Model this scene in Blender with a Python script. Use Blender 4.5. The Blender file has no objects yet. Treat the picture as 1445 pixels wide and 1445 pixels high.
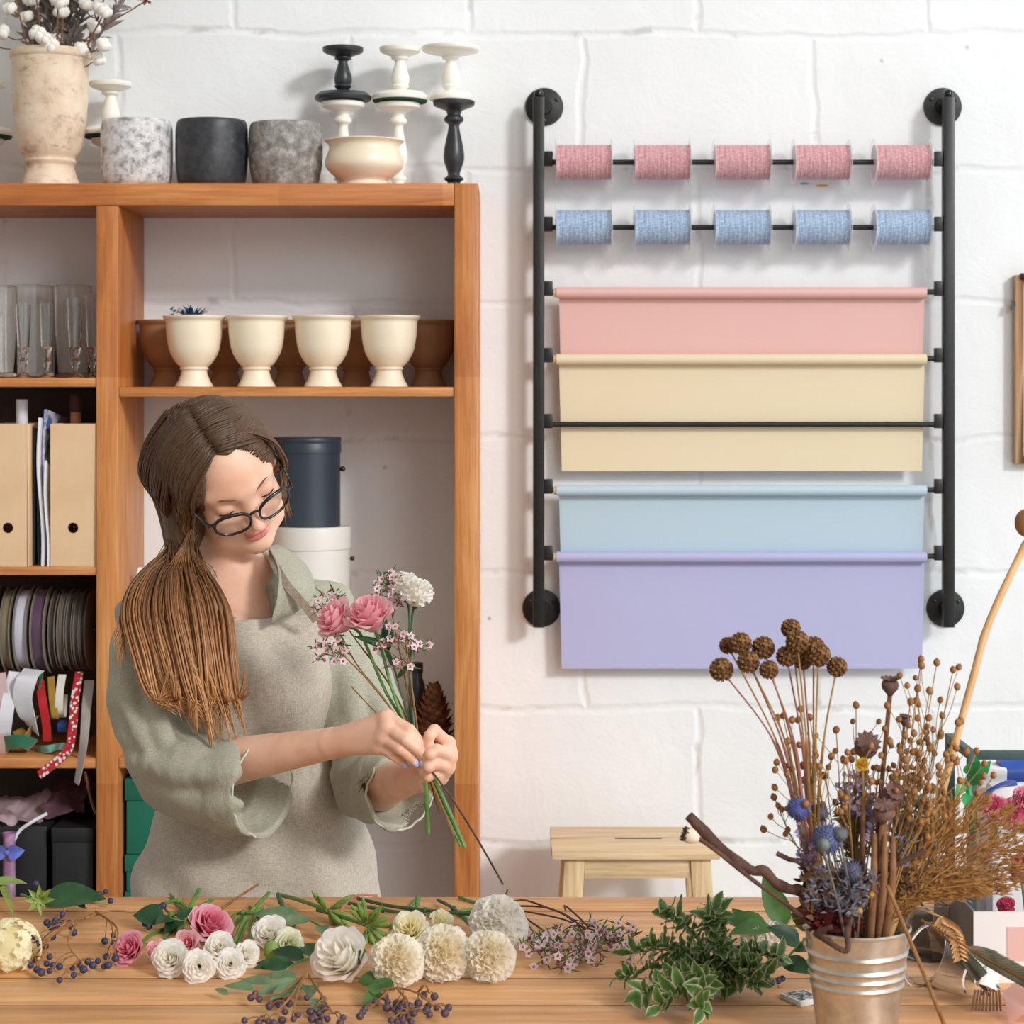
import bpy, bmesh, math, random
import numpy as np
from mathutils import Vector, Matrix, noise
random.seed(7)
SC = bpy.context.scene
COL = SC.collection
FPX, CX, HY, CZ = 2940.0, 722.5, 560.0, 1.6       # lens in pixels of the 1445 frame, vanishing point, eye height
pi = math.pi

def P(px, py, D):
    """point in the room: seen at (px, py), D metres from the camera along +Y"""
    return Vector(((px - CX) / FPX * D, D, CZ - (py - HY) / FPX * D))

def V(*a): return Vector(a)
def lin(c):
    o = []
    for x in c[:3]:
        x /= 255.0
        o.append(x / 12.92 if x <= 0.04045 else ((x + 0.055) / 1.055) ** 2.4)
    return (o[0], o[1], o[2], 1.0)

# ---------------------------------------------------------------- materials
class NT:
    def __init__(s, name):
        s.m = bpy.data.materials.new(name); s.m.use_nodes = True
        s.t = s.m.node_tree; s.n = s.t.nodes; s.l = s.t.links
        s.b = s.n['Principled BSDF']
    def add(s, typ, **kw):
        n = s.n.new(typ)
        for k, v in kw.items(): setattr(n, k, v)
        return n
    def link(s, a, b): s.l.new(a, b)
    def coords(s, scale=(1, 1, 1), kind='Object', rot=(0, 0, 0)):
        tc = s.add('ShaderNodeTexCoord'); mp = s.add('ShaderNodeMapping')
        mp.inputs['Scale'].default_value = scale; mp.inputs['Rotation'].default_value = rot
        s.link(tc.outputs[kind], mp.inputs['Vector']); return mp.outputs['Vector']
    def noise(s, vec, scale, detail=4, rough=0.55, dist=0.0):
        n = s.add('ShaderNodeTexNoise'); n.inputs['Scale'].default_value = scale
        n.inputs['Detail'].default_value = detail; n.inputs['Roughness'].default_value = rough
        n.inputs['Distortion'].default_value = dist
        if vec is not None: s.link(vec, n.inputs['Vector'])
        return n.outputs['Fac']
    def ramp(s, fac, stops):
        r = s.add('ShaderNodeValToRGB'); e = r.color_ramp.elements
        while len(e) < len(stops): e.new(0.5)
        for i, (p, c) in enumerate(stops):
            e[i].position = p; e[i].color = lin(c) if max(c) > 1.0 or len(c) == 3 else c
        s.link(fac, r.inputs['Fac']); return r.outputs['Color']
    def bump(s, h, strength=0.3, dist=0.002, prev=None):
        b = s.add('ShaderNodeBump'); b.inputs['Strength'].default_value = strength
        b.inputs['Distance'].default_value = dist; s.link(h, b.inputs['Height'])
        if prev is not None: s.link(prev, b.inputs['Normal'])
        return b.outputs['Normal']
    def attr(s, name):
        a = s.add('ShaderNodeAttribute'); a.attribute_name = name; return a.outputs['Fac']
    def mix(s, fac, a, b, blend='MIX'):
        m = s.add('ShaderNodeMix', data_type='RGBA', blend_type=blend)
        for sock, val in ((m.inputs[0], fac), (m.inputs[6], a), (m.inputs[7], b)):
            if isinstance(val, bpy.types.NodeSocket): s.link(val, sock)
            elif isinstance(val, (int, float)): sock.default_value = val
            else: sock.default_value = lin(val)
        return m.outputs[2]
    def math(s, op, a, b=0.0):
        m = s.add('ShaderNodeMath', operation=op)
        for i, val in enumerate((a, b)):
            if isinstance(val, bpy.types.NodeSocket): s.link(val, m.inputs[i])
            else: m.inputs[i].default_value = val
        return m.outputs[0]
    def base(s, col): s.link(col, s.b.inputs['Base Color'])
    def nrm(s, n): s.link(n, s.b.inputs['Normal'])

def mat(name, c1, c2=None, scale=30, rough=0.55, bump=0.0, bscale=200, bdist=0.001, metal=0.0, stretch=(1, 1, 1),
        lo=0.35, hi=0.65, sss=0.0, spec=None, detail=4, trans=0.0, sheen=0.0, ior=None, coat=0.0, attr=None, c3=None, alpha=1.0):
    t = NT(name); b = t.b
    b.inputs['Roughness'].default_value = rough; b.inputs['Metallic'].default_value = metal
    vec = t.coords(stretch)
    if c2 is not None:
        col = t.ramp(t.noise(vec, scale, detail), [(lo, c1), (hi, c2)])
        if attr: col = t.mix(t.attr(attr), col, c3)
        t.base(col)
    elif attr:
        t.base(t.mix(t.attr(attr), c1, c3))
    else: b.inputs['Base Color'].default_value = lin(c1)
    if bump: t.nrm(t.bump(t.noise(vec, bscale, 3), bump, bdist))
    if sss:
        b.inputs['Subsurface Weight'].default_value = sss
        b.inputs['Subsurface Radius'].default_value = (1.0, 0.4, 0.25); b.inputs['Subsurface Scale'].default_value = 0.004
    if spec is not None: b.inputs['Specular IOR Level'].default_value = spec
    if trans: b.inputs['Transmission Weight'].default_value = trans
    if ior: b.inputs['IOR'].default_value = ior
    if sheen: b.inputs['Sheen Weight'].default_value = sheen
    if coat: b.inputs['Coat Weight'].default_value = coat
    if alpha < 1: b.inputs['Alpha'].default_value = alpha
    return t.m

def thin_leafy(name, c1, c2, scale=40, rough=0.5, edge=None, trans=0.35, attr='edge'):
    """petal / leaf: diffuse plus some light passing through"""
    t = NT(name); b = t.b; b.inputs['Roughness'].default_value = rough
    col = t.ramp(t.noise(t.coords(), scale, 3), [(0.35, c1), (0.65, c2)])
    if edge: col = t.mix(t.attr(attr), col, edge)
    t.base(col)
    tr = t.add('ShaderNodeBsdfTranslucent'); t.link(col, tr.inputs['Color'])
    mx = t.add('ShaderNodeMixShader'); mx.inputs[0].default_value = trans
    t.link(b.outputs[0], mx.inputs[1]); t.link(tr.outputs[0], mx.inputs[2])
    t.link(mx.outputs[0], t.n['Material Output'].inputs['Surface'])
    return t.m

def wood(name, axis, base, dark, light, seg=0.0, rough=0.45, knots=True, grain=1.0):
    """planed pine: streaks run along axis 0/1/2; seg = length of finger-jointed pieces"""
    t = NT(name); t.b.inputs['Roughness'].default_value = rough
    sc = [9 * grain] * 3; sc[axis] = 0.9
    g1 = t.noise(t.coords(tuple(sc)), 3.0, 6, 0.6, 1.2)
    sc2 = [60 * grain] * 3; sc2[axis] = 2.0
    g2 = t.noise(t.coords(tuple(sc2)), 3.0, 3, 0.6, 0.3)
    col = t.ramp(g1, [(0.3, dark), (0.5, base), (0.72, light)])
    fine = t.ramp(g2, [(0.35, (205, 196, 186)), (0.6, (255, 255, 255))])
    col = t.mix(0.55, col, fine, 'MULTIPLY')
    if seg:
        vec = t.coords((1, 1, 1)); sx = t.add('ShaderNodeSeparateXYZ'); t.link(vec, sx.inputs[0])
        fl = t.math('FLOOR', t.math('MULTIPLY', sx.outputs[axis], 1.0 / seg))
        w = t.add('ShaderNodeTexWhiteNoise', noise_dimensions='1D'); t.link(fl, w.inputs['W'])
        tone = t.ramp(w.outputs['Value'], [(0.0, (226, 205, 186)), (1.0, (255, 255, 255))])
        col = t.mix(0.75, col, tone, 'MULTIPLY')
    if knots:
        ks = [5.0] * 3; ks[axis] = 2.0
        v = t.add('ShaderNodeTexVoronoi'); t.link(t.coords(tuple(ks)), v.inputs['Vector']); v.inputs['Scale'].default_value = 1.0
        kf = t.ramp(v.outputs['Distance'], [(0.05, (255, 255, 255)), (0.11, (0, 0, 0))])
        bw = t.add('ShaderNodeRGBToBW'); t.link(kf, bw.inputs[0])
        col = t.mix(t.math('MULTIPLY', bw.outputs[0], 0.6), col, (120, 62, 28))
    t.base(col); t.nrm(t.bump(g2, 0.12, 0.0008))
    return t.m

# ---------------------------------------------------------------- mesh building
class MB:
    def __init__(s): s.v = []; s.f = []; s.a = []; s.m = []
    def add(s, vs, fs, a=None, mi=0):
        o = len(s.v); s.v += [tuple(x) for x in vs]
        s.a += list(a) if a is not None else [0.0] * len(vs)
        s.f += [tuple(i + o for i in f) for f in fs]; s.m += [mi] * len(fs); return o
    def box(s, lo, hi, mi=0):
        x0, y0, z0 = lo; x1, y1, z1 = hi
        s.add([(x0, y0, z0), (x1, y0, z0), (x1, y1, z0), (x0, y1, z0), (x0, y0, z1), (x1, y0, z1), (x1, y1, z1), (x0, y1, z1)],
              [(0, 3, 2, 1), (4, 5, 6, 7), (0, 1, 5, 4), (1, 2, 6, 5), (2, 3, 7, 6), (3, 0, 4, 7)], mi=mi)
    def tube(s, pts, r, n=8, cap=True, a=None, mi=0, flat=1.0):
        pts = [Vector(p) for p in pts]; N = len(pts)
        rs = [r] * N if isinstance(r, (int, float)) else list(r)
        vs, at = [], []; up = None
        for i, p in enumerate(pts):
            d = (pts[min(i + 1, N - 1)] - pts[max(i - 1, 0)])
            d = d.normalized() if d.length > 1e-9 else V(0, 0, 1)
            if up is None: up = d.orthogonal().normalized()
            else:
                up = up - d * up.dot(d); up = up.normalized() if up.length > 1e-6 else d.orthogonal().normalized()
            w = d.cross(up)
            for k in range(n):
                th = 2 * pi * k / n; vs.append(p + (up * math.cos(th) + w * (math.sin(th) * flat)) * rs[i])
                at.append(a[i] if a is not None else 0.0)
        fs = [(i * n + k, i * n + (k + 1) % n, (i + 1) * n + (k + 1) % n, (i + 1) * n + k) for i in range(N - 1) for k in range(n)]
        if cap: fs += [tuple(reversed(range(n))), tuple(range((N - 1) * n, N * n))]
        s.add(vs, fs, at, mi)
    def lathe(s, prof, c=(0, 0, 0), n=40, axis=None, mi=0, a=None):
        """prof: (radius, height) along axis (default z) from c"""
        c = Vector(c); ax = Vector(axis).normalized() if axis is not None else V(0, 0, 1)
        e1 = ax.orthogonal().normalized() if axis is not None else V(1, 0, 0); e2 = ax.cross(e1)
        vs, fs, at = [], [], []; idx = []
        for j, (r, h) in enumerate(prof):
            av = a[j] if a is not None else 0.0
            if r < 1e-6: idx.append([len(vs)]); vs.append(c + ax * h); at.append(av)
            else:
                idx.append(list(range(len(vs), len(vs) + n)))
                for k in range(n):
                    th = 2 * pi * k / n; vs.append(c + ax * h + (e1 * math.cos(th) + e2 * math.sin(th)) * r); at.append(av)
        for A, B in zip(idx[:-1], idx[1:]):
            for k in range(n):
                k2 = (k + 1) % n
                if len(A) == 1 and len(B) == 1: continue
                if len(A) == 1: fs.append((A[0], B[k2], B[k]))
                elif len(B) == 1: fs.append((A[k], A[k2], B[0]))
                else: fs.append((A[k], A[k2], B[k2], B[k]))
        s.add(vs, fs, at, mi)
    def ball(s, c, r, n=12, m=8, sc=(1, 1, 1), mi=0, jit=0.0):
        c = Vector(c); vs = [c + V(0, 0, -r * sc[2])]; fs = []
        for j in range(1, m):
            ph = -pi / 2 + pi * j / m
            for k in range(n):
                th = 2 * pi * k / n; q = r * (1 + random.uniform(-jit, jit))
                vs.append(c + V(q * math.cos(ph) * math.cos(th) * sc[0], q * math.cos(ph) * math.sin(th) * sc[1], q * math.sin(ph) * sc[2]))
        vs.append(c + V(0, 0, r * sc[2])); T = len(vs) - 1
        for k in range(n): fs.append((0, 1 + (k + 1) % n, 1 + k)); fs.append((T, T - n + k, T - n + (k + 1) % n))
        for j in range(m - 2):
            for k in range(n):
                A = 1 + j * n; fs.append((A + k, A + (k + 1) % n, A + n + (k + 1) % n, A + n + k))
        s.add(vs, fs, mi=mi)
    def grid(s, fn, nu, nv, mi=0, closed_u=False):
        """fn(u, v) -> (point, attribute) for u, v in 0..1"""
        vs, at = [], []
        for j in range(nv + 1):
            for i in range(nu + (0 if closed_u else 1)):
                p, a = fn(i / nu, j / nv); vs.append(p); at.append(a)
        w = nu if closed_u else nu + 1; fs = []
        for j in range(nv):
            for i in range(nu):
                i2 = (i + 1) % w if closed_u else i + 1
                fs.append((j * w + i, j * w + i2, (j + 1) * w + i2, (j + 1) * w + i))
        s.add(vs, fs, at, mi)
    def leaf(s, base, d, n, L, W, curl=0.3, fold=0.35, tip=1.0, nu=4, nv=7, wav=0.0, mi=0, rim=1.5):
        base = Vector(base); d = Vector(d).normalized(); n = Vector(n); n = n - d * n.dot(d)
        n = n.normalized() if n.length > 1e-6 else d.orthogonal().normalized(); w = d.cross(n); ph = random.uniform(0, 6)
        def fn(u, v):
            x = (u - 0.5) * 2
            prof = math.sin(pi * v ** 0.8) ** 0.8 * (1 - 0.25 * v) if 0 < v < 1 else 0.03
            ang = curl * v; fwd = math.sin(ang) / curl * L if abs(curl) > 1e-4 else v * L
            dn = (1 - math.cos(ang)) / curl * L if abs(curl) > 1e-4 else 0
            z = abs(x) * fold * prof * W * 0.5 + wav * W * math.sin(v * 14 + ph + x * 2) * abs(x)
            return base + d * fwd - n * dn + w * (x * prof * W * 0.5) + n * z, abs(x) ** rim
        s.grid(fn, nu, nv, mi)
    def mesh(s, name, smooth=True, sharp=40, attr='edge'):
        me = bpy.data.meshes.new(name); me.from_pydata(s.v, [], s.f); me.update()
        me.polygons.foreach_set('use_smooth', [smooth] * len(s.f))
        if any(s.m): me.polygons.foreach_set('material_index', s.m)
        if any(s.a):
            at = me.attributes.new(attr, 'FLOAT', 'POINT'); at.data.foreach_set('value', s.a)
        if smooth and sharp: me.set_sharp_from_angle(angle=math.radians(sharp))
        return me

def bevel_mesh(me, w, seg=2, ang=30):
    bm = bmesh.new(); bm.from_mesh(me)
    bmesh.ops.remove_doubles(bm, verts=bm.verts, dist=1e-6)
    es = [e for e in bm.edges if len(e.link_faces) == 2 and e.calc_face_angle(0) > math.radians(ang)]
    bmesh.ops.bevel(bm, geom=es, offset=w, segments=seg, affect='EDGES', profile=0.5, clamp_overlap=True)
    bm.to_mesh(me); bm.free(); me.update(); me.polygons.foreach_set('use_smooth', [True] * len(me.polygons))
    me.set_sharp_from_angle(angle=math.radians(35)); return me

# ---------------------------------------------------------------- things and parts
def tag(o, label=None, cat=None, group=None, kind=None):
    if label: o['label'] = label
    if cat: o['category'] = cat
    if group: o['group'] = group
    if kind: o['kind'] = kind
    return o
def thing(name, label, cat, loc, group=None):
    o = bpy.data.objects.new(name, None); o.empty_display_size = 0.02; COL.objects.link(o); o.location = loc
    return tag(o, label, cat, group)
def wloc(o):
    l = Vector(o.location)
    while o.parent: o = o.parent; l += Vector(o.location)
    return l
def put(name, me, m, parent=None, loc=None, label=None):
    """links mesh data as one object; vertices are in room coordinates and are moved to the parent's or own origin"""
    o = bpy.data.objects.new(name, me)
    ms = m if isinstance(m, (list, tuple)) else [m]
    if not me.materials:
        for x in ms: me.materials.append(x)
    org = wloc(parent) if parent else (Vector(loc) if loc is not None else V(0, 0, 0))
    if parent is None and loc is None:
        cs = [v.co for v in me.vertices]
        org = V(sum(c.x for c in cs) / len(cs), sum(c.y for c in cs) / len(cs), min(c.z for c in cs))
    me.transform(Matrix.Translation(-org)); me.update()
    COL.objects.link(o)
    if parent: o.parent = parent
    else: o.location = org
    if label: o['label'] = label
    return o
def mbput(name, mb, m, parent=None, loc=None, label=None, sharp=40, attr='edge', bevel=0, smooth=True):
    me = mb.mesh(name, smooth, sharp, attr)
    if bevel: bevel_mesh(me, bevel)
    return put(name, me, m, parent, loc, label)
def inst(name, me, parent, at, rot=None, sc=1.0, label=None):
    """a part that shares mesh data, placed at a room point"""
    o = bpy.data.objects.new(name, me); COL.objects.link(o); o.parent = parent
    o.location = Vector(at) - wloc(parent)
    if rot is not None: o.rotation_mode = 'QUATERNION'; o.rotation_quaternion = rot
    o.scale = (sc, sc, sc) if isinstance(sc, (int, float)) else sc
    if label: o['label'] = label
    return o
def structure(o): o['kind'] = 'structure'; return o
def copy_tree(o, parent=None):
    c = o.copy(); COL.objects.link(c); c.parent = parent
    for ch in list(o.children): copy_tree(ch, c)
    return c
def curve_pts(pts, n=24):
    """Catmull-Rom through pts"""
    pts = [Vector(p) for p in pts]; Q = [pts[0] * 2 - pts[1]] + pts + [pts[-1] * 2 - pts[-2]]; out = []
    m = len(pts) - 1
    for i in range(n + 1):
        t = i / n * m; k = min(int(t), m - 1); t -= k
        a, b, c, d = Q[k:k + 4]
        out.append(0.5 * ((2 * b) + (c - a) * t + (2 * a - 5 * b + 4 * c - d) * t * t + (3 * b - a - 3 * c + d) * t ** 3))
    return out
def quat_z(d): return Vector((0, 0, 1)).rotation_difference(Vector(d).normalized())
def rnd(a, b): return random.uniform(a, b)
# ---------------------------------------------------------------- organic modelling: smooth-blended volumes turned into one surface
class Vol:
    def __init__(s, lo, hi, h):
        s.h = h; s.lo = np.array(lo, float); n = np.ceil((np.array(hi) - s.lo) / h).astype(int) + 1
        s.ax = [(s.lo[i] + h * np.arange(n[i])).astype(np.float32) for i in range(3)]
        s.d = np.full(n, 1.0, np.float32)
    def sub(s, lo, hi):
        sl = []
        for i in range(3):
            a = max(0, int((lo[i] - s.lo[i]) / s.h)); b = min(len(s.ax[i]), int((hi[i] - s.lo[i]) / s.h) + 2)
            sl.append(slice(a, max(a, b)))
        X = s.ax[0][sl[0]][:, None, None]; Y = s.ax[1][sl[1]][None, :, None]; Z = s.ax[2][sl[2]][None, None, :]
        return tuple(sl), X, Y, Z
    def join(s, sl, e, k, mode='u'):
        d = s.d[sl]
        if e.size == 0: return
        if mode == 'u':
            if k > 0:
                q = np.maximum(k - np.abs(d - e), 0) / k; s.d[sl] = np.minimum(d, e) - q * q * k * 0.25
            else: s.d[sl] = np.minimum(d, e)
        else:
            e = -e
            if k > 0:
                q = np.maximum(k - np.abs(d - e), 0) / k; s.d[sl] = np.maximum(d, e) + q * q * k * 0.25
            else: s.d[sl] = np.maximum(d, e)
    def cap(s, a, b, ra, rb, k=0.0, mode='u', pad=0.01):
        a = np.array(a, float); b = np.array(b, float); R = max(ra, rb) + k + pad
        sl, X, Y, Z = s.sub(np.minimum(a, b) - R, np.maximum(a, b) + R)
        ab = b - a; L = max(float(ab @ ab), 1e-12)
        t = np.clip(((X - a[0]) * ab[0] + (Y - a[1]) * ab[1] + (Z - a[2]) * ab[2]) / L, 0, 1)
        e = np.sqrt((X - a[0] - t * ab[0]) ** 2 + (Y - a[1] - t * ab[1]) ** 2 + (Z - a[2] - t * ab[2]) ** 2) - (ra + (rb - ra) * t)
        s.join(sl, e.astype(np.float32), k, mode)
    def chain(s, pts, rs, k=0.0, mode='u'):
        for i in range(len(pts) - 1): s.cap(pts[i], pts[i + 1], rs[i], rs[i + 1], k, mode)
    def ell(s, c, r, k=0.0, B=None, mode='u', pad=0.012):
        """ellipsoid; B = rows of its own axes (default world)"""
        c = np.array(c, float); R = max(r) + k + pad
        sl, X, Y, Z = s.sub(c - R, c + R); x, y, z = X - c[0], Y - c[1], Z - c[2]
        if B is not None: x, y, z = [x * b[0] + y * b[1] + z * b[2] for b in B]
        k0 = np.sqrt((x / r[0]) ** 2 + (y / r[1]) ** 2 + (z / r[2]) ** 2) + 1e-6
        k1 = np.sqrt((x / r[0] ** 2) ** 2 + (y / r[1] ** 2) ** 2 + (z / r[2] ** 2) ** 2) + 1e-6
        s.join(sl, (k0 * (k0 - 1.0) / k1).astype(np.float32), k, mode)
    def cut(s, c, n, k=0.002, lo=None, hi=None):
        """removes everything on the side n points to, inside a box"""
        lo = s.lo if lo is None else lo; hi = [a[-1] for a in s.ax] if hi is None else hi
        sl, X, Y, Z = s.sub(lo, hi); n = np.array(Vector(n).normalized()); e = ((X - c[0]) * n[0] + (Y - c[1]) * n[1] + (Z - c[2]) * n[2]).astype(np.float32)
        s.join(sl, -e, k, 's')
    def add_field(s, fn):
        X = s.ax[0][:, None, None]; Y = s.ax[1][None, :, None]; Z = s.ax[2][None, None, :]
        s.d += fn(X, Y, Z).astype(np.float32)
    def mesh(s, name, iters=1):
        v, f = surface_nets(s.d, s.lo, s.h)
        me = bpy.data.meshes.new(name)
        me.vertices.add(len(v)); me.vertices.foreach_set('co', v.astype(np.float32).ravel())
        me.loops.add(f.size); me.loops.foreach_set('vertex_index', f.ravel().astype(np.int32))
        me.polygons.add(len(f)); me.polygons.foreach_set('loop_start', np.arange(0, f.size, 4, dtype=np.int32))
        me.polygons.foreach_set('loop_total', np.full(len(f), 4, np.int32))
        me.update(calc_edges=True); me.validate()
        me.polygons.foreach_set('use_smooth', [True] * len(me.polygons))
        if iters: smooth_mesh(me, iters)
        return me

def smooth_mesh(me, iters, lam=0.5):
    n = len(me.vertices); co = np.empty(n * 3); me.vertices.foreach_get('co', co); co = co.reshape(-1, 3)
    e = np.empty(len(me.edges) * 2, np.int64); me.edges.foreach_get('vertices', e); e = e.reshape(-1, 2)
    cnt = np.bincount(e.ravel(), minlength=n)[:, None] + 1e-9
    for i in range(iters):
        for l in (lam, -lam * 1.04):
            acc = np.stack([np.bincount(e[:, 0], co[e[:, 1], a], n) + np.bincount(e[:, 1], co[e[:, 0], a], n) for a in range(3)], 1)
            co = co + l * (acc / cnt - co)
    me.vertices.foreach_set('co', co.astype(np.float32).ravel()); me.update()

def surface_nets(d, lo, h):
    s = d < 0
    cnt = np.zeros([n - 1 for n in d.shape], np.int8)
    offs = [(i, j, k) for i in (0, 1) for j in (0, 1) for k in (0, 1)]
    N = d.shape
    for (i, j, k) in offs: cnt += s[i:N[0] - 1 + i, j:N[1] - 1 + j, k:N[2] - 1 + k]
    mixed = (cnt > 0) & (cnt < 8); idx = np.argwhere(mixed)
    vid = np.full(mixed.shape, -1, np.int32); vid[mixed] = np.arange(len(idx))
    vals = {o: d[idx[:, 0] + o[0], idx[:, 1] + o[1], idx[:, 2] + o[2]].astype(float) for o in offs}
    acc = np.zeros((len(idx), 3)); den = np.zeros(len(idx))
    for a in offs:
        for ax in range(3):
            if a[ax]: continue
            b = list(a); b[ax] = 1; b = tuple(b)
            m = (vals[a] < 0) != (vals[b] < 0); t = np.where(m, vals[a] / np.where(m, vals[a] - vals[b], 1), 0)
            p = np.array(a, float)[None, :].repeat(len(idx), 0); p[:, ax] += t
            acc += p * m[:, None]; den += m
    v = lo + h * (idx + acc / np.maximum(den, 1)[:, None])
    F = []
    for ax in range(3):
        o1, o2 = [(1, 2), (2, 0), (0, 1)][ax]
        sl0 = [slice(1, -1)] * 3; sl1 = [slice(1, -1)] * 3
        sl0[ax] = slice(0, -1); sl1[ax] = slice(1, None)
        A, B = s[tuple(sl0)], s[tuple(sl1)]
        for flag, ch in ((False, A & ~B), (True, ~A & B)):
            e = np.argwhere(ch)
            if not len(e): continue
            e = e + np.array([0 if q == ax else 1 for q in range(3)])
            def g(da, db):
                q = e.copy(); q[:, o1] -= da; q[:, o2] -= db; return vid[q[:, 0], q[:, 1], q[:, 2]]
            quad = np.stack([g(1, 1), g(0, 1), g(0, 0), g(1, 0)], 1)
            F.append(quad[:, ::-1] if flag else quad)
    f = np.concatenate(F); return v, f[(f >= 0).all(1)]
# ================================================================ the setting
def white_brick():
    t = NT('white_painted_brick'); b = t.b; b.inputs['Roughness'].default_value = 0.6
    tc = t.add('ShaderNodeTexCoord'); mp = t.add('ShaderNodeMapping')
    mp.inputs['Rotation'].default_value = (pi / 2, 0, 0); mp.inputs['Location'].default_value = (0.10, 0.055, 0)
    t.link(tc.outputs['Object'], mp.inputs['Vector'])
    wob = t.add('ShaderNodeTexNoise'); wob.inputs['Scale'].default_value = 5; wob.inputs['Detail'].default_value = 6
    t.link(tc.outputs['Object'], wob.inputs['Vector'])
    dv = t.add('ShaderNodeVectorMath', operation='SCALE'); dv.inputs['Scale'].default_value = 0.06
    sb = t.add('ShaderNodeVectorMath', operation='SUBTRACT'); sb.inputs[1].default_value = (0.5, 0.5, 0.5)
    t.link(wob.outputs['Color'], sb.inputs[0]); t.link(sb.outputs[0], dv.inputs[0])
    ad = t.add('ShaderNodeVectorMath', operation='ADD'); t.link(mp.outputs[0], ad.inputs[0]); t.link(dv.outputs[0], ad.inputs[1])
    br = t.add('ShaderNodeTexBrick'); t.link(ad.outputs[0], br.inputs['Vector'])
    for k, v in (('Scale', 1.0), ('Mortar Size', 0.012), ('Mortar Smooth', 0.9), ('Brick Width', 0.50), ('Row Height', 0.291), ('Bias', 0.0)):
        br.inputs[k].default_value = v
    br.inputs['Color1'].default_value = (1, 1, 1, 1); br.inputs['Color2'].default_value = (0.96, 0.96, 0.96, 1); br.inputs['Mortar'].default_value = (0, 0, 0, 1)
    vec = t.coords((1, 1, 1))
    n1 = t.noise(vec, 9, 8, 0.62, 0.5); n2 = t.noise(vec, 55, 4, 0.6); n3 = t.noise(vec, 2.2, 4, 0.5)
    col = t.ramp(n3, [(0.3, (234, 236, 238)), (0.7, (242, 245, 248))])
    # chipped joints: grey grime only where the mortar and a noise meet
    inv = t.math('SUBTRACT', 1.0, br.outputs['Fac']); joint = br.outputs['Fac']
    chips = t.ramp(n1, [(0.56, (0, 0, 0)), (0.66, (255, 255, 255))])
    cb = t.add('ShaderNodeRGBToBW'); t.link(chips, cb.inputs[0])
    col = t.mix(t.math('MULTIPLY', t.math('MULTIPLY', joint, cb.outputs[0]), 0.55), col, (176, 172, 166))
    v = t.add('ShaderNodeTexVoronoi'); v.inputs['Scale'].default_value = 9.0; v.inputs['Randomness'].default_value = 1.0
    t.link(ad.outputs[0], v.inputs['Vector'])
    sp = t.ramp(v.outputs['Distance'], [(0.03, (255, 255, 255)), (0.06, (0, 0, 0))]); sbw = t.add('ShaderNodeRGBToBW'); t.link(sp, sbw.inputs[0])
    gate = t.ramp(t.noise(vec, 3.1, 2), [(0.52, (0, 0, 0)), (0.56, (255, 255, 255))]); gbw = t.add('ShaderNodeRGBToBW'); t.link(gate, gbw.inputs[0])
    col = t.mix(t.math('MULTIPLY', t.math('MULTIPLY', sbw.outputs[0], gbw.outputs[0]), 0.7), col, (120, 116, 108))
    t.base(col)
    h = t.math('ADD', t.math('MULTIPLY', inv, 1.0), t.math('MULTIPLY', n1, 1.1))
    nb = t.bump(h, 0.26, 0.010); t.nrm(t.bump(n2, 0.12, 0.003, nb))
    return t.m

WALL_D, SH_F = 4.5, 4.2
mb = MB(); mb.box((-3.2, WALL_D, 0), (2.3, WALL_D + 0.2, 4.9)); structure(mbput('wall_back', mb, white_brick(), loc=(0, WALL_D, 0)))
mb = MB(); mb.box((-3.2, -2.2, -0.1), (2.3, WALL_D, 0)); structure(mbput('floor', mb, mat('grey_floor', (150, 140, 128), (165, 156, 144), 3, 0.5), loc=(0, 0, 0)))
plaster = mat('white_plaster', (226, 224, 220), (232, 230, 226), 3, 0.8)
mb = MB(); mb.box((-3.4, -2.2, 0), (-3.2, WALL_D + .2, 4.9)); structure(mbput('wall_left', mb, plaster, loc=(-3.3, 1, 0)))
mb = MB(); mb.box((-3.4, -2.4, 0), (2.3, -2.2, 4.9)); structure(mbput('wall_front', mb, plaster, loc=(0, -2.3, 0)))
mb = MB(); mb.box((-3.4, -2.4, 4.9), (2.3, WALL_D + .2, 5.0)); structure(mbput('ceiling', mb, plaster, loc=(0, 1, 4.9)))
# paint dabs left on the wall
def dab(px, py, w, h, col, nm, lab):
    c = P(px, py, WALL_D - 0.0005); m_ = MB(); k = 14
    m_.add([c] + [c + V(math.cos(2 * pi * i / k) * w * rnd(.7, 1.1), 0, math.sin(2 * pi * i / k) * h * rnd(.6, 1.1)) for i in range(k)],
           [(0, 1 + (i + 1) % k, 1 + i) for i in range(k)])
    o = mbput(nm, m_, mat(nm, col, rough=0.6)); tag(o, lab, 'paint mark')
dab(1160, 262, 0.016, 0.004, (222, 172, 92), 'paint_dab', 'small ochre paint dab on white wall below the fourth pink spool')
dab(1136, 259, 0.012, 0.003, (120, 190, 178), 'paint_dab', 'small teal paint dab on white wall left of the ochre one')

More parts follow.
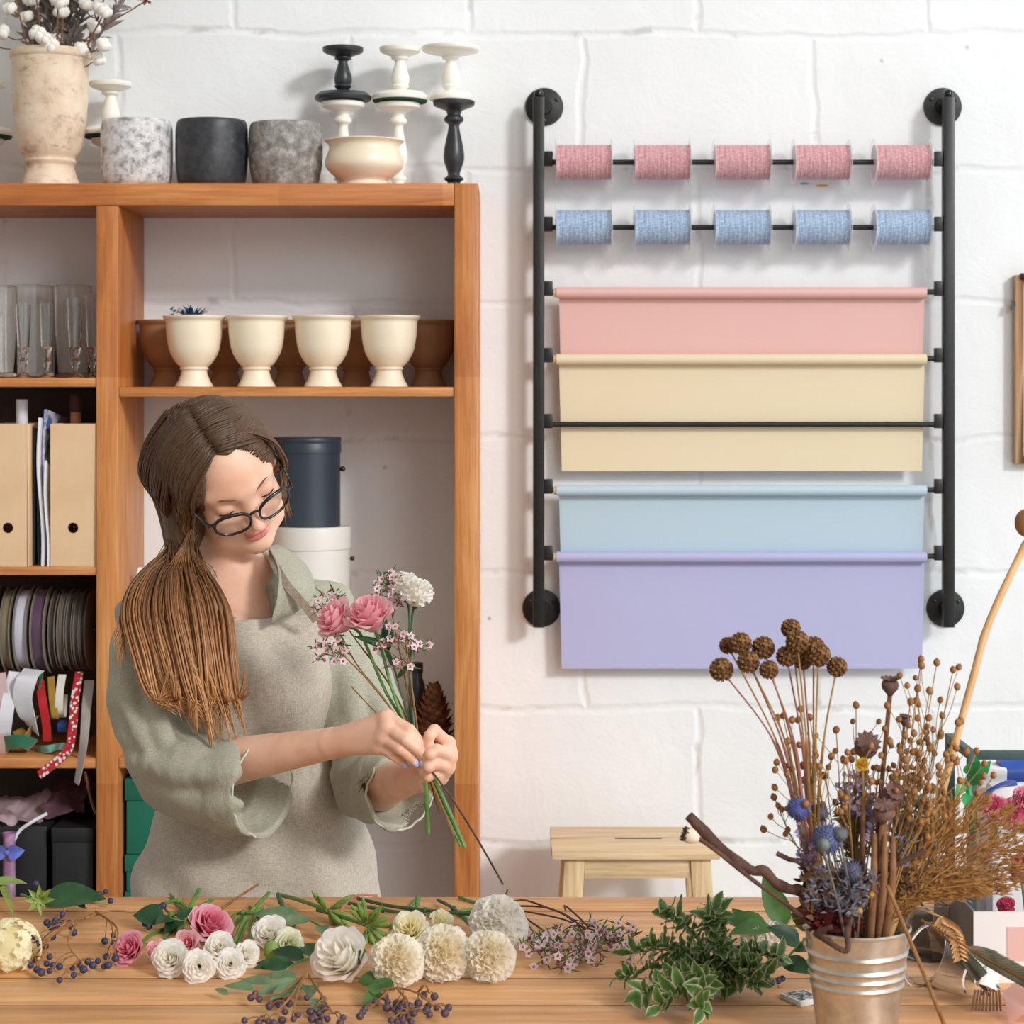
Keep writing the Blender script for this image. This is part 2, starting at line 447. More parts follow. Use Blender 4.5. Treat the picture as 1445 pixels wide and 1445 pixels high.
# ---------------------------------------------------------------- bookcase
WX = wood('pine_along_x', 0, (207, 134, 74), (186, 112, 55), (222, 156, 96), seg=0.33)
WZ = wood('pine_along_z', 2, (212, 142, 80), (190, 116, 58), (226, 164, 104), seg=0.41)
WS = wood('pine_boards', 0, (210, 140, 80), (190, 118, 60), (224, 160, 102), seg=0.0, knots=False)
PS = SH_F / FPX
def fx(px): return (px - CX) * PS
def fz(py): return CZ - (py - HY) * PS
bc = thing('bookcase', 'tall pine bookcase with open cubbyholes standing against the white brick wall', 'bookcase', (-0.8, SH_F + .15, 0))
def board(nm, x0, x1, z0, z1, m, y0=SH_F, y1=WALL_D - 0.004, bev=0.003, seg=None):
    m_ = MB(); m_.box((x0, y0, z0), (x1, y1, z1)); return mbput(nm, m_, m, bc, bevel=bev)
XL, XM0, XM1, XR0, XR1 = -1.56, fx(135.5), fx(167), fx(641), fx(675)
TOPZ = fz(258)
board('top_board', XL, XR0, fz(290), TOPZ, WX)
board('upright', XM0, XM1, 0, fz(290), WZ)
board('upright', XR0, XR1, 0, TOPZ, WZ)
board('upright', XL - 0.045, XL, 0, TOPZ, WZ)
for (a, b) in ((533, 546), (800, 812), (1070, 1085), (1400, 1415)): board('shelf_board', XL, XM0, fz(b), fz(a), WS, SH_F + 0.004)
for (a, b) in ((546, 560), (1070, 1085), (1400, 1415)): board('shelf_board', XM1, XR0, fz(b), fz(a), WS, SH_F + 0.004)
m_ = MB(); m_.box((XL, WALL_D - .009, fz(1400)), (XM0, WALL_D - .0045, fz(546))); mbput('back_panel', m_, mat('dark_cubby_back', (62, 52, 47), (72, 61, 55), 6, .8), bc, label='dark back panel')  # dark sheet behind the lower left cubbies, makes their backs darker
Z_URN, Z_GLASS, Z_FILE, Z_RIB, Z_LOW = fz(546), fz(533), fz(800), fz(1070), fz(1400)

# ---------------------------------------------------------------- work table
TZ = 0.905
WT = wood('table_pine', 0, (228, 170, 116), (213, 151, 97), (236, 188, 137), knots=True, rough=0.46, grain=.55)
tb = thing('work_table', 'wide pine work table of long planks covered with cut flowers', 'table', (0, 2.4, 0))
mb = MB(); seams = [1.86, 1.99, 2.12, 2.25, 2.381, 2.492, 2.655, 2.814, 2.898]
for a, b in zip(seams[:-1], seams[1:]): mb.box((-1.15, a + 0.0022, TZ - 0.035), (1.15, b - 0.0022, TZ))
mbput('tabletop', mb, WT, tb, bevel=0.0012)
mb = MB(); mb.box((-1.14, seams[0] + .01, TZ - .043), (1.14, seams[-1] - .01, TZ - .036)); mbput('gap_light_block', mb, WS, tb)  # unseen board added below the planks to keep light out of the gaps
seam_m = mat('seam_dark_brown', (104, 66, 38), (124, 82, 50), 30, .8)  # dark brown strips set in the plank gaps so the seam lines read dark
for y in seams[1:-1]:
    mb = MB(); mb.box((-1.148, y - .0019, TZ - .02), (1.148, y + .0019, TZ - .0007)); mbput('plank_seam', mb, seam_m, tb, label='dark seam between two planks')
mb = MB(); mb.box((-1.05, 2.80, TZ - 0.13), (1.05, 2.825, TZ - 0.035)); mb.box((-1.05, 1.93, TZ - 0.13), (1.05, 1.955, TZ - 0.035)); mbput('apron_rail', mb, WS, tb, bevel=0.002)
for x in (-1.08, 1.01):
    for y in (1.92, 2.77):
        mb = MB(); mb.box((x, y, 0), (x + 0.07, y + 0.07, TZ - 0.035)); mbput('leg', mb, WZ, tb, bevel=0.003)
def on_table(px, py, h=0.0):
    """point h above the tabletop, on the sight line of (px, py)"""
    D = (CZ - TZ - h) * FPX / (py - HY); return V((px - CX) / FPX * D, D, TZ + h)

# ---------------------------------------------------------------- camera and light
cam = bpy.data.cameras.new('camera'); co = bpy.data.objects.new('camera', cam); COL.objects.link(co)
co.location = (0, 0, CZ); co.rotation_euler = (pi / 2, 0, 0); cam.sensor_width = 36; cam.lens = FPX / 1445 * 36
cam.shift_y = -(722.5 - HY) / 1445; cam.clip_start = 0.05
cam.dof.use_dof = True; cam.dof.focus_distance = 2.95; cam.dof.aperture_fstop = 13
SC.camera = co
SC.cycles.diffuse_bounces = 8; SC.cycles.max_bounces = 16
w = bpy.data.worlds.new('room_light'); SC.world = w; w.use_nodes = True
bgn = w.node_tree.nodes['Background']; bgn.inputs['Color'].default_value = (0.93, 0.97, 1.0, 1); bgn.inputs['Strength'].default_value = 1.33
def light(nm, typ, loc, tgt, energy, col, **kw):
    l = bpy.data.lights.new(nm, typ); l.energy = energy; l.color = col
    for k, v_ in kw.items(): setattr(l, k, v_)
    o = bpy.data.objects.new(nm, l); COL.objects.link(o); o.location = loc
    o.rotation_mode = 'QUATERNION'; o.rotation_quaternion = (Vector(tgt) - Vector(loc)).to_track_quat('-Z', 'Y'); return o
light('sun', 'SUN', (4, 0, 4), (4 - 0.86, 1.0, 4 - 0.62), 1.9, (1.0, 0.985, 0.955), angle=math.radians(9))
light('table_fill_light', 'AREA', (1.9, -.6, 3.3), (0.1, 2.6, .95), 42, (1.0, .99, .96), shape='RECTANGLE', size=1.5, size_y=1.5)  # soft fill lamp added to brighten the table and flowers, not a real window
vs = SC.view_settings; vs.view_transform = 'Standard'; vs.look = 'None'; vs.exposure = -0.19; vs.gamma = 1.0; vs.use_curve_mapping = False
# ================================================================ things on the bookcase
def at_z(px, D, z): return V((px - CX) / FPX * D, D, z)
def zat(py, D): return CZ - (py - HY) / FPX * D
def sm_prof(pts, n=40):
    """smooth curve through (radius, height) pairs"""
    return [(max(p.x, 0.0), p.y) for p in curve_pts([V(a, b, 0) for a, b in pts], n)]
def lathe_thing(nm, label, cat, c, parts, group=None):
    """parts: (name, profile, material)"""
    t = thing(nm, label, cat, c, group)
    for pn, prof, m_ in parts:
        mb = MB(); mb.lathe(prof, c, 44); mbput(pn, mb, m_, t, sharp=50)
    return t
white_paint = mat('white_painted_wood', (240, 238, 228), (248, 246, 238), 12, 0.42, bump=0.1, bscale=90)
black_paint = mat('black_painted_wood', (40, 43, 46), (50, 53, 57), 12, 0.36, bump=0.1, bscale=90)
D_T = 4.32
# stone pots
def round_pot(nm, label, px, w, ytop, m_, taper=0.93, rim=0.006):
    D = D_T; s = D / FPX; R = w * s / 2; H = zat(ytop, D) - TOPZ
    prof = sm_prof([(0.001, 0), (R * taper * .82, 0.0), (R * taper * .93, 0.006), (R * taper, 0.02), (R, H * .45), (R * .995, H * .82), (R * .97, H * .95), (R * .93, H)], 44)
    prof += [(R * .88, H - .002), (R * .87, H * .8), (R * .8, 0.012), (0.0, 0.011)]
    return lathe_thing(nm, label, 'pot', at_z(px, D, TOPZ), [('body', prof, m_)])
marble = NT('speckled_stone'); _v = marble.coords()
_c = marble.ramp(marble.noise(_v, 55, 8, .7), [(0.36, (132, 130, 132)), (0.5, (205, 203, 204)), (0.6, (226, 224, 224))]); marble.base(_c); marble.b.inputs['Roughness'].default_value = .6
dark_st = NT('black_stone'); _c = dark_st.ramp(dark_st.noise(dark_st.coords(), 45, 8, .7), [(0.4, (38, 40, 44)), (0.62, (62, 64, 70)), (0.78, (120, 120, 126))]); dark_st.base(_c); dark_st.b.inputs['Roughness'].default_value = .45
grey_st = NT('grey_concrete'); _c = grey_st.ramp(grey_st.noise(grey_st.coords(), 50, 9, .72), [(0.36, (108, 105, 100)), (0.52, (146, 143, 138)), (0.68, (196, 192, 186))]); grey_st.base(_c); grey_st.b.inputs['Roughness'].default_value = .7
round_pot('stone_pot', 'white and grey speckled stone pot beside the tall clay urn on the bookcase', 193, 101, 171, marble.m, .97)
round_pot('stone_pot', 'black stone pot standing between the speckled and the grey pot', 299, 102, 171, dark_st.m, .95)
round_pot('stone_pot', 'grey mottled concrete pot standing between the black pot and the cream bowl', 403, 104, 175, grey_st.m, .92)
# cream bowl
cream = mat('cream_ceramic', (236, 218, 192), (243, 229, 206), 8, 0.3, bump=0.05, bscale=60, coat=0.2)
s_ = D_T / FPX; R = 56 * s_; H = zat(200, D_T - .03) - TOPZ
prof = sm_prof([(.001, 0), (R * .58, 0), (R * .6, .004), (R * .57, .012), (R * .75, .022), (R * .95, H * .42), (R * .97, H * .6), (R * .88, H * .82), (R * .9, H * .93), (R, H)], 50) + [(R * .98, H + .002), (R * .86, H * .9), (R * .8, H * .5), (0, H * .2)]
lathe_thing('ceramic_bowl', 'wide cream ceramic bowl in front of the stacked white candlesticks', 'bowl', at_z(514, D_T - .03, TOPZ), [('body', prof, cream)])

# candlesticks: turned wood, stacked two high
def candlestick(label, px, D, z0, z1, rt, rb, m_, fat, felt=None, base=None):
    H = z1 - z0; c = at_z(px, D, z0); t = thing('candlestick', label, 'candlestick', c, None)
    bt = 0.016
    mb = MB(); mb.lathe([(0, 0.001), (rb * .96, 0), (rb, .003), (rb, bt * .55), (rb * .94, bt * .7), (rb * .86, bt), (rb * .45, bt + .002), (0, bt + .002)], c); mbput('base', mb, base or m_, t)
    q = fat
    shaft = sm_prof([(q * .7, bt), (q * .62, bt + .006), (q * .98, bt + .014), (q * .6, bt + .022), (q * .72, H * .26), (q * 1.0, H * .36), (q * .95, H * .48), (q * .62, H * .66), (q * .55, H * .74), (q * .92, H * .78), (q * .92, H * .82), (q * .66, H * .85), (q * .85, H * .9), (q * 1.3, H - .014)], 60)
    mb = MB(); mb.lathe(shaft, c, 32); mbput('shaft', mb, m_, t)
    mb = MB(); mb.lathe([(q * .8, H - .02), (rt * .82, H - .013), (rt * .96, H - .010), (rt, H - .006), (rt, H - .001), (rt * .97, H), (rt * .6, H), (0, H)], c); mbput('drip_plate', mb, m_, t)
    if felt:
        mb = MB(); mb.lathe([(0, -.004), (rb * .93, -.004), (rb * .97, 0), (0, 0.001)], c); mbput('felt_pad', mb, felt, t, label='dark green felt pad under the base')
    return t
DC = 4.41; k_ = DC / FPX
felt = mat('green_felt', (28, 70, 52), rough=.9)
zA = zat(142, DC)
candlestick('white turned candlestick directly under the short black one, its foot behind the cream bowl', 484, DC, TOPZ, zA - .004, 31 * k_, 30 * k_, white_paint, 13 * k_)
candlestick('short black turned candlestick with wide base stacked on a white one', 484, DC, zA, zat(67, DC), 29 * k_, 40 * k_, black_paint, 12.5 * k_)
candlestick('white turned candlestick under the short white one, partly hidden by the cream bowl', 562, DC, TOPZ, zA - .006, 31 * k_, 30 * k_, white_paint, 13 * k_)
candlestick('short white turned candlestick with green felt under its base, right of the black one', 564.5, DC, zA, zat(67, DC), 29 * k_, 40 * k_, white_paint, 13 * k_, felt)
candlestick('tall black turned candlestick standing at the right end of the bookcase top', 640.5, DC, TOPZ, zA - .001, 29.5 * k_, 24 * k_, black_paint, 14.5 * k_)
candlestick('white candlestick with the widest plate on top, stacked on the tall black one', 636, DC, zA, zat(66, DC), 41 * k_, 30 * k_, white_paint, 13 * k_)
zB = zat(192, DC)
candlestick('lower white candlestick hidden behind the speckled pot, carrying another white one', 156, DC, TOPZ, zB - .006, 27 * k_, 28 * k_, white_paint, 13 * k_)
candlestick('white candlestick between the clay urn and the speckled pot', 156, DC, zB, zat(116, DC), 30 * k_, 40 * k_, white_paint, 13 * k_, felt)
candlestick('lower white candlestick at the left edge, behind the tall clay urn', -22, DC, TOPZ, zB - .006, 27 * k_, 28 * k_, white_paint, 13 * k_)
candlestick('upper white candlestick at the left edge of the photo, behind the clay urn', -22, DC, zB, zat(116, DC), 30 * k_, 40 * k_, white_paint, 13 * k_, felt)

# weathered clay urn with dried cotton
clay = NT('weathered_clay'); _v = clay.coords()
_c = clay.ramp(clay.noise(_v, 14, 8, .65), [(0.33, (168, 150, 132)), (0.45, (224, 200, 174)), (0.62, (238, 220, 198))])
_g = clay.ramp(clay.noise(clay.coords((1, 1, 2.2)), 18, 7, .7), [(0.57, (0, 0, 0)), (0.68, (255, 255, 255))]); _bw = clay.add('ShaderNodeRGBToBW'); clay.link(_g, _bw.inputs[0])
clay.base(clay.mix(clay.math('MULTIPLY', _bw.outputs[0], .6), _c, (128, 118, 110))); clay.b.inputs['Roughness'].default_value = .85
clay.nrm(clay.bump(clay.noise(_v, 80, 4), .4, .002))
s_ = D_T / FPX; zb = TOPZ; H = zat(72, D_T) - zb; kx = s_
urn_c = at_z(71, D_T, zb)
prof = sm_prof([(.001, 0), (41 * kx, 0), (42 * kx, .006), (36 * kx, .03), (33.5 * kx, .045), (36 * kx, .052), (37 * kx, .056), (35 * kx, .062), (43 * kx, .082), (49 * kx, .125), (52 * kx, .18), (53.5 * kx, H - .035), (54 * kx, H - .018)], 60)
prof += [(56 * kx, H - .016), (57 * kx, H - .008), (55 * kx, H), (51 * kx, H), (50 * kx, H - .02), (47 * kx, .15), (30 * kx, .06), (0, .055)]
lathe_thing('clay_urn', 'tall weathered beige clay urn filled with dried cotton on the bookcase', 'urn', urn_c, [('body', prof, clay.m)])
cotton = mat('cotton_fluff', (238, 234, 226), (250, 247, 240), 60, .95, bump=.5, bscale=150, bdist=.003, sheen=.3)
husk = mat('cotton_husk', (112, 78, 54), (146, 108, 78), 40, .8)
twig_r = mat('reddish_twig', (112, 70, 48), (138, 88, 62), 30, .8)
grey_dry = thin_leafy('grey_dried_leaf', (128, 118, 112), (164, 154, 146), 30, .8, trans=.2)
def boll_mesh():
    mb = MB()
    for k in range(4):
        a = k * pi / 2 + .3; mb.ball((math.cos(a) * .007, math.sin(a) * .007, .012), .011, 9, 7, (1, 1, 1.1), jit=.12)
    return mb.mesh('cotton_boll', sharp=0)
def husk_mesh():
    mb = MB()
    for k in range(5):
        a = k * 2 * pi / 5; d = V(math.cos(a), math.sin(a), .35)
        mb.leaf((0, 0, 0), d, V(0, 0, 1), .022, .010, -.9, .2, nu=2, nv=4)
    return mb.mesh('husk', sharp=0)
BOLL, HUSK = boll_mesh(), husk_mesh(); BOLL.materials.append(cotton); HUSK.materials.append(husk)
mouth = V(urn_c.x, D_T, zb + H - .03)
cot_lab = ['cotton stem leaning far left over the urn rim', 'cotton stem with bolls above the left half of the urn', 'upright cotton stem in the middle of the clay urn', 'cotton stem leaning right with bolls at the top edge', 'short cotton stem with bolls hanging over the right rim of the urn', 'cotton stem low at the front of the urn rim']
cot = [[(-25, 60), (8, 50), (16, 18), (20, -10)], [(40, 30), (62, 62), (45, 8), (50, -14)], [(88, 25), (80, 0), (92, -20), (76, 62)], [(118, 12), (140, 20), (148, -5), (128, 42)], [(110, 72), (142, 66), (135, 84), (146, 20)], [(64, 56), (72, 66), (55, 50), (82, 6)]]
for i, pts in enumerate(cot):
    root = V(mouth.x + rnd(-.03, .03), D_T + rnd(-.03, .02), mouth.z - .10)
    t = thing('cotton_stem', cot_lab[i], 'dried cotton', root, None)
    Dp = D_T + [-.03, .02, .03, 0, -.04, -.07][i]; tips = [P(x, y, Dp + rnd(-.02, .02)) for x, y in pts]
    top = max(tips, key=lambda q: q.z); mid = V(mouth.x + (top.x - mouth.x) * .55, (D_T + Dp) / 2, mouth.z + .01)
    mb = MB(); st = curve_pts([root, mid, top], 12); mb.tube(st, [.0026] * 7 + [.0018] * 6, 6)
    for q in tips:
        if q is top: continue
        a = min(st, key=lambda w_: (w_ - q).length + (0.03 if w_.z > q.z else 0)); mb.tube(curve_pts([a, (a + q) / 2 + V(0, 0, -.006), q], 6), .0014, 5)
    mbput('stem', mb, twig_r, t)
    for q in tips:
        d = (q - mouth).normalized() + V(rnd(-.3, .3), -.5, rnd(-.2, .2)); rt = quat_z(d); sc = rnd(.85, 1.15)
        inst('husk', HUSK, t, q - d.normalized() * .003, rt, sc); inst('boll', BOLL, t, q, rt, sc)
gl = ['grey dried foliage spray at the left of the cotton urn', 'grey dried foliage spray behind the cotton in the urn', 'grey dried foliage spray between the upright cotton stems', 'thin grey dried spray leaning right beyond the cotton', 'grey dried spray at the right behind the cotton stems', 'grey dried spray right of the middle of the urn']
for i, (px, py) in enumerate([(20, -30), (60, -45), (105, -40), (165, 10), (130, -20), (84, -30)]):
    root = V(mouth.x + rnd(-.03, .03), D_T + .03, mouth.z - .1); t = thing('dried_spray', gl[i], 'dried foliage', root, 'grey dried sprays in the clay urn')
    tip = P(px, py, D_T + .05); st = curve_pts([root, (root + tip) / 2 + V(0, .01, .02), tip], 14); mb = MB(); mb.tube(st, [.002] * 8 + [.001] * 7, 5); mbput('stem', mb, twig_r, t)
    mb = MB()
    for q in st[6:]:
        for k in range(16 if i < 3 else 6):
            d = V(rnd(-1, 1), rnd(-.8, .8), rnd(.1, 1.2)); mb.leaf(q, d, V(rnd(-1, 1), -1, rnd(-1, 1)), rnd(.025, .05), rnd(.006, .014), rnd(-.8, .8), .3, nu=2, nv=4)
    mbput('foliage', mb, grey_dry, t, sharp=0)
t = thing('dried_flower', 'orange brown dried bloom at the top edge right of the cotton', 'dried flower', mouth + V(.02, .03, -.1), None)
q = P(206, 1, D_T); mb = MB(); mb.tube(curve_pts([mouth + V(.02, .03, -.1), mouth + V(.05, .03, .04), q], 10), .0015, 5); mbput('stem', mb, twig_r, t)
mb = MB()
for k in range(22):
    a = rnd(0, 2 * pi); d = V(math.cos(a), math.sin(a) * .8, rnd(-.5, .8)); mb.leaf(q, d, V(0, 0, 1), rnd(.012, .022), .009, .5, .2, nu=2, nv=4)
mbput('bloom', mb, thin_leafy('rust_petal', (160, 100, 52), (196, 134, 78)), t, sharp=0)

# ---------------------------------------------------------------- urn pots on the middle shelf
ivory = mat('ivory_glaze', (240, 226, 200), (246, 234, 212), 6, .28, bump=.04, bscale=50, coat=.25)
terra = mat('tan_terracotta', (150, 112, 80), (168, 128, 94), 14, .7, bump=.15, bscale=80)
D_U = 4.275; ku = D_U / FPX; Hu = zat(447, D_U) - Z_URN
def urn_prof(R, H):
    p = sm_prof([(.001, 0), (R * .56, 0), (R * .58, .005), (R * .50, .014), (R * .42, .028), (R * .41, .034), (R * .46, .037), (R * .44, .041), (R * .58, .05), (R * .77, .072), (R * .86, .1), (R * .89, H - .02), (R * .9, H - .010), (R * .97, H - .004), (R, H)], 64)
    return p + [(R * .985, H + .0015), (R * .9, H - .001), (R * .84, H - .02), (R * .78, .09), (R * .4, .05), (0, .047)]
c0 = at_z(273, D_U, Z_URN)
mb = MB(); mb.lathe(urn_prof(44.5 * ku, Hu), (0, 0, 0), 48); UM = mb.mesh('body', sharp=60); UM.materials.append(ivory)
mb = MB(); mb.lathe(urn_prof(44.5 * ku, Hu - .004), (0, 0, 0), 48); UT = mb.mesh('body', sharp=60); UT.materials.append(terra)
labs = ['ivory footed urn pot with a blue dried sprig in it, leftmost of front row', 'ivory footed urn pot second from left in the front row', 'ivory footed urn pot third from left in the front row', 'ivory footed urn pot nearest the right upright, front row']
for px, lb in zip((274, 362, 456, 549), labs):
    t = thing('urn_pot', lb, 'urn pot', at_z(px, D_U, Z_URN), 'ivory urn pots in front row'); inst('body', UM, t, wloc(t))
labs = ['tan clay urn pot at the far left of the shelf behind the ivory ones', 'tan clay urn pot in the gap between first and second ivory urns', 'tan clay urn pot in the gap between second and third ivory urns', 'tan clay urn pot in the gap between third and fourth ivory urns', 'tan clay urn pot at the right end, in the shade of the upright']
for px, lb in zip((236, 318, 409, 503, 605), labs):
    t = thing('urn_pot', lb, 'urn pot', at_z(px, 4.41, Z_URN), 'tan urn pots in back row'); inst('body', UT, t, wloc(t))
q0 = at_z(272, D_U, Z_URN + Hu - .03); t = thing('blue_sprig', 'blue dried sprig peeking out of the leftmost ivory urn', 'dried flower', q0 - V(0, 0, .02))
mb = MB(); mb.tube([q0 - V(0, 0, .02), q0 + V(0, 0, .02)], .002, 6); mbput('stem', mb, twig_r, t)
mb = MB()
for k in range(36): 
    o = V(rnd(-.045, .04), rnd(-.02, .02), .027 + rnd(0, .012)); mb.leaf(q0 + V(0, 0, .02), o, V(0, 0, 1), o.length, .008, .4, .2, nu=2, nv=4)
for k in range(16):
    o = V(rnd(-.045, -.015), rnd(-.02, .0), rnd(.03, .045)); mb.leaf(q0 + o, V(rnd(-1, 1), -.5, rnd(-.3, .6)), V(0, 0, 1), .014, .007, .4, .2, nu=2, nv=4)
mbput('foliage', mb, thin_leafy('blue_dried', (40, 74, 122), (70, 106, 152)), t, sharp=0)

# ---------------------------------------------------------------- glassware, left cubby
glass = NT('clear_glass'); glass.b.inputs['Roughness'].default_value = .02; glass.b.inputs['Transmission Weight'].default_value = 1.0; glass.b.inputs['IOR'].default_value = 1.45
glass.b.inputs['Base Color'].default_value = lin((252, 254, 253)); glass = glass.m
def glassware(nm, lb, px, D, prof, cat='glass'):
    return lathe_thing(nm, lb, cat, at_z(px, D, Z_GLASS), [('bowl', prof, glass)], None)
def cyl_prof(R, H, th=.003): return [(0, 0), (R * .9, 0), (R, .004), (R, H), (R - th * .5, H + .001), (R - th, H), (R - th, .012), (0, .011)]
def stem_prof(R, H):
    o = sm_prof([(.001, 0), (R * .85, .001), (R * .8, .004), (R * .25, .012), (R * .3, .022), (R * .5, .032), (R * .32, .044), (R * .6, .058), (R * .72, H * .7), (R * .78, H)], 40)
    return o + [(R * .74, H), (R * .66, H * .72), (R * .5, .064), (0, .058)]
kg = 4.3 / FPX
glassware('glass_vase', 'wide cylindrical clear glass vase at the left edge of the glass cubby', -2, 4.3, cyl_prof(26 * kg, zat(405, 4.3) - Z_GLASS), 'vase')
glassware('footed_glass', 'small footed clear glass standing second from left in the glass cubby', 33, 4.26, stem_prof(13 * kg, zat(430, 4.26) - Z_GLASS))
glassware('glass_vase', 'tall clear glass cylinder behind the small footed glass', 42, 4.41, cyl_prof(34 * kg, zat(404, 4.41) - Z_GLASS), 'vase')
glassware('footed_glass', 'small footed clear glass in the middle of the glass cubby', 66, 4.26, stem_prof(12.5 * kg, zat(428, 4.26) - Z_GLASS))
glassware('footed_glass', 'footed clear glass beside the second tall cylinder', 106, 4.26, stem_prof(14 * kg, zat(420, 4.26) - Z_GLASS))
glassware('glass_vase', 'tall clear glass cylinder behind the right footed glasses', 103, 4.4, cyl_prof(27 * kg, zat(404, 4.4) - Z_GLASS), 'vase')
glassware('footed_glass', 'footed clear glass nearest the middle upright', 130, 4.3, stem_prof(12 * kg, zat(415, 4.3) - Z_GLASS))

# ---------------------------------------------------------------- magazine files and papers
card = mat('kraft_card', (222, 186, 146), (230, 198, 160), 10, .75, bump=.06, bscale=150)
dark_in = mat('dark_inside', (30, 28, 28), rough=.9)
def magazine_file(lb, x0, x1, ytop, hole):
    D0, D1 = 4.205, 4.455; a, b = at_z(x0, D0, Z_FILE), at_z(x1, D0, Z_FILE); zt = zat(ytop, D0); th = .003
    t = thing('magazine_file', lb, 'magazine file', (a + b) / 2, None); mb = MB()
    mb.box((a.x, D0, Z_FILE), (a.x + th, D1, zt)); mb.box((b.x - th, D0, Z_FILE), (b.x, D1, zt)); mb.box((a.x + th, D0, Z_FILE), (b.x - th, D1, Z_FILE + th)); mb.box((a.x + th, D1 - th, Z_FILE + th), (b.x - th, D1, zt))
    mbput('box', mb, card, t, bevel=.0006)
    # front with a finger hole
    hc = P(hole[0], hole[1], D0); hr = 7.5 * D0 / FPX; k = 32; mb = MB(); xa, xb, za, zb_ = a.x + th, b.x - th, Z_FILE + th, zt
    ring, outer = [], []
    for i in range(k):
        th_ = 2 * pi * i / k; c_, s__ = math.cos(th_), math.sin(th_); ring.append(V(hc.x + hr * c_, D0, hc.z + hr * s__))
        dx = (xb - hc.x) if c_ > 0 else (hc.x - xa); dz = (zb_ - hc.z) if s__ > 0 else (hc.z - za)
        f = min(dx / max(abs(c_), 1e-6), dz / max(abs(s__), 1e-6)); outer.append(V(hc.x + f * c_, D0, hc.z + f * s__))
    for cx_, cz_ in ((xa, za), (xb, za), (xb, zb_), (xa, zb_)):
        j = min(range(k), key=lambda i: (outer[i] - V(cx_, D0, cz_)).length); outer[j] = V(cx_, D0, cz_)
    bk = [p + V(0, th, 0) for p in ring]; ob = [p + V(0, th, 0) for p in outer]
    fs = []
    for i in range(k):
        j = (i + 1) % k; fs += [(i, j, k + j, k + i), (2 * k + i, i, j, 2 * k + j)[::-1], (2 * k + i, 3 * k + i, 3 * k + j, 2 * k + j), (k + i, k + j, 3 * k + j, 3 * k + i)]
    mb.add(ring + outer + bk + ob, fs); f = mbput('front_panel', mb, card, t, smooth=False)
    return t, a, b
magazine_file('tan card magazine file with finger hole at the left edge of the shelf', -38, 40, 598, (11, 745))
magazine_file('tan card magazine file with finger hole beside the middle upright', 71, 134.5, 598, (103, 745))
paper = mat('white_paper', (232, 232, 238), (240, 240, 246), 5, .7)
navy_p = mat('dark_folder', (34, 42, 58), (44, 52, 70), 5, .6); blue_p = mat('blue_print_paper', (92, 108, 168), (206, 210, 232), 18, .7, lo=.45, hi=.52)
teal_p = mat('teal_folder', (40, 88, 96), rough=.6)
def sheet(lb, nm, x0, x1, ytop, lean, m_, D0=4.24, dep=.2, cat='papers', th=.002, wave=0.0):
    a = at_z(x0, D0, Z_FILE).x; b = at_z(x1, D0, Z_FILE).x; zt = zat(ytop, D0); mb = MB()
    n = 10
    vs, fs = [], []
    for i in range(n + 1):
        v = i / n; x = a + (b - a) * v + lean * v * v + wave * math.sin(v * 7); z = Z_FILE + .0005 + (zt - Z_FILE) * v
        vs += [V(x, D0, z), V(x + th, D0, z), V(x + th, D0 + dep, z - .02 * v), V(x, D0 + dep, z - .02 * v)]
    for i in range(n):
        for k in range(4): fs.append((i * 4 + k, i * 4 + (k + 1) % 4, i * 4 + 4 + (k + 1) % 4, i * 4 + 4 + k))
    fs += [(3, 2, 1, 0), tuple(n * 4 + k for k in range(4))]; mb.add(vs, fs)
    return tag(mbput(nm, mb, m_, loc=((a + b) / 2, D0, Z_FILE), sharp=30), lb, cat)
sheet('dark folder standing right beside the left magazine file', 'paper_folder', 43, 43, 604, 0, navy_p, th=.009)
sheet('teal folder edge between the dark folder and the white sheets', 'paper_folder', 53, 51, 610, 0, teal_p, 4.25, th=.004)
sheet('white paper sheaf curling up between the two magazine files', 'paper_sheaf', 58, 50, 590, .004, paper, 4.215, th=.006, wave=.003)
sheet('blue and white printed sheet beside the right magazine file', 'paper_sheaf', 66, 57, 578, .006, blue_p, 4.225, th=.005, wave=.003)
sheet('white folded sheet in front, sagging over the shelf edge', 'paper_sheaf', 66.5, 60, 650, .003, paper, 4.206, .04, th=.004, wave=.002)
def stick_in(nm, lb, cat, px, D, ytop, r, m_, m2=None, ysplit=None):
    a = at_z(px, D, Z_FILE + .004); t = thing(nm, lb, cat, a); zt = zat(ytop, D)
    zs = zat(ysplit, D) if ysplit else zt
    mb = MB(); mb.lathe([(0, 0), (r, 0), (r, zs - a.z), (r * .7, zs - a.z + .0006), (0, zs - a.z + .0006)], a, 20); mbput('tube' if not m2 else 'handle', mb, m_, t)
    if m2: mb = MB(); mb.lathe([(0, zs - a.z), (r * 1.05, zs - a.z), (r * 1.25, zs - a.z + .02), (r * .9, zt - a.z), (0, zt - a.z)], a, 20); mbput('bristles', mb, m2, t)
stick_in('paper_tube', 'white rolled paper tube sticking out of the left magazine file', 'paper roll', 31, 4.3, 564, .012, paper)
stick_in('brush', 'brown handled brush with dark bristles sticking out of the right magazine file', 'brush', 107, 4.3, 556, .011, mat('brown_handle', (168, 108, 66), (182, 122, 78), 9, .5), mat('dark_bristle', (58, 32, 24), (78, 44, 34), 90, .8, stretch=(1, 1, .1)), 582)

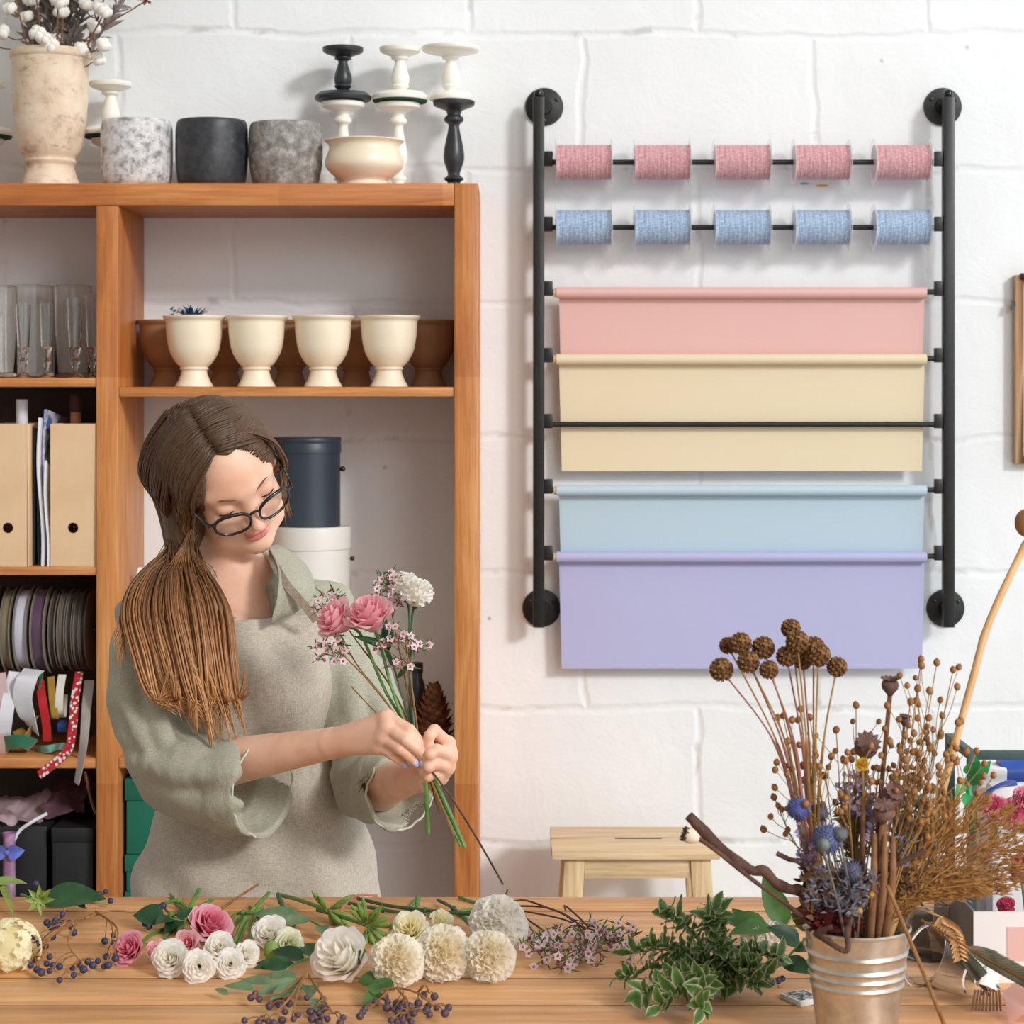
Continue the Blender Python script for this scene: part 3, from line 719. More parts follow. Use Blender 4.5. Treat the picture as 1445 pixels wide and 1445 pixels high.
# ---------------------------------------------------------------- ribbon reels on a rod
steel = mat('dark_steel', (70, 70, 74), rough=.35, metal=.8)
zr = zat(888, 4.33)
mb = MB(); mb.tube([V(XL, 4.33, zr), V(XM0, 4.33, zr)], .006, 14); tag(mbput('ribbon_rod', mb, steel, loc=((XL + XM0) / 2, 4.33, zr)), 'steel rod through the ribbon reels, held between bookcase uprights', 'rod')
reel_side = mat('reel_side', (128, 118, 108), (140, 130, 120), 8, .5)
reels = [(-6, 16, (72, 52, 60), 'plum ribbon reel cut by the left photo edge'), (20, 14, (134, 124, 100), 'olive grey ribbon reel left of the white one'), (41, 19, (206, 206, 222), 'white satin ribbon reel, brightest on the rod'), (65, 20, (92, 66, 92), 'purple ribbon reel right of the white one'),
         (84, 9, (62, 56, 52), 'narrow dark reel right of the purple one'), (97, 11, (110, 98, 88), 'taupe ribbon reel in the middle of the dark ones'), (108, 8, (60, 58, 54), 'narrow charcoal ribbon reel third from the upright'), (118, 8, (86, 76, 70), 'narrow brown ribbon reel second from the upright'), (127, 7, (50, 46, 48), 'narrow black ribbon reel nearest the middle upright')]
kr = 4.33 / FPX
for px, wd, col, lb in reels:
    c = at_z(px, 4.33, zr); t = thing('ribbon_reel', lb, 'ribbon reel', c - V(0, 0, .09), 'ribbon reels on the rod'); hw = wd * kr / 2
    R = .09 * (1 if wd > 12 else .93)
    mb = MB(); mb.lathe([(.008, -hw * .8), (R * .9, -hw * .8), (R * .91, -hw * .5), (R * .91, hw * .5), (R * .9, hw * .8), (.008, hw * .8)], c, 48, (1, 0, 0)); mbput('ribbon', mb, mat('ribbon_satin', col, rough=.35, sheen=.3), t)
    for sgn in (-1, 1):
        h0 = sgn * hw * .82; h1 = sgn * hw * .98
        mb = MB(); pr = [(.0075, h0), (R, h0), (R, h1), (.0075, h1), (.0075, h0)]; mb.lathe(pr if sgn > 0 else pr[::-1], c, 48, (1, 0, 0)); mbput('flange', mb, reel_side, t)

# loose ribbons heaped on the shelf and hanging over its edge
def ribbon_strip(lb, pts, w, m_, nm='ribbon', twist=0.0, th=.0006, n=40, side=(1, 0, 0), cat='ribbon'):
    st = curve_pts(pts, n); mb = MB(); s0 = Vector(side)
    vs, fs = [], []
    for i, p in enumerate(st):
        d = (st[min(i + 1, n)] - st[max(i - 1, 0)]).normalized(); sd = (s0 - d * s0.dot(d)).normalized(); q = Matrix.Rotation(twist * i / n, 3, d); sd = q @ sd; nn = d.cross(sd)
        vs += [p - sd * w / 2 - nn * th, p + sd * w / 2 - nn * th, p + sd * w / 2 + nn * th, p - sd * w / 2 + nn * th]
    for i in range(n):
        for k in range(4): fs.append((i * 4 + k, i * 4 + (k + 1) % 4, i * 4 + 4 + (k + 1) % 4, i * 4 + 4 + k))
    fs += [(3, 2, 1, 0), tuple(n * 4 + k for k in range(4))]; mb.add(vs, fs)
    return tag(mbput(nm, mb, m_, sharp=40), lb, cat, None)
def satin(nm, c, c2=None): return mat(nm, c, c2 or c, 20, .38, sheen=.3)
sw, sg, sr, sgo, st_, spk, swh = satin('white_satin', (222, 222, 232), (236, 236, 244)), satin('grey_satin', (168, 162, 156), (190, 184, 178)), satin('red_satin', (190, 30, 34)), satin('gold_satin', (158, 122, 40), (186, 150, 62)), satin('teal_satin', (20, 110, 88), (34, 138, 112)), satin('pale_pink_satin', (206, 176, 178)), satin('ivory_satin', (226, 222, 210))
redp = NT('red_ribbon_white_dots'); _v = redp.add('ShaderNodeTexVoronoi'); _v.inputs['Scale'].default_value = 110; redp.link(redp.coords(), _v.inputs['Vector']); redp.base(redp.ramp(_v.outputs['Distance'], [(.33, (236, 226, 226)), (.42, (184, 30, 44))])); redp.b.inputs['Roughness'].default_value = .4
Dr = 4.22
def pp(L): return [P(x, y, Dr + d) for x, y, d in L]
def on_sh(px, D): return at_z(px, D, Z_RIB + .004)
ribbon_strip('pale pink ribbon hanging at the left edge of the ribbon cubby', pp([(-2, 950, .04), (2, 1000, .02), (0, 1058, .03), (-6, 1068, .06)]), .03, spk)
ribbon_strip('white satin ribbon hanging straight down at the left of the ribbon heap', pp([(22, 948, .05), (12, 990, .02), (6, 1030, .02), (2, 1066, .05)]), .028, sw)
ribbon_strip('wide white satin ribbon folded to a point beside the gold one', pp([(48, 945, .04), (38, 958, .01), (32, 985, .008), (40, 1016, .01), (46, 1030, .03)]), .045, sw, twist=.8)
ribbon_strip('crinkled gold ribbon lying at the bottom of the white fold', pp([(24, 1030, .04), (36, 1040, .02), (44, 1026, .02), (50, 1010, .03)]), .022, sgo, twist=2.5)
ribbon_strip('plain bright red ribbon hanging in the middle of the heap', pp([(56, 960, .05), (60, 990, .02), (65, 1020, .02), (67, 1046, .03)]), .017, sr)
ribbon_strip('gold ribbon loop right of the plain red ribbon', pp([(72, 955, .05), (74, 985, .03), (78, 1012, .03), (76, 1010, .06), (74, 980, .07)]), .014, sgo)
ribbon_strip('ivory ribbon loop between the gold and the dotted red ribbons', pp([(88, 952, .05), (84, 980, .03), (84, 1006, .03), (88, 1010, .06), (90, 980, .07)]), .016, swh)
ribbon_strip('red ribbon with white dots curling down over the shelf edge', pp([(112, 948, .04), (106, 985, .01), (102, 1030, -.02), (96, 1058, -.028), (76, 1078, -.03), (55, 1094, -.03)]), .018, redp.m, side=(1, -.2, .1))
ribbon_strip('silver grey ribbon hanging beside the middle upright over the shelf edge', pp([(126, 960, .04), (122, 1000, .01), (119, 1040, -.018), (114, 1075, -.022), (108, 1106, -.02)]), .02, sg, twist=.9)
ribbon_strip('thin teal ribbon curl under the white reel', pp([(50, 945, .06), (58, 955, .03), (54, 968, .03), (62, 972, .05)]), .012, st_, twist=2)
ribbon_strip('teal ribbon coil lying on the shelf left', [on_sh(-8, 4.30), on_sh(10, 4.24) + V(0, 0, .02), on_sh(30, 4.23) + V(0, 0, .026), on_sh(46, 4.26) + V(0, 0, .012), on_sh(40, 4.32)], .03, st_, twist=1.0, side=(0, 0, 1))
ribbon_strip('pale teal ribbon coil lying on the shelf behind the red ribbon', [on_sh(54, 4.28), on_sh(68, 4.24) + V(0, 0, .008), on_sh(86, 4.25) + V(0, 0, .012), on_sh(92, 4.3)], .016, satin('aqua_satin', (120, 196, 184)), twist=.8, side=(0, 0, 1))
mb = MB(); c = on_sh(88, 4.3) + V(0, 0, .045); mb.lathe([(.004, -.008), (.012, -.008), (.012, .008), (.004, .008)], c, 20, (1, 0, 0)); tag(mbput('thread_reel', mb, satin('blue_satin', (44, 84, 170)), loc=c), 'tiny blue reel under the gold loop', 'reel')

# lowest left cubby: black box, tissue, lilac vase with a bow
Zl = Z_LOW
black_card = mat('black_card', (26, 27, 30), (34, 35, 39), 6, .5)
a = at_z(74, 4.23, Zl); b = at_z(131, 4.23, Zl); zt = zat(1168, 4.23)
t = thing('gift_box', 'black lidded box in the lowest left cubby beside the upright', 'box', (a + b) / 2)
mb = MB(); mb.box((a.x, 4.23, Zl), (b.x, 4.46, zt - .03)); mbput('body', mb, black_card, t, bevel=.002)
mb = MB(); mb.box((a.x - .002, 4.228, zt - .03), (b.x + .001, 4.462, zt)); mbput('lid', mb, black_card, t, bevel=.002)
a = at_z(-30, 4.25, Zl); b = at_z(66, 4.25, Zl)
t = thing('storage_box', 'black open box under pink tissue at the left edge', 'box', (a + b) / 2); mb = MB(); mb.box((a.x, 4.25, Zl), (b.x, 4.46, zat(1166, 4.25))); mbput('body', mb, black_card, t, bevel=.002)
tissue = thin_leafy('pink_tissue', (208, 178, 190), (228, 204, 212), 30, .8); tissue2 = thin_leafy('mauve_tissue', (120, 84, 98), (146, 108, 120), 30, .8)
def crumple(lb, px0, px1, py0, py1, D, m_, seed, amp=.03, nm='tissue_paper'):
    mb = MB(); a, b = P(px0, py1, D), P(px1, py0, D)
    def fn(u, v):
        p = V(a.x + (b.x - a.x) * u, D + .16 * v - .03, a.z + (b.z - a.z) * (.35 + .5 * v))
        q = p * 22 + V(seed, seed, 0); n_ = noise.noise_vector(q) + noise.noise_vector(q * 2.3) * .5
        return p + n_ * amp, 0
    mb.grid(fn, 30, 12); return tag(mbput(nm, mb, m_, sharp=0), lb, 'tissue paper')
crumple('pink white tissue paper heaped in the black box at the left edge', -25, 58, 1128, 1174, 4.28, tissue, 3.0, .018)
crumple('mauve tissue paper hanging over the black lidded box', 62, 122, 1096, 1170, 4.32, tissue2, 9.0, .018)
lil = mat('lilac_marbled', (150, 96, 140), (196, 160, 190), 40, .4)
vc = at_z(13, 4.225, Zl); Hh = zat(1175, 4.225) - Zl
t = lathe_thing('slim_vase', 'slim lilac marbled vase tied with a blue bow, lowest left cubby', 'vase', vc, [('body', [(0, 0), (.015, 0), (.0165, .01), (.0125, Hh * .6), (.012, Hh - .01), (.014, Hh), (.011, Hh), (.009, .02), (0, .015)], lil)])
mb = MB(); zc = zat(1202, 4.215)
for sgn in (-1, 1):
    mb.leaf(V(vc.x, 4.208, zc), V(sgn, -.1, .1), V(0, -1, 0), .035, .034, .5, .5, nu=4, nv=8)
mb.ball(V(vc.x, 4.207, zc), .006, 10, 8); mbput('bow', mb, satin('blue_bow', (84, 100, 190), (110, 128, 214)), t, sharp=0)
mb = MB(); mb.tube(curve_pts(pp([(18, 1190, .01), (28, 1172, .02), (45, 1160, .02), (66, 1148, .04)]), 14), .0035, 6); tag(mbput('cord', mb, paper), 'white cord looping over the pink tissue beside the lilac vase', 'cord')
mb = MB(); mb.tube(curve_pts(pp([(120, 1090, -.01), (124, 1110, .01), (130, 1135, .01), (135, 1148, .01)]), 12), .003, 6); tag(mbput('dry_twig', mb, twig_r), 'dry brown twig hanging beside the middle upright in lowest cubby', 'twig')

# right bay: green boxes, hat box, black tin, pine cone
greenc = mat('green_card', (18, 104, 84), (26, 118, 96), 5, .55)
zz = Z_LOW; xa = at_z(178, 4.24, 0).x; gl_ = ['lowest green lidded box of the stack behind the woman', 'middle green box of the stack behind the woman', 'topmost green box of the stack behind the woman, under the shelf']
for (y0, y1), lb in zip(((1415, 1258), (1258, 1206), (1206, 1098)), gl_):
    z0, z1 = (zat(y0, 4.24) if y0 < 1400 else zz), zat(y1, 4.24) - .001
    t = thing('green_box', lb, 'box', V(xa + .08, 4.34, z0), 'green boxes stacked in the right bay'); lid = min(.045, (z1 - z0) * .45)
    mb = MB(); mb.box((xa, 4.243, z0), (xa + .17, 4.45, z1 - lid)); mbput('body', mb, greenc, t, bevel=.002)
    mb = MB(); mb.box((xa - .003, 4.239, z1 - lid), (xa + .173, 4.453, z1)); mbput('lid', mb, greenc, t, bevel=.002)
whc = mat('white_card', (226, 223, 216), (232, 230, 224), 6, .5)
c = at_z(440, 4.35, Z_RIB); R = 55 * 4.35 / FPX; z1 = zat(742, 4.35) - c.z; zl = zat(772, 4.35) - c.z
t = thing('hat_box', 'tall round white hat box with lid behind the woman, under the dark tin', 'box', c)
mb = MB(); mb.lathe([(0, 0), (R * .97, 0), (R * .97, zl), (0, zl)], c, 56); mbput('body', mb, whc, t)
mb = MB(); mb.lathe([(R * .9, zl - .002), (R, zl - .002), (R, z1 - .003), (R * .985, z1), (0, z1)], c, 56); mbput('lid', mb, whc, t)
mb = MB(); mb.ball(c + V(R + .003, 0, zat(788, 4.35) - c.z), .005, 10, 8); mbput('rivet', mb, steel, t)
c2 = at_z(433, 4.35, c.z + z1); R = 48.5 * 4.35 / FPX; H = zat(617, 4.35) - c2.z
tin = mat('blue_black_card', (44, 54, 66), (52, 63, 76), 4, .42)
t = thing('round_tin', 'dark blue black round box with lid standing on the white hat box', 'box', c2)
mb = MB(); mb.lathe([(0, 0), (R * .97, 0), (R * .97, H - .03), (0, H - .03)], c2, 56); mbput('body', mb, tin, t)
mb = MB(); mb.lathe([(R * .9, H - .032), (R, H - .032), (R, H - .015), (R * .985, H - .013), (R * .985, H - .011), (R, H - .009), (R, H - .002), (R * .98, H), (0, H)], c2, 56); mbput('lid', mb, tin, t)
mb = MB(); mb.ball(c2 + V(R + .003, 0, H - .066), .006, 10, 8); mbput('rivet', mb, steel, t)
# cone
cone = mat('cone_scale', (92, 52, 30), (142, 88, 54), 40, .75)
cc = at_z(612, 4.30, Z_RIB); t = thing('pine_cone', 'large brown pine cone on the low shelf beside the right upright', 'pine cone', cc)
mb = MB(); mb.lathe([(0, .002), (.02, .004), (.03, .04), (.02, .1), (0, .125)], cc, 16); mbput('core', mb, cone, t)
mb = MB(); nS = 95
for i in range(nS):
    v = (i + .5) / nS; a = i * 2.39996; r = .036 * math.sin(pi * min(1, v * .75 + .22)); z = .008 + .115 * v
    d = V(math.cos(a), math.sin(a), .25 + v * 1.1); mb.leaf(cc + V(math.cos(a) * r * .5, math.sin(a) * r * .5, z), d, V(0, 0, 1) - V(math.cos(a), math.sin(a), 0) * .5, .036 * (1.15 - v * .5), .026, -.5, .3, nu=4, nv=5)
mbput('scales', mb, cone, t, sharp=0)
bc_ = at_z(588, 4.38, Z_RIB); t = thing('dark_bottle', 'slim black bottle standing behind the bouquet and pine cone', 'bottle', bc_)
H = zat(935, 4.38) - bc_.z; mb = MB(); mb.lathe([(0, 0), (.017, 0), (.018, .01), (.018, H * .72), (.012, H * .82), (.011, H)], bc_, 24); mbput('body', mb, black_paint, t)
mb = MB(); mb.lathe([(.011, H * .88), (.0135, H * .88), (.0135, H), (0, H)], bc_, 24); mbput('cap', mb, black_card, t)
# brown carton with papers at the left of the bay
a = at_z(175, 4.30, Z_RIB); zt = zat(836, 4.30); brn = mat('brown_carton', (134, 84, 52), (150, 98, 62), 6, .7)
t = thing('carton', 'tall brown carton behind the woman at the left of the bay', 'carton', a + V(.05, .08, 0)); mb = MB(); mb.box((a.x, 4.30, a.z), (a.x + .1, 4.46, zt)); mbput('body', mb, brn, t, bevel=.002)
mb = MB(); p0 = P(187, 838, 4.31); mb.grid(lambda u, v: (p0 + V(.03 * u + .012 * v, .03 * u, .055 * v - .004 * u), 0), 4, 4); tag(mbput('paper_note', mb, paper, sharp=0), 'white paper corner poking up behind the woman beside the bookcase side', 'paper')
# ================================================================ black wall rack with thread spools and wrapping paper
iron = mat('black_iron', (24, 24, 25), (32, 32, 33), 60, .38, bump=.12, bscale=300, bdist=.0005)
gloss = mat('gloss_black_ball', (12, 12, 13), rough=.12)
DK = 4.445; kk = DK / FPX
rk = thing('wall_rack', 'black iron wall rack with seven bars holding spools and wrapping paper', 'rack', P(1049, 885, DK))
bars_y = (229, 321, 412, 506, 599, 691, 785); RX = ((752, 768), (1330, 1346)); hd = .012
for (xa, xb), sg_ in zip(RX, (1, -1)):
    a, b = P(xa, 137, DK), P(xb, 885, DK)
    mb = MB(); mb.box((a.x, DK - hd, b.z), (b.x, DK + hd, a.z)); mbput('side_rail', mb, iron, rk, bevel=.0018)
    cxm = (xa + xb) / 2
    mb = MB(); c = P(cxm, 138, DK); mb.lathe([(0, -.004), (.0085, -.003), (.0085, .002), (.006, .004)], c, 20); mb.ball(c + V(0, 0, .008), .0105, 20, 14); mbput('ball_finial', mb, gloss, rk)
    for py, off in ((151, 8), (858, 4)):
        c = P(cxm + off * sg_, py, WALL_D)
        c = V(c.x, WALL_D, c.z)
        mb = MB(); mb.lathe([(0, .0), (.041, .0), (.0415, .002), (.040, .006), (.018, .009), (.0165, .020), (.0, .020)], c, 44, (0, -1, 0))
        fl = mbput('wall_flange', mb, iron, rk)
        mb = MB(); mb.tube([V((a.x + b.x) / 2, DK, c.z), V((a.x + b.x) / 2, WALL_D - .008, c.z)], .0095, 18); mbput('standoff', mb, iron, rk)
        for k in range(3):
            th = k * 2 * pi / 3 + .5; mb = MB(); mb.lathe([(.0045, 0), (.0045, .0015), (.0025, .0028), (0, .0028)], c + V(math.cos(th) * .03, -.0068, math.sin(th) * .03), 12, (0, -1, 0)); mbput('screw', mb, iron, fl)
for y in bars_y:
    z = zat(y, DK)
    mb = MB(); mb.tube([V(at_z(770, DK, 0).x, DK, z), V(at_z(1328, DK, 0).x, DK, z)], .0058, 16); mbput('bar', mb, iron, rk)
    for xa, xb in ((768, 780), (1318.5, 1330)):
        a, b = P(xa, y - 15, DK), P(xb, y + 5.5, DK); mb = MB(); mb.box((a.x, DK - .0085, b.z), (b.x, DK + .0085, a.z)); mbput('bar_bracket', mb, iron, rk, bevel=.001)
# thread spools
def thread(nm, c1, c2, c3):
    t = NT(nm); v = t.coords((420, 30, 30)); w_ = t.noise(v, 1.0, 3, .6); f = t.noise(t.coords((60, 200, 200)), 2.0, 3)
    t.base(t.mix(.5, t.ramp(w_, [(.35, c1), (.5, c2), (.66, c3)]), t.ramp(f, [(.35, c1), (.65, c3)]))); t.b.inputs['Roughness'].default_value = .75; t.b.inputs['Sheen Weight'].default_value = .3
    t.nrm(t.bump(w_, .6, .0015)); return t.m
pk = thread('pink_thread', (176, 116, 124), (204, 146, 152), (230, 186, 190)); bl = thread('blue_thread', (110, 138, 178), (150, 176, 208), (194, 212, 232))
plastic = NT('clear_plastic'); plastic.b.inputs['Base Color'].default_value = lin((248, 248, 250)); plastic.b.inputs['Roughness'].default_value = .2; _t = plastic.add('ShaderNodeBsdfTransparent'); _x = plastic.add('ShaderNodeMixShader'); _x.inputs[0].default_value = .34
plastic.link(_t.outputs[0], _x.inputs[1]); plastic.link(plastic.b.outputs[0], _x.inputs[2]); plastic.link(_x.outputs[0], plastic.n['Material Output'].inputs['Surface']); plastic = plastic.m
ords = ['leftmost', 'second from left', 'middle', 'fourth from left', 'rightmost']
def spool_parts(m_):
    hw = 38.5 * kk; r = 24.5 * kk; mb = MB(); n = 60; pr = [(.007, -hw)]
    for i in range(n + 1): pr.append((r * (1 + .012 * math.sin(i * 2.9) + .008 * math.sin(i * 1.3)), -hw + 2 * hw * i / n))
    pr += [(.007, hw)]; mb.lathe(pr, (0, 0, 0), 48, (1, 0, 0)); body = mb.mesh('thread', sharp=60); body.materials.append(m_)
    mb = MB(); mb.lathe([(.0066, -.0007), (33 * kk, -.0007), (33.3 * kk, 0), (33 * kk, .0007), (.0066, .0007), (.0066, -.0007)], (0, 0, 0), 48, (1, 0, 0)); fl = mb.mesh('flange', sharp=50); fl.materials.append(plastic)
    return body, fl, hw
for y, m_, nm in ((229, pk, 'pink'), (321, bl, 'blue')):
    body, fl, hw = spool_parts(m_)
    for px, od in zip((823.5, 934, 1046.5, 1158.5, 1271.5), ords):
        c = at_z(px, DK, zat(y, DK)); t = thing('thread_spool', '%s spool of %s linen thread on the %s bar of the black rack' % (od, nm, 'top' if nm == 'pink' else 'second'), 'spool', c - V(0, 0, 33 * kk), '%s thread spools on the rack' % nm)
        inst('thread', body, t, c); inst('flange', fl, t, c - V(hw + .001, 0, 0)); inst('flange', fl, t, c + V(hw + .001, 0, 0))
# wrapping paper rolls
corem = mat('cardboard_core', (206, 184, 146), (220, 200, 164), 20, .8)
def wrap_roll(lb, y, ybot, col, Dsheet_b):
    z = zat(y, DK); m_ = mat('wrapping_paper', col, tuple(min(255, c + 2) for c in col), 3, .55, bump=.03, bscale=40); R = .0115
    x0, x1 = at_z(785, DK, 0).x, at_z(1307, DK, 0).x
    t = thing('paper_roll', lb, 'wrapping paper', V((x0 + x1) / 2, DK, z - .0135), 'wrapping paper rolls on the rack'); mb = MB()
    mb.lathe([(.0064, x0 - .006), (.009, x0 - .006), (.009, x1 + .0), (.0064, x1), (.0064, x0 - .006)], V(0, DK, z), 28, (1, 0, 0)); mbput('core', mb, corem, t)
    mb = MB(); mb.lathe([(.0091, x0), (R, x0), (R, x1), (.0091, x1), (.0091, x0)], V(0, DK, z), 36, (1, 0, 0)); mbput('roll', mb, m_, t)
    xa, xb = at_z(789, DK, 0).x, at_z(1306.5, DK, 0).x; xc, xd = at_z(793, DK, 0).x, at_z(1303, DK, 0).x; zb_ = zat(ybot, DK)
    mb = MB(); th = .0004; nv = 14; vs, fs = [], []
    for i in range(nv + 1):
        v = i / nv; D = DK + R + .0006 + (Dsheet_b - DK - R) * v ** .8
        vs += [V(xa + (xc - xa) * v, D - th, z + (zb_ - z) * v), V(xb + (xd - xb) * v, D - th, z + (zb_ - z) * v), V(xb + (xd - xb) * v, D + th, z + (zb_ - z) * v), V(xa + (xc - xa) * v, D + th, z + (zb_ - z) * v)]
    for i in range(nv):
        for k in range(4): fs.append((i * 4 + k, i * 4 + (k + 1) % 4, i * 4 + 4 + (k + 1) % 4, i * 4 + 4 + k))
    fs += [(3, 2, 1, 0), tuple(nv * 4 + k for k in range(4))]; mb.add(vs, fs); mbput('hanging_sheet', mb, m_, t, sharp=40)
wrap_roll('salmon pink wrapping paper roll hanging from the third bar of the rack', 413, 580, (226, 181, 175), DK + .024)
wrap_roll('sand beige wrapping paper roll hanging behind the fifth bar of the rack', 507, 665, (228, 212, 180), DK + .016)
wrap_roll('pale blue wrapping paper roll hanging from the sixth bar of the rack', 692, 850, (184, 206, 220), DK + .024)
wrap_roll('lavender wrapping paper roll hanging lowest on the rack', 786, 945, (180, 181, 220), DK + .016)

# ---------------------------------------------------------------- stool, picture frame
birch = wood('birch', 0, (234, 206, 164), (222, 190, 146), (242, 218, 180), knots=False, rough=.5, grain=.7); birch_z = wood('birch_upright', 2, (228, 198, 154), (216, 184, 138), (238, 212, 172), knots=False, rough=.5, grain=.7)
D0, D1 = 4.17, 4.40; k0 = D0 / FPX; zs = zat(1200, D0); x0, x1 = at_z(779, D0, 0).x, at_z(1016, D0, 0).x
t = thing('step_stool', 'pale birch stool with slotted seat behind the work table against the wall', 'stool', V((x0 + x1) / 2, (D0 + D1) / 2, 0))
mb = MB(); me = None; sx0, sx1, sy0, sy1 = at_z(868, 4.28, 0).x, at_z(934, 4.28, 0).x, 4.279, 4.291
for bx in (((x0, D0), (x1, sy0)), ((x0, sy1), (x1, D1)), ((x0, sy0), (sx0, sy1)), ((sx1, sy0), (x1, sy1))): mb.box((bx[0][0], bx[0][1], zs - .019), (bx[1][0], bx[1][1], zs))
mbput('seat', mb, birch, t, bevel=.0012)
for sgn, xa in ((-1, 797), (1, 975)):
    for Dl in (D0 + .012, D1 - .05):
        a = at_z(xa, D0, 0).x; wd = 29 * k0; sp = sgn * .045; mb = MB(); z1 = zs - .019
        mb.add([(a + sp, Dl, 0), (a + wd + sp, Dl, 0), (a + wd + sp, Dl + .032, 0), (a + sp, Dl + .032, 0), (a, Dl, z1), (a + wd, Dl, z1), (a + wd, Dl + .032, z1), (a, Dl + .032, z1)], [(0, 3, 2, 1), (4, 5, 6, 7), (0, 1, 5, 4), (1, 2, 6, 5), (2, 3, 7, 6), (3, 0, 4, 7)])
        mbput('leg', mb, birch_z, t, bevel=.002)
for Dl in (D0 + .018, D1 - .044):
    mb = MB(); mb.box((at_z(826, D0, 0).x, Dl, zs - .019 - 29 * k0), (at_z(975, D0, 0).x, Dl + .02, zs - .0195)); mbput('apron', mb, birch, t, bevel=.001)
zr_ = .25; mb = MB(); mb.box((at_z(810, D0, 0).x - .02, 4.27, zr_), (at_z(990, D0, 0).x + .02, 4.30, zr_ + .04)); mbput('stretcher', mb, birch, t, bevel=.001)
for sgn, xa in ((-1, 797), (1, 975)):
    a = at_z(xa, D0, 0).x + sgn * .03 + .008; mb = MB(); mb.box((a, D0 + .04, zr_), (a + .022, D1 - .045, zr_ + .04)); mbput('stretcher', mb, birch, t, bevel=.001)
oak = wood('frame_oak', 2, (190, 150, 112), (170, 128, 92), (206, 170, 132), knots=False)
Dp = 4.475; a, b = P(1433, 388, Dp), P(1640, 655, Dp); fw = .018
t = thing('picture_frame', 'wood framed picture on the wall at the right photo edge', 'picture frame', V((a.x + b.x) / 2, WALL_D, b.z)); mb = MB()
mb.box((a.x, Dp, b.z), (a.x + fw, WALL_D - .001, a.z)); mb.box((b.x - fw, Dp, b.z), (b.x, WALL_D - .001, a.z)); mb.box((a.x + fw, Dp, b.z), (b.x - fw, WALL_D - .001, b.z + fw)); mb.box((a.x + fw, Dp, a.z - fw), (b.x - fw, WALL_D - .001, a.z)); mbput('frame', mb, oak, t, bevel=.0015)
mb = MB(); mb.box((a.x + fw, Dp + .008, b.z + fw), (b.x - fw, WALL_D - .002, a.z - fw)); mbput('print', mb, mat('cream_print', (238, 234, 224), (246, 243, 236), 4, .6), t)
mb = MB(); q = P(1443, 388, Dp - .002); mb.box((q.x - .004, Dp - .006, q.z - .008), (q.x + .02, Dp + .01, q.z + .004)); mbput('clip', mb, iron, t, bevel=.001)
q = P(1432, 432, 4.478); mb = MB()
for k in range(14): mb.leaf(q, V(rnd(-1, .2), rnd(-.4, .1), rnd(-1, 1)), V(0, -1, 0), rnd(.008, .018), .008, .3, .2, nu=2, nv=4)
tag(mbput('leaf_sprig', mb, thin_leafy('grey_green_leaf', (84, 96, 90), (110, 118, 108)), sharp=0), 'small grey green leaf sprig tucked at the left side of the picture frame', 'leaf')
# ================================================================ the florist
def W(px, py, D): return P(px, py, D)
HR = V(.855, .285, .43).normalized(); HF = V(.50, -.68, -.535); HF = (HF - HR * HF.dot(HR)).normalized(); HU = HF.cross(HR).normalized()
HO = W(354, 716, 3.03) - (HU * -.008 + HF * .012)
def H3(r, u, f): return HO + HR * r + HU * u + HF * f
BH = [np.array(x) for x in (HR, HU, HF)]
SHR, SHL = W(212, 880, 3.12), W(455, 872, 3.18)            # shoulder joints (her right, her left)
ELR, ELL = W(240, 1090, 3.05), W(520, 1108, 3.10)
WRR, WRL = W(468, 1049, 2.875), W(577, 1099, 2.885)
NECK = W(333, 850, 3.185)
fgr, footz = None, 0.0
root = thing('person', 'young woman in sage shirt and linen apron with glasses, binding a bouquet at the table', 'person', V(W(365, 1200, 3.15).x, 3.16, 0))

# ---- body: one continuous surface
vb = Vol((-.64, 2.74, .70), (-.06, 3.34, 1.62), .0021)
def E(c, r, k): vb.ell(H3(*c), r, k, BH)
E((0, .022, -.081), (.067, .073, .084), 0)
E((0, -.030, -.050), (.0545, .072, .056), .03)
vb.chain([H3(.046, -.050, -.085), H3(.036, -.088, -.045), H3(.0, -.1, -.022)], [.018, .016, .016], .03)
vb.chain([H3(-.046, -.050, -.085), H3(-.036, -.088, -.045), H3(.0, -.1, -.022)], [.018, .016, .016], .03)
E((0, -.1, -.014), (.017, .014, .013), .018)
for s in (-1, 1):
    E((s * .033, -.034, -.020), (.022, .019, .020), .022)                    # cheeks
    vb.cap(H3(s * .010, .014, -.0045), H3(s * .046, .013, -.024), .008, .007, .016)  # brow ridge
    vb.ell(H3(s * .031, -.006, .011), (.017, .012, .014), .016, BH, 's')   # socket
    E((s * .031, -.0065, -.0125), (.0155, .0125, .0130), .004)                  # lidded eye
vb.chain([H3(0, .006, -.004), H3(0, -.020, .006), H3(0, -.040, .0165)], [.0065, .0068, .0080], .010)
E((0, -.043, .0165), (.0088, .0078, .0085), .006)
for s in (-1, 1):
    E((s * .0105, -.0455, .006), (.0068, .0062, .0085), .006)
    vb.ell(H3(s * .0055, -.0515, .0095), (.0028, .0022, .004), .002, BH, 's')
vb.cap(H3(0, -.054, .003), H3(0, -.062, .0035), .0022, .003, .006, 's')
E((0, -.0665, -.001), (.0200, .0048, .0088), .004)
E((.006, -.0650, .0015), (.009, .0048, .0075), .004); E((-.006, -.0650, .0015), (.009, .0048, .0075), .004)
E((0, -.0765, -.0010), (.0180, .0062, .0092), .0035)
vb.chain([H3(-.022, -.0708, -.006), H3(-.010, -.0712, .0085), H3(.010, -.0712, .0085), H3(.022, -.0708, -.006)], [.0009, .0013, .0013, .0009], .002, 's')
for s in (-1, 1): E((s * .070, -.012, -.082), (.008, .030, .018), .008)
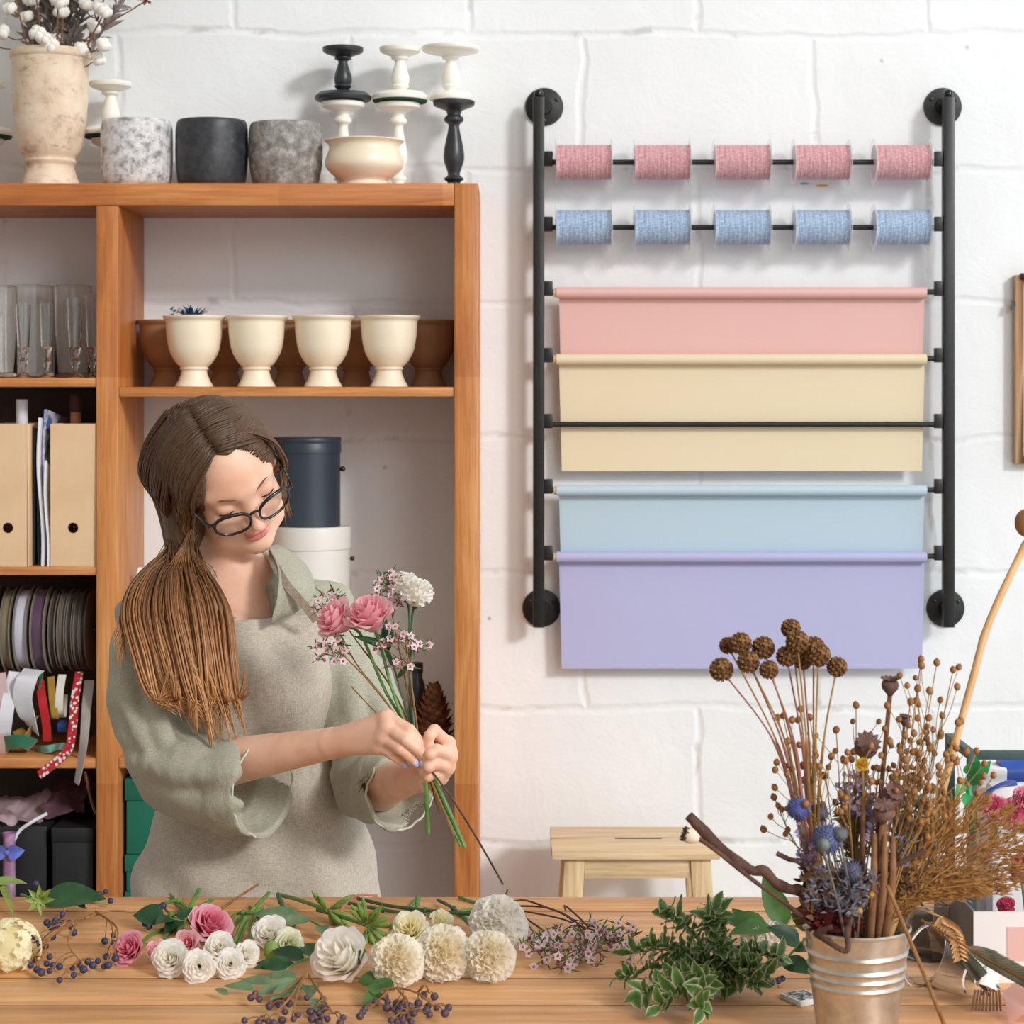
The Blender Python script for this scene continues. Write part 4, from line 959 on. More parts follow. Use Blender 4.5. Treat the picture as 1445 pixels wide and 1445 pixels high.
vb.chain([H3(0, -.045, -.105), W(318, 800, 3.185), NECK], [.050, .046, .054], .02)
vb.chain([NECK, W(340, 900, 3.18)], [.056, .075], .04)
vb.chain([SHR, NECK + V(0, .03, -.03), SHL], [.045, .05, .045], .04)
vb.cap(SHR + V(.05, .03, -.03), SHL + V(-.05, .02, -.03), .058, .058, .05)     # collar bones
vb.ell(W(340, 930, 3.18), (.135, .085, .14), .05); vb.ell(W(365, 1090, 3.17), (.105, .075, .14), .05); vb.ell(W(366, 1270, 3.17), (.14, .09, .13), .05)
vb.chain([SHR, ELR], [.043, .036], .02); vb.chain([ELR, ELR.lerp(WRR, .3), WRR], [.037, .036, .0215], .012)
vb.chain([SHL, ELL], [.043, .036], .02); vb.chain([ELL, ELL.lerp(WRL, .3), WRL], [.036, .037, .0225], .012)
RH = dict(index=[(546, 1013, 2.822), (577, 1030, 2.802), (591, 1046, 2.802), (597, 1058, 2.806)], middle=[(548, 1027, 2.812), (573, 1044, 2.792), (587, 1056, 2.792), (596, 1066, 2.797)],
          ring=[(543, 1041, 2.815), (564, 1056, 2.796), (576, 1066, 2.796), (585, 1075, 2.800)], little=[(535, 1053, 2.823), (552, 1064, 2.808), (562, 1071, 2.808), (570, 1078, 2.811)])
LH = dict(index=[(631, 1050, 2.835), (613, 1031, 2.808), (606, 1038, 2.798), (605, 1056, 2.800)], middle=[(633, 1066, 2.832), (617, 1059, 2.794), (607, 1065, 2.788), (599, 1075, 2.796)],
          ring=[(629, 1082, 2.834), (614, 1078, 2.794), (605, 1083, 2.789), (598, 1090, 2.797)], little=[(621, 1096, 2.840), (611, 1093, 2.805), (604, 1097, 2.800), (598, 1102, 2.806)])
rad = dict(index=[.0098, .0085, .0074, .0062], middle=[.0100, .0086, .0075, .0062], ring=[.0098, .0082, .0072, .0060], little=[.0090, .0072, .0063, .0054])
def hand(H, wr, thumb, tr):
    hv = np.full(vb.d.shape, 0, np.int8) if False else None
    for nme, pts in H.items():
        q = [W(*p) for p in pts]
        vb.cap(wr, q[0], .0190, .0108, .005)
    mid = [W(*H[n_][0]) for n_ in ('index', 'middle', 'ring', 'little')]
    for a, b in zip(mid[:-1], mid[1:]): vb.cap(a, b, .0102, .0100, .008)
    vb.chain([W(*p) for p in thumb], tr, .008)
    for nme, pts in H.items(): vb.chain([W(*p) for p in pts], rad[nme], .0022)
hand(RH, WRR, [(492, 1046, 2.882), (535, 1050, 2.868), (573, 1054, 2.853), (594, 1058, 2.835)], [.016, .0125, .0098, .0075])
hand(LH, WRL, [(592, 1103, 2.862), (606, 1100, 2.826), (601, 1084, 2.812), (598, 1068, 2.808)], [.015, .0120, .0095, .0075])
me = vb.mesh('body', 2)
co_ = np.empty(len(me.vertices) * 3, np.float32); me.vertices.foreach_get('co', co_); co_ = co_.reshape(-1, 3).astype(float) - np.array(HO)
loc = np.stack([co_ @ b for b in BH], 1)
def edist(c, r): return np.sqrt((((loc - np.array(c)) / np.array(r)) ** 2).sum(1))
lip = np.minimum(edist((0, -.0668, 0), (.0215, .0052, .013)), edist((0, -.0762, 0), (.0180, .0062, .013)))
lip = np.clip((1.12 - lip) / .25, 0, 1); at = me.attributes.new('lip', 'FLOAT', 'POINT'); at.data.foreach_set('value', lip.astype(np.float32))
sk = NT('skin'); c0_ = sk.ramp(sk.noise(sk.coords(), 28, 4), [(.35, (231, 180, 153)), (.65, (240, 196, 172))]); sk.base(sk.mix(sk.attr('lip'), c0_, (204, 122, 118)))
sk.b.inputs['Roughness'].default_value = .48; sk.b.inputs['Subsurface Weight'].default_value = .25; sk.b.inputs['Subsurface Radius'].default_value = (1, .35, .2); sk.b.inputs['Subsurface Scale'].default_value = .006
sk.nrm(sk.bump(sk.noise(sk.coords(), 420, 3), .06, .0006))
put('body', me, sk.m, root)

# brows, lashes, nails
brow_m = mat('brow_hair', (112, 78, 58), rough=.8); lash_m = mat('lash', (36, 26, 24), rough=.7); nail_m = mat('lilac_nail_varnish', (198, 200, 236), rough=.2, coat=.5)
for s in (-1, 1):
    mb = MB(); pts = [H3(s * .010, .0115, .0048), H3(s * .022, .0150, .0035), H3(s * .034, .0165, -.0025), H3(s * .046, .0125, -.0125)]
    mb.tube(curve_pts(pts, 14), [.0018, .0026, .0030, .0031, .0031, .0030, .0029, .0028, .0026, .0024, .0021, .0018, .0015, .0011, .0007], 8, flat=.55); mbput('eyebrow', mb, brow_m, root)
    ec = (s * .031, -.0065, -.0125); er = (.0155, .0125, .0130); pts = []
    for i in range(15):
        t = -1.0 + 2.0 * i / 14; x = math.sin(t * 1.05) * .97; y = -.50 - .10 * math.cos(t * 1.4) + .12; q = 1 - x * x - y * y
        f = math.sqrt(max(q, 0.02)); pts.append(H3(ec[0] + er[0] * x, ec[1] + er[1] * y, ec[2] + er[2] * f + .0004))
    mb = MB(); mb.tube(pts, [.0006] + [.0014] * 13 + [.0007], 6)
    for i in range(1, 14):
        mb.tube([pts[i], pts[i] + HF * .0035 - HU * .0018 + HR * (i - 7) * .0003, pts[i] + HF * .0055 - HU * .0016 + HR * (i - 7) * .0005], [.0003, .0002, .0001], 4)
    mbput('eyelashes', mb, lash_m, root)
def nail(tip, prev, out, r=.0052):
    a, b = W(*tip), W(*prev); d = (a - b).normalized(); o = Vector(out); o = (o - d * o.dot(d)).normalized(); w_ = d.cross(o); c = a + d * .0010 + o * .0040
    mb = MB(); mb.grid(lambda u, v: (c + d * (v * 2 - 1) * .0058 + w_ * math.sin((u - .5) * 2.2) * r * (1 - .25 * abs(v * 2 - 1) ** 3) + o * (.0032 * math.cos((u - .5) * 2.2) - .0006 - .0010 * (v * 2 - 1) ** 2), 0), 8, 8)
    o_ = mbput('fingernail', mb, nail_m, root, sharp=0, label='pale lilac varnished nail')
    m_ = o_.modifiers.new('thickness', 'SOLIDIFY'); m_.thickness = .0008
nail(RH['middle'][3], RH['middle'][2], (.3, -1, .2)); nail(RH['ring'][3], RH['ring'][2], (.2, -1, .1)); nail(RH['little'][3], RH['little'][2], (.2, -1, .1), .0042)
nail(LH['index'][3], LH['index'][2], (-.1, -1, .1)); nail(LH['middle'][3], LH['middle'][2], (-.2, -1, .2))

# ---- glasses
frame_m = mat('black_acetate', (18, 19, 22), rough=.22, coat=.3)
lens_m = NT('lens'); _t = lens_m.add('ShaderNodeBsdfTransparent'); _g = lens_m.add('ShaderNodeBsdfGlossy'); _g.inputs['Roughness'].default_value = .02; _f = lens_m.add('ShaderNodeFresnel'); _f.inputs['IOR'].default_value = 1.4
_x = lens_m.add('ShaderNodeMixShader'); _x.inputs[0].default_value = .05; lens_m.link(_t.outputs[0], _x.inputs[1]); lens_m.link(_g.outputs[0], _x.inputs[2]); lens_m.link(_x.outputs[0], lens_m.n['Material Output'].inputs['Surface']); lens_m = lens_m.m
LC = {-1: V(-.0335, -.0175, .0225), 1: V(.0335, -.0175, .0225)}
def lens_pt(s, th, k=1.0):
    c = LC[s]; sx, sy = .0262 * k, .0205 * k; cx_, sy_ = math.cos(th), math.sin(th)
    x = math.copysign(abs(cx_) ** .82, cx_) * sx; y = math.copysign(abs(sy_) ** .85, sy_) * sy
    y += .0018 * (x * s / sx)
    return H3(c.x + x, c.y + y, c.z - .012 * (abs(c.x + x) / .06) ** 2 + y * .12)
gl = None
mbf = MB()
for s in (-1, 1):
    pts = [lens_pt(s, 2 * pi * i / 44) for i in range(45)]; mbf.tube(pts, [.0021 + .0007 * max(0, math.sin(2 * pi * i / 44)) for i in range(45)], 10, cap=False)
    hx = LC[s] + V(s * .0262, .006, 0)
    mbf.tube([lens_pt(s, .45 if s > 0 else pi - .45), H3(s * .066, -.007, .011), H3(s * .070, -.006, -.002)], [.0026, .003, .0024], 8)
mbf.tube(curve_pts([lens_pt(-1, .35), H3(0, -.009, .0225), lens_pt(1, pi - .35)], 10), .0021, 8)
gframe = mbput('glasses', mbf, frame_m, root, label='black rounded plastic spectacles')
for s in (-1, 1):
    mb = MB(); mb.tube(curve_pts([H3(s * .069, -.006, .002), H3(s * .074, -.003, -.04), H3(s * .075, -.003, -.085), H3(s * .073, -.018, -.105)], 16), .0018, 8, flat=1.3); mbput('temple', mb, frame_m, gframe)
    mb = MB(); k = 40; c = H3(LC[s].x, LC[s].y, LC[s].z - .0035); f_ = [lens_pt(s, 2 * pi * i / k, .97) + HF * .0005 for i in range(k)]; b_ = [p - HF * .0012 for p in f_]
    mb.add([c + HF * .0005] + f_, [(0, 1 + i, 1 + (i + 1) % k) for i in range(k)]); mb.add([c - HF * .0012] + b_, [(0, 1 + (i + 1) % k, 1 + i) for i in range(k)])
    o = mb.add(f_ + b_, [(i, k + i, k + (i + 1) % k, (i + 1) % k) for i in range(k)]); mbput('lens', mb, lens_m, gframe)

# ---- shirt
def torso(v, o):
    v.ell(W(340, 935, 3.175), (.150 + o, .104 + o, .165 + o), 0); v.ell(W(362, 1080, 3.165), (.122 + o, .090 + o, .17 + o), .06); v.ell(W(365, 1260, 3.165), (.155 + o, .105 + o, .16 + o), .06)
    v.cap(SHR + V(.03, .01, -.02), SHL + V(-.03, .0, -.015), .060 + o, .060 + o, .04)
    v.ell(W(395, 975, 3.09), (.062 + o, .052 + o, .06 + o), .05); v.ell(W(300, 975, 3.08), (.062 + o, .052 + o, .06 + o), .05)
vs_ = Vol((-.68, 2.86, .78), (-.08, 3.34, 1.40), .003)
torso(vs_, 0.0)
vs_.chain([NECK + V(0, .0, -.02), NECK + V(0, .012, .03)], [.072, .060], .05)
SLR = [SHR, W(214, 985, 3.085), W(246, 1085, 3.045), W(300, 1104, 3.00), W(362, 1112, 2.955)]
vs_.chain(SLR[:2], [.058, .060], .03); vs_.chain(SLR[1:], [.060, .060, .063, .062], .02)
ax = (SLR[4] - SLR[3]).normalized(); cuR = SLR[4] + ax * .004
vs_.cap(cuR - ax * .030, cuR + ax * .012, .0675, .0675, .002); vs_.cap(cuR - ax * .004, cuR + ax * .03, .0625, .064, .0, 's')
SLL = [SHL, W(500, 985, 3.15), W(532, 1095, 3.085), W(562, 1115, 2.985)]
vs_.chain(SLL[:2], [.058, .060], .03); vs_.chain(SLL[1:], [.060, .062, .052], .02)
ax2 = (SLL[3] - SLL[2] + V(.03, 0, 0)).normalized(); cuL = SLL[3]
vs_.cap(cuL - ax2 * .028, cuL + ax2 * .012, .0572, .0560, .002); vs_.cap(cuL - ax2 * .030, cuL + ax2 * .05, .046, .056, .0, 's')
vs_.cap(SLR[3].lerp(cuR, .35), cuR + ax * .06, .047, .058, .0, 's')
sA, sB, sAx, sBx = cuR + ax * .006, cuL + ax2 * .006, ax, ax2
vs_.cut(sA, sAx, .001, sA - V(.08, .09, .09), sA + V(.08, .08, .09)); vs_.cut(sB, sBx, .001, sB - V(.08, .09, .085), sB + V(.08, .03, .085))
# open neckline
vs_.chain([W(322, 770, 3.12), NECK + V(0, -.012, 0), W(352, 905, 3.045)], [.056, .060, .022], .008, 's')
vs_.chain([W(340, 850, 3.09), W(352, 905, 3.045)], [.050, .022], .006, 's')
def folds(X, Y, Z):
    return .0028 * np.sin(38 * X + 30 * Z + 3 * np.sin(25 * Z + 14 * Y)) * np.sin(21 * Z - 17 * X + 9 * Y) + .0016 * np.sin(70 * X - 55 * Z + 40 * Y + 2 * np.sin(30 * X))
vs_.add_field(lambda X, Y, Z: 1.5 * folds(X, Y, Z) + .0035 * np.sin(26 * X - 20 * Z + 15 * Y + 2.2 * np.sin(13 * Z + 9 * X)) * np.sin(11 * Z + 16 * X))
for a_, b_, r_ in ((W(175, 985, 3.05), W(232, 1040, 2.99), .010), (W(185, 1040, 3.03), W(250, 1062, 2.975), .009), (W(255, 1062, 2.97), W(330, 1075, 2.93), .008), (W(262, 1140, 2.99), W(335, 1150, 2.93), .008), (W(480, 985, 3.10), W(535, 1040, 3.06), .009), (W(490, 900, 3.14), W(505, 985, 3.09), .008)):
    vs_.cap(a_, b_, r_, r_ * .7, .02)
for pts, r_ in (((W(172, 900, 3.07), W(184, 985, 3.035), W(212, 1062, 2.99)), .0075), ((W(205, 905, 3.055), W(222, 985, 3.015), W(236, 1050, 2.985)), .0070), ((W(212, 1080, 2.985), W(270, 1092, 2.945), W(336, 1090, 2.90)), .0080), ((W(232, 1118, 2.995), W(290, 1132, 2.945), W(338, 1135, 2.900)), .0075), ((W(478, 905, 3.125), W(498, 985, 3.085), W(512, 1050, 3.05)), .0070), ((W(520, 955, 3.115), W(540, 1010, 3.07), W(552, 1062, 3.03)), .0070)):
    vs_.chain(curve_pts(pts, 6), [r_ * q for q in (.5, .8, 1, 1, 1, .8, .5)], .022)
me = vs_.mesh('shirt', 2)
def linen(nm, c1, c2, sc=330, fold=.5):
    t = NT(nm); v1 = t.noise(t.coords((1, 1, .12)), sc, 3, .6); v2 = t.noise(t.coords((.12, .5, 1)), sc, 3, .6); w_ = t.math('ADD', v1, v2)
    col = t.ramp(t.math('MULTIPLY', w_, .5), [(.38, c1), (.6, c2)]); t.base(col); t.b.inputs['Roughness'].default_value = .88; t.b.inputs['Sheen Weight'].default_value = .15
    n1 = t.bump(t.noise(t.coords((1, 1, .55)), 17, 5, .5, .25), fold, .011); t.nrm(t.bump(w_, .25, .0008, n1)); return t.m
sage = linen('sage_linen', (152, 151, 134), (180, 179, 161), 900, .65); oat = linen('oatmeal_linen', (172, 162, 147), (200, 191, 178), 620, .5)
put('shirt', me, sage, root)
sage_in = sage
def flap(nm, rows, m_, par=root, th=.0016):
    """cloth piece through rows of points"""
    nr, nc = 14, 10; R_ = [curve_pts(r, nc) for r in rows]; C_ = [curve_pts([R_[j][i] for j in range(len(R_))], nr) for i in range(nc + 1)]
    mb = MB(); mb.grid(lambda u, v: (C_[int(round(u * nc))][int(round(v * nr))], 0), nc, nr); o = mbput(nm, mb, m_, par, sharp=0); q = o.modifiers.new('thickness', 'SOLIDIFY'); q.thickness = th; return o
flap('collar', [[W(378, 770, 3.12), W(392, 800, 3.06), W(392, 838, 3.03), W(382, 880, 3.035)], [W(392, 768, 3.14), W(412, 798, 3.075), W(412, 832, 3.04), W(396, 872, 3.04)], [W(402, 772, 3.165), W(436, 802, 3.10), W(444, 842, 3.06), W(412, 868, 3.045)]], sage)
flap('collar', [[W(300, 800, 3.10), W(300, 830, 3.05), W(312, 850, 3.03), W(334, 872, 3.03)], [W(284, 804, 3.11), W(284, 836, 3.05), W(298, 858, 3.03), W(322, 878, 3.03)], [W(268, 812, 3.12), W(268, 846, 3.06), W(284, 872, 3.035), W(308, 884, 3.03)]], sage)
hem_m = mat('sage_hem', (188, 192, 172), (204, 207, 190), 200, .85)
def ring_hem(c, ax_, r, nm='cuff_hem'):
    a = Vector(ax_); e1 = a.orthogonal().normalized(); e2 = a.cross(e1); mb = MB()
    mb.tube([c + (e1 * math.cos(t_) + e2 * math.sin(t_)) * (r + .0012 * math.sin(7 * t_) + .0008 * math.sin(17 * t_)) + a * .0016 * math.sin(9 * t_) for t_ in [2 * pi * i / 90 for i in range(91)]], .0016, 6, cap=False); return mb
mbput('cuff_hem', ring_hem(sA, sAx, .0655), hem_m, root); mbput('cuff_hem', ring_hem(sB, sBx, .0555), hem_m, root)

# ---- apron
va = Vol((-.66, 2.92, .72), (-.10, 3.36, 1.32), .003); torso(va, .010)
va.chain([W(364, 1130, 3.165), W(362, 1290, 3.165), W(362, 1400, 3.165)], [.115, .150, .158], .05)
va.ell(W(362, 1270, 3.165), (.172, .115, .17), .05)
va.add_field(lambda X, Y, Z: .0050 * np.sin(45 * X + 4 * np.sin(14 * Z)) * np.clip((1.15 - Z) * 3, .15, 1) + .0060 * np.sin(24 * X + 22 * Z + 2 * np.sin(18 * X)) * np.clip((Z - .98) * 5, 0, 1))
va.add_field(lambda X, Y, Z: np.where(Z < W(0, 1142, 3.07).z, -.0022, 0) + 0 * X + 0 * Y)
va.d = np.abs(va.d) - .0032
va.cut((0, 3.19, 0), (0, 1, 0), .001)
tl, tr_ = W(312, 878, 3.05), W(474, 866, 3.08); va.cut(tl, V(tl.z - tr_.z, 0, tr_.x - tl.x), .001)                      # top edge of the bib
zc = W(0, 1085, 3.1).z
def edge_cut(p, q, out):                                                # side edges of the bib
    d = Vector((q.x - p.x, 0, q.z - p.z)).normalized(); n = V(d.z, 0, -d.x); n = n if n.x * out > 0 else -n
    va.cut(p, n, .001, (va.lo[0], va.lo[1], zc), (va.ax[0][-1], va.ax[1][-1], va.ax[2][-1]))
edge_cut(W(474, 866, 3.08), W(497, 1085, 3.1), 1); edge_cut(W(300, 866, 3.05), W(232, 1085, 3.1), -1)
put('apron', va.mesh('apron', 2), oat, root)
def band(nm, pts, w, m_, side, th=.0025, n=30):
    st = curve_pts(pts, n); mb = MB(); vv, ff = [], []
    for i, p in enumerate(st):
        d = (st[min(i + 1, n)] - st[max(i - 1, 0)]).normalized(); sd = Vector(side); sd = (sd - d * sd.dot(d)).normalized(); nn = d.cross(sd)
        vv += [p - sd * w / 2 - nn * th / 2, p + sd * w / 2 - nn * th / 2, p + sd * w / 2 + nn * th / 2, p - sd * w / 2 + nn * th / 2]
    for i in range(n):
        for k in range(4): ff.append((i * 4 + k, i * 4 + (k + 1) % 4, i * 4 + 4 + (k + 1) % 4, i * 4 + 4 + k))
    ff += [(3, 2, 1, 0), tuple(n * 4 + k for k in range(4))]; mb.add(vv, ff); return mbput(nm, mb, m_, root)
strap_m = linen('strap_linen', (140, 126, 108), (166, 152, 134), 300, .2)
band('apron_strap', [W(384, 774, 3.14), W(388, 796, 3.075), W(404, 824, 3.038), W(428, 852, 3.030), W(446, 876, 3.048)], .012, strap_m, (1, 0, .6))
band('apron_strap', [W(300, 806, 3.10), W(298, 835, 3.04), W(312, 862, 3.02), W(322, 884, 3.03)], .012, strap_m, (1, 0, -.4))
# pocket panel seam
# ---- jeans and shoes (behind the table)
vj = Vol((-.66, 2.95, .0), (-.12, 3.40, .98), .006)
vj.ell(W(366, 1270, 3.17), (.158, .105, .13), 0)
for px, sx in ((315, -1), (418, 1)):
    h = W(px, 1300, 3.17); vj.chain([h, V(h.x + sx * .01, 3.17, .50), V(h.x + sx * .012, 3.19, .09)], [.088, .062, .05], .05)
vj.cut((0, 0, .085), (0, 0, -1), .001); denim = mat('blue_denim', (86, 108, 136), (112, 134, 160), 200, .85, bump=.2, bscale=400)
put('jeans', vj.mesh('jeans', 1), denim, root)
vsn = Vol((-.66, 2.90, 0), (-.10, 3.32, .16), .005)
for px, sx in ((315, -1), (418, 1)):
    x = W(px, 1300, 3.17).x + sx * .012; vsn.chain([V(x, 3.20, .05), V(x + sx * .006, 3.08, .042), V(x + sx * .01, 3.0, .034)], [.044, .042, .034], .02); vsn.cap(V(x, 3.19, .05), V(x, 3.19, .11), .042, .044, .02)
vsn.cut((0, 0, .004), (0, 0, -1), .001); put('shoes', vsn.mesh('shoes', 1), mat('white_shoe', (214, 212, 206), rough=.6), root)

# ---- hair
hm = NT('brown_hair'); hb = hm.b; tt = hm.attr('along'); col = hm.ramp(tt, [(0.0, (82, 62, 46)), (.36, (112, 80, 54)), (.65, (164, 112, 70)), (1.0, (222, 168, 114))])
hn = hm.noise(hm.coords((60, 60, 9)), 4, 4, .7); col = hm.mix(.75, col, hm.ramp(hn, [(.3, (150, 135, 122)), (.62, (255, 250, 240))]), 'MULTIPLY'); hm.base(col); hm.nrm(hm.bump(hn, .5, .002))
hb.inputs['Roughness'].default_value = .38; hb.inputs['Specular IOR Level'].default_value = .45
CC = V(-.004, .019, -.088); RAD = V(.077, .079, .099)
vh = Vol(tuple(HO + V(-.24, -.12, -.16)), tuple(HO + V(.12, .24, .2)), .003)
vh.ell(H3(*CC), (RAD.x, RAD.y, RAD.z), 0, BH)
vh.cap(H3(-.048, -.03, -.12), W(258, 772, 3.10), .052, .024, .04); vh.cap(H3(.02, -.02, -.13), H3(-.03, -.06, -.13), .05, .045, .03)
fc = H3(.000, -.012, .030); vh.ell(fc, (.064, .102, .091), .004, BH, 's'); vh.ell(H3(-.026, .016, .030), (.040, .086, .086), .010, BH, 's'); vh.ell(H3(.022, .014, .030), (.036, .078, .084), .010, BH, 's')           # leaves the face free
vh.ell(H3(.055, -.06, -.03), (.045, .085, .06), .004, BH, 's')
me = vh.mesh('hair', 2)
n_ = len(me.vertices); at = me.attributes.new('along', 'FLOAT', 'POINT'); at.data.foreach_set('value', [0.12] * n_)
hair = put('hair', me, hm.m, root)
mb = MB(); T = W(258, 778, 3.095); Tl = V((T - HO).dot(HR), (T - HO).dot(HU), (T - HO).dot(HF))
def skull(d, k): d = d.normalized(); return V(CC.x + d.x * RAD.x * k, CC.y + d.y * RAD.y * k, CC.z + d.z * RAD.z * k)
def to_dir(p): return V((p.x - CC.x) / RAD.x, (p.y - CC.y) / RAD.y, (p.z - CC.z) / RAD.z)
eT = to_dir(Tl)
rs = random.Random(5)
for i in range(760):
    s = -1 if rs.random() < .66 else 1; q = rs.random()
    a = V(-.17 + rs.uniform(-.03, .03), .84 + .30 * min(1, q * 1.7) - max(0, q - .6) * 1.3, .66 - 1.6 * q)
    if s < 0: m_ = V(-1.25, .25 - .35 * rs.random(), .72 - 1.95 * q + rs.uniform(-.15, .1))
    else: m_ = V(1.30, .30, .50 - 1.4 * q + rs.uniform(-.1, .1))
    k = 1.0 + rs.uniform(.0, .045); pts = []; N = 16; bul = .03 if s > 0 else .085
    e = eT.normalized() + V(rs.uniform(-.12, .12), rs.uniform(-.15, .12), rs.uniform(-.15, .15))
    if s > 0: e = V(-.2, -.75, -.75) + V(rs.uniform(-.1, .1), 0, 0)
    for j in range(N + 1):
        t_ = j / N; d = a.normalized() * (1 - t_) ** 2 + m_ * 2 * t_ * (1 - t_) + e * t_ * t_
        p = skull(d, k + bul * math.sin(pi * t_) * (1 if t_ < .5 else 1)); 
        if s < 0 and t_ > .7: w_ = ((t_ - .7) / .3) ** 1.5; p = p.lerp(Tl + V(rs.uniform(-.018, .018), rs.uniform(-.01, .01), rs.uniform(-.018, .018)), w_)
        pts.append(H3(p.x, p.y, p.z))
    mb.tube(pts, [.0006] + [rs.uniform(.0014, .0026)] * (N - 1) + [.0008], 5, a=[.02 + .42 * (j / N) + rs.uniform(-.04, .06) for j in range(N + 1)])
for i in range(170):
    o, o2, o3 = rs.uniform(-1, 1), rs.uniform(-1, 1), rs.uniform(-.016, .016)
    g = [H3(-.02 + .02 * o2, .094, -.10 - .05 * abs(o)), H3(-.078 - .006 * abs(o2), .045, -.115 + .045 * o), H3(-.101 + .006 * o2, -.012, -.120 + .048 * o), H3(-.098 + .004 * o2, -.06, -.122 + .040 * o), T + V(rs.uniform(-.022, .016), o3, o3), W(236 + 18 * o, 812, 3.05)]
    mb.tube(curve_pts(g, 20), [.0005] + [rs.uniform(.0014, .0024)] * 17 + [.0012, .0008, .0003], 5, a=[.04 + .46 * (j / 20) + rs.uniform(-.03, .06) for j in range(21)])
# strands rooted along the hairline
for i in range(300):
    s = -1 if rs.random() < .55 else 1; x = rs.random() ** .8
    r0, u0 = (-.018 - .044 * x, .083 - .088 * x ** 2.2) if s < 0 else (-.018 + .072 * x, .083 - .014 * x - .060 * x ** 4); d0 = to_dir(V(r0, u0, CC.z)); q = 1 - d0.x ** 2 - d0.y ** 2
    a = V(d0.x, d0.y, math.sqrt(max(q, .02))); k0 = .950 + rs.uniform(0, .02)
    if s < 0: m_ = V(-1.05 - .1 * rs.random(), .75 - .9 * x + rs.uniform(-.12, .12), .35 - .25 * rs.random()); e = eT.normalized() + V(rs.uniform(-.12, .12), rs.uniform(-.15, .12), rs.uniform(-.15, .15))
    else: m_ = V(1.05, .75 - .8 * x + rs.uniform(-.1, .1), .25 - .3 * rs.random()); e = V(.2, -.55, -.85)
    pts = []; N = 16
    for j in range(N + 1):
        t_ = j / N; d = a * (1 - t_) ** 2 + m_ * 2 * t_ * (1 - t_) + e * t_ * t_; p = skull(d, k0 + (1.035 - k0) * min(1, t_ * 5) + (.03 if s > 0 else .07) * math.sin(pi * t_))
        if s < 0 and t_ > .7: w_ = ((t_ - .7) / .3) ** 1.5; p = p.lerp(Tl + V(rs.uniform(-.018, .018), rs.uniform(-.01, .01), rs.uniform(-.018, .018)), w_)
        pts.append(H3(p.x, p.y, p.z))
    mb.tube(pts, [.0004, .0009] + [rs.uniform(.0012, .0022)] * (N - 2) + [.0008], 5, a=[.10 + .36 * (j / N) + rs.uniform(-.04, .08) for j in range(N + 1)])
# loose strands at the temples
for i in range(46):
    o = rs.uniform(-1, 1); o2 = rs.uniform(-1, 1)
    g = [H3(.026, .090, -.045 - .01 * abs(o)), H3(.066, .056 + .006 * o, -.030 - .012 * abs(o2)), H3(.079 + .003 * o, .016, -.032 - .016 * abs(o2)), H3(.079 + .004 * o, -.020, -.040 - .02 * abs(o2))]
    if i < 7: g += [W(404 + 4 * o, 712, 3.06), W(409 + 5 * o, 738 + 14 * o2, 3.06)]
    else: g += [H3(.070, -.05, -.085 + .01 * o)]
    mb.tube(curve_pts(g, 16), [.0004] + [rs.uniform(.0005, .0010) if i < 7 else rs.uniform(.001, .0019)] * 14 + [.0005, .0002], 5, a=[.12 + .5 * j / 16 for j in range(17)])
for i in range(44):
    o = rs.uniform(-1, 1); o2 = rs.uniform(-1, 1); n_w = i < 12
    g = [H3(-.022, .084, -.02), H3(-.058, .052 + .004 * o, -.014 - .008 * abs(o)), H3(-.073 - .003 * o, .006, -.026 - .014 * abs(o2)), H3(-.077, -.04, -.042 - .012 * abs(o2))]
    g += [W(270 + 6 * o, 782, 3.05), W(284 + 16 * o, 822 + 26 * o2, 3.035), W(292 + 22 * o, 850 + 30 * o2, 3.02)] if n_w else [W(262 + 10 * o, 778, 3.06), W(256 + 26 * o, 812 + 8 * o2, 3.03)]
    mb.tube(curve_pts(g, 20), [.0005] + [rs.uniform(.0004, .0008) if n_w else rs.uniform(.001, .002)] * 17 + [.0006, .0003, .0001], 5, a=[.08 + .55 * j / 20 for j in range(21)])
mbput('hair_strands', mb, hm.m, hair, sharp=0, attr='along')
mb = MB(); locks = []
for i in range(46): locks.append(((i + rs.random()) / 46, rs.random(), rs.uniform(-62, 26), rs.uniform(-14, 14), rs.uniform(0, 6), rs.uniform(.002, .006)))
def px(x, y, D): return W(x, y, D)
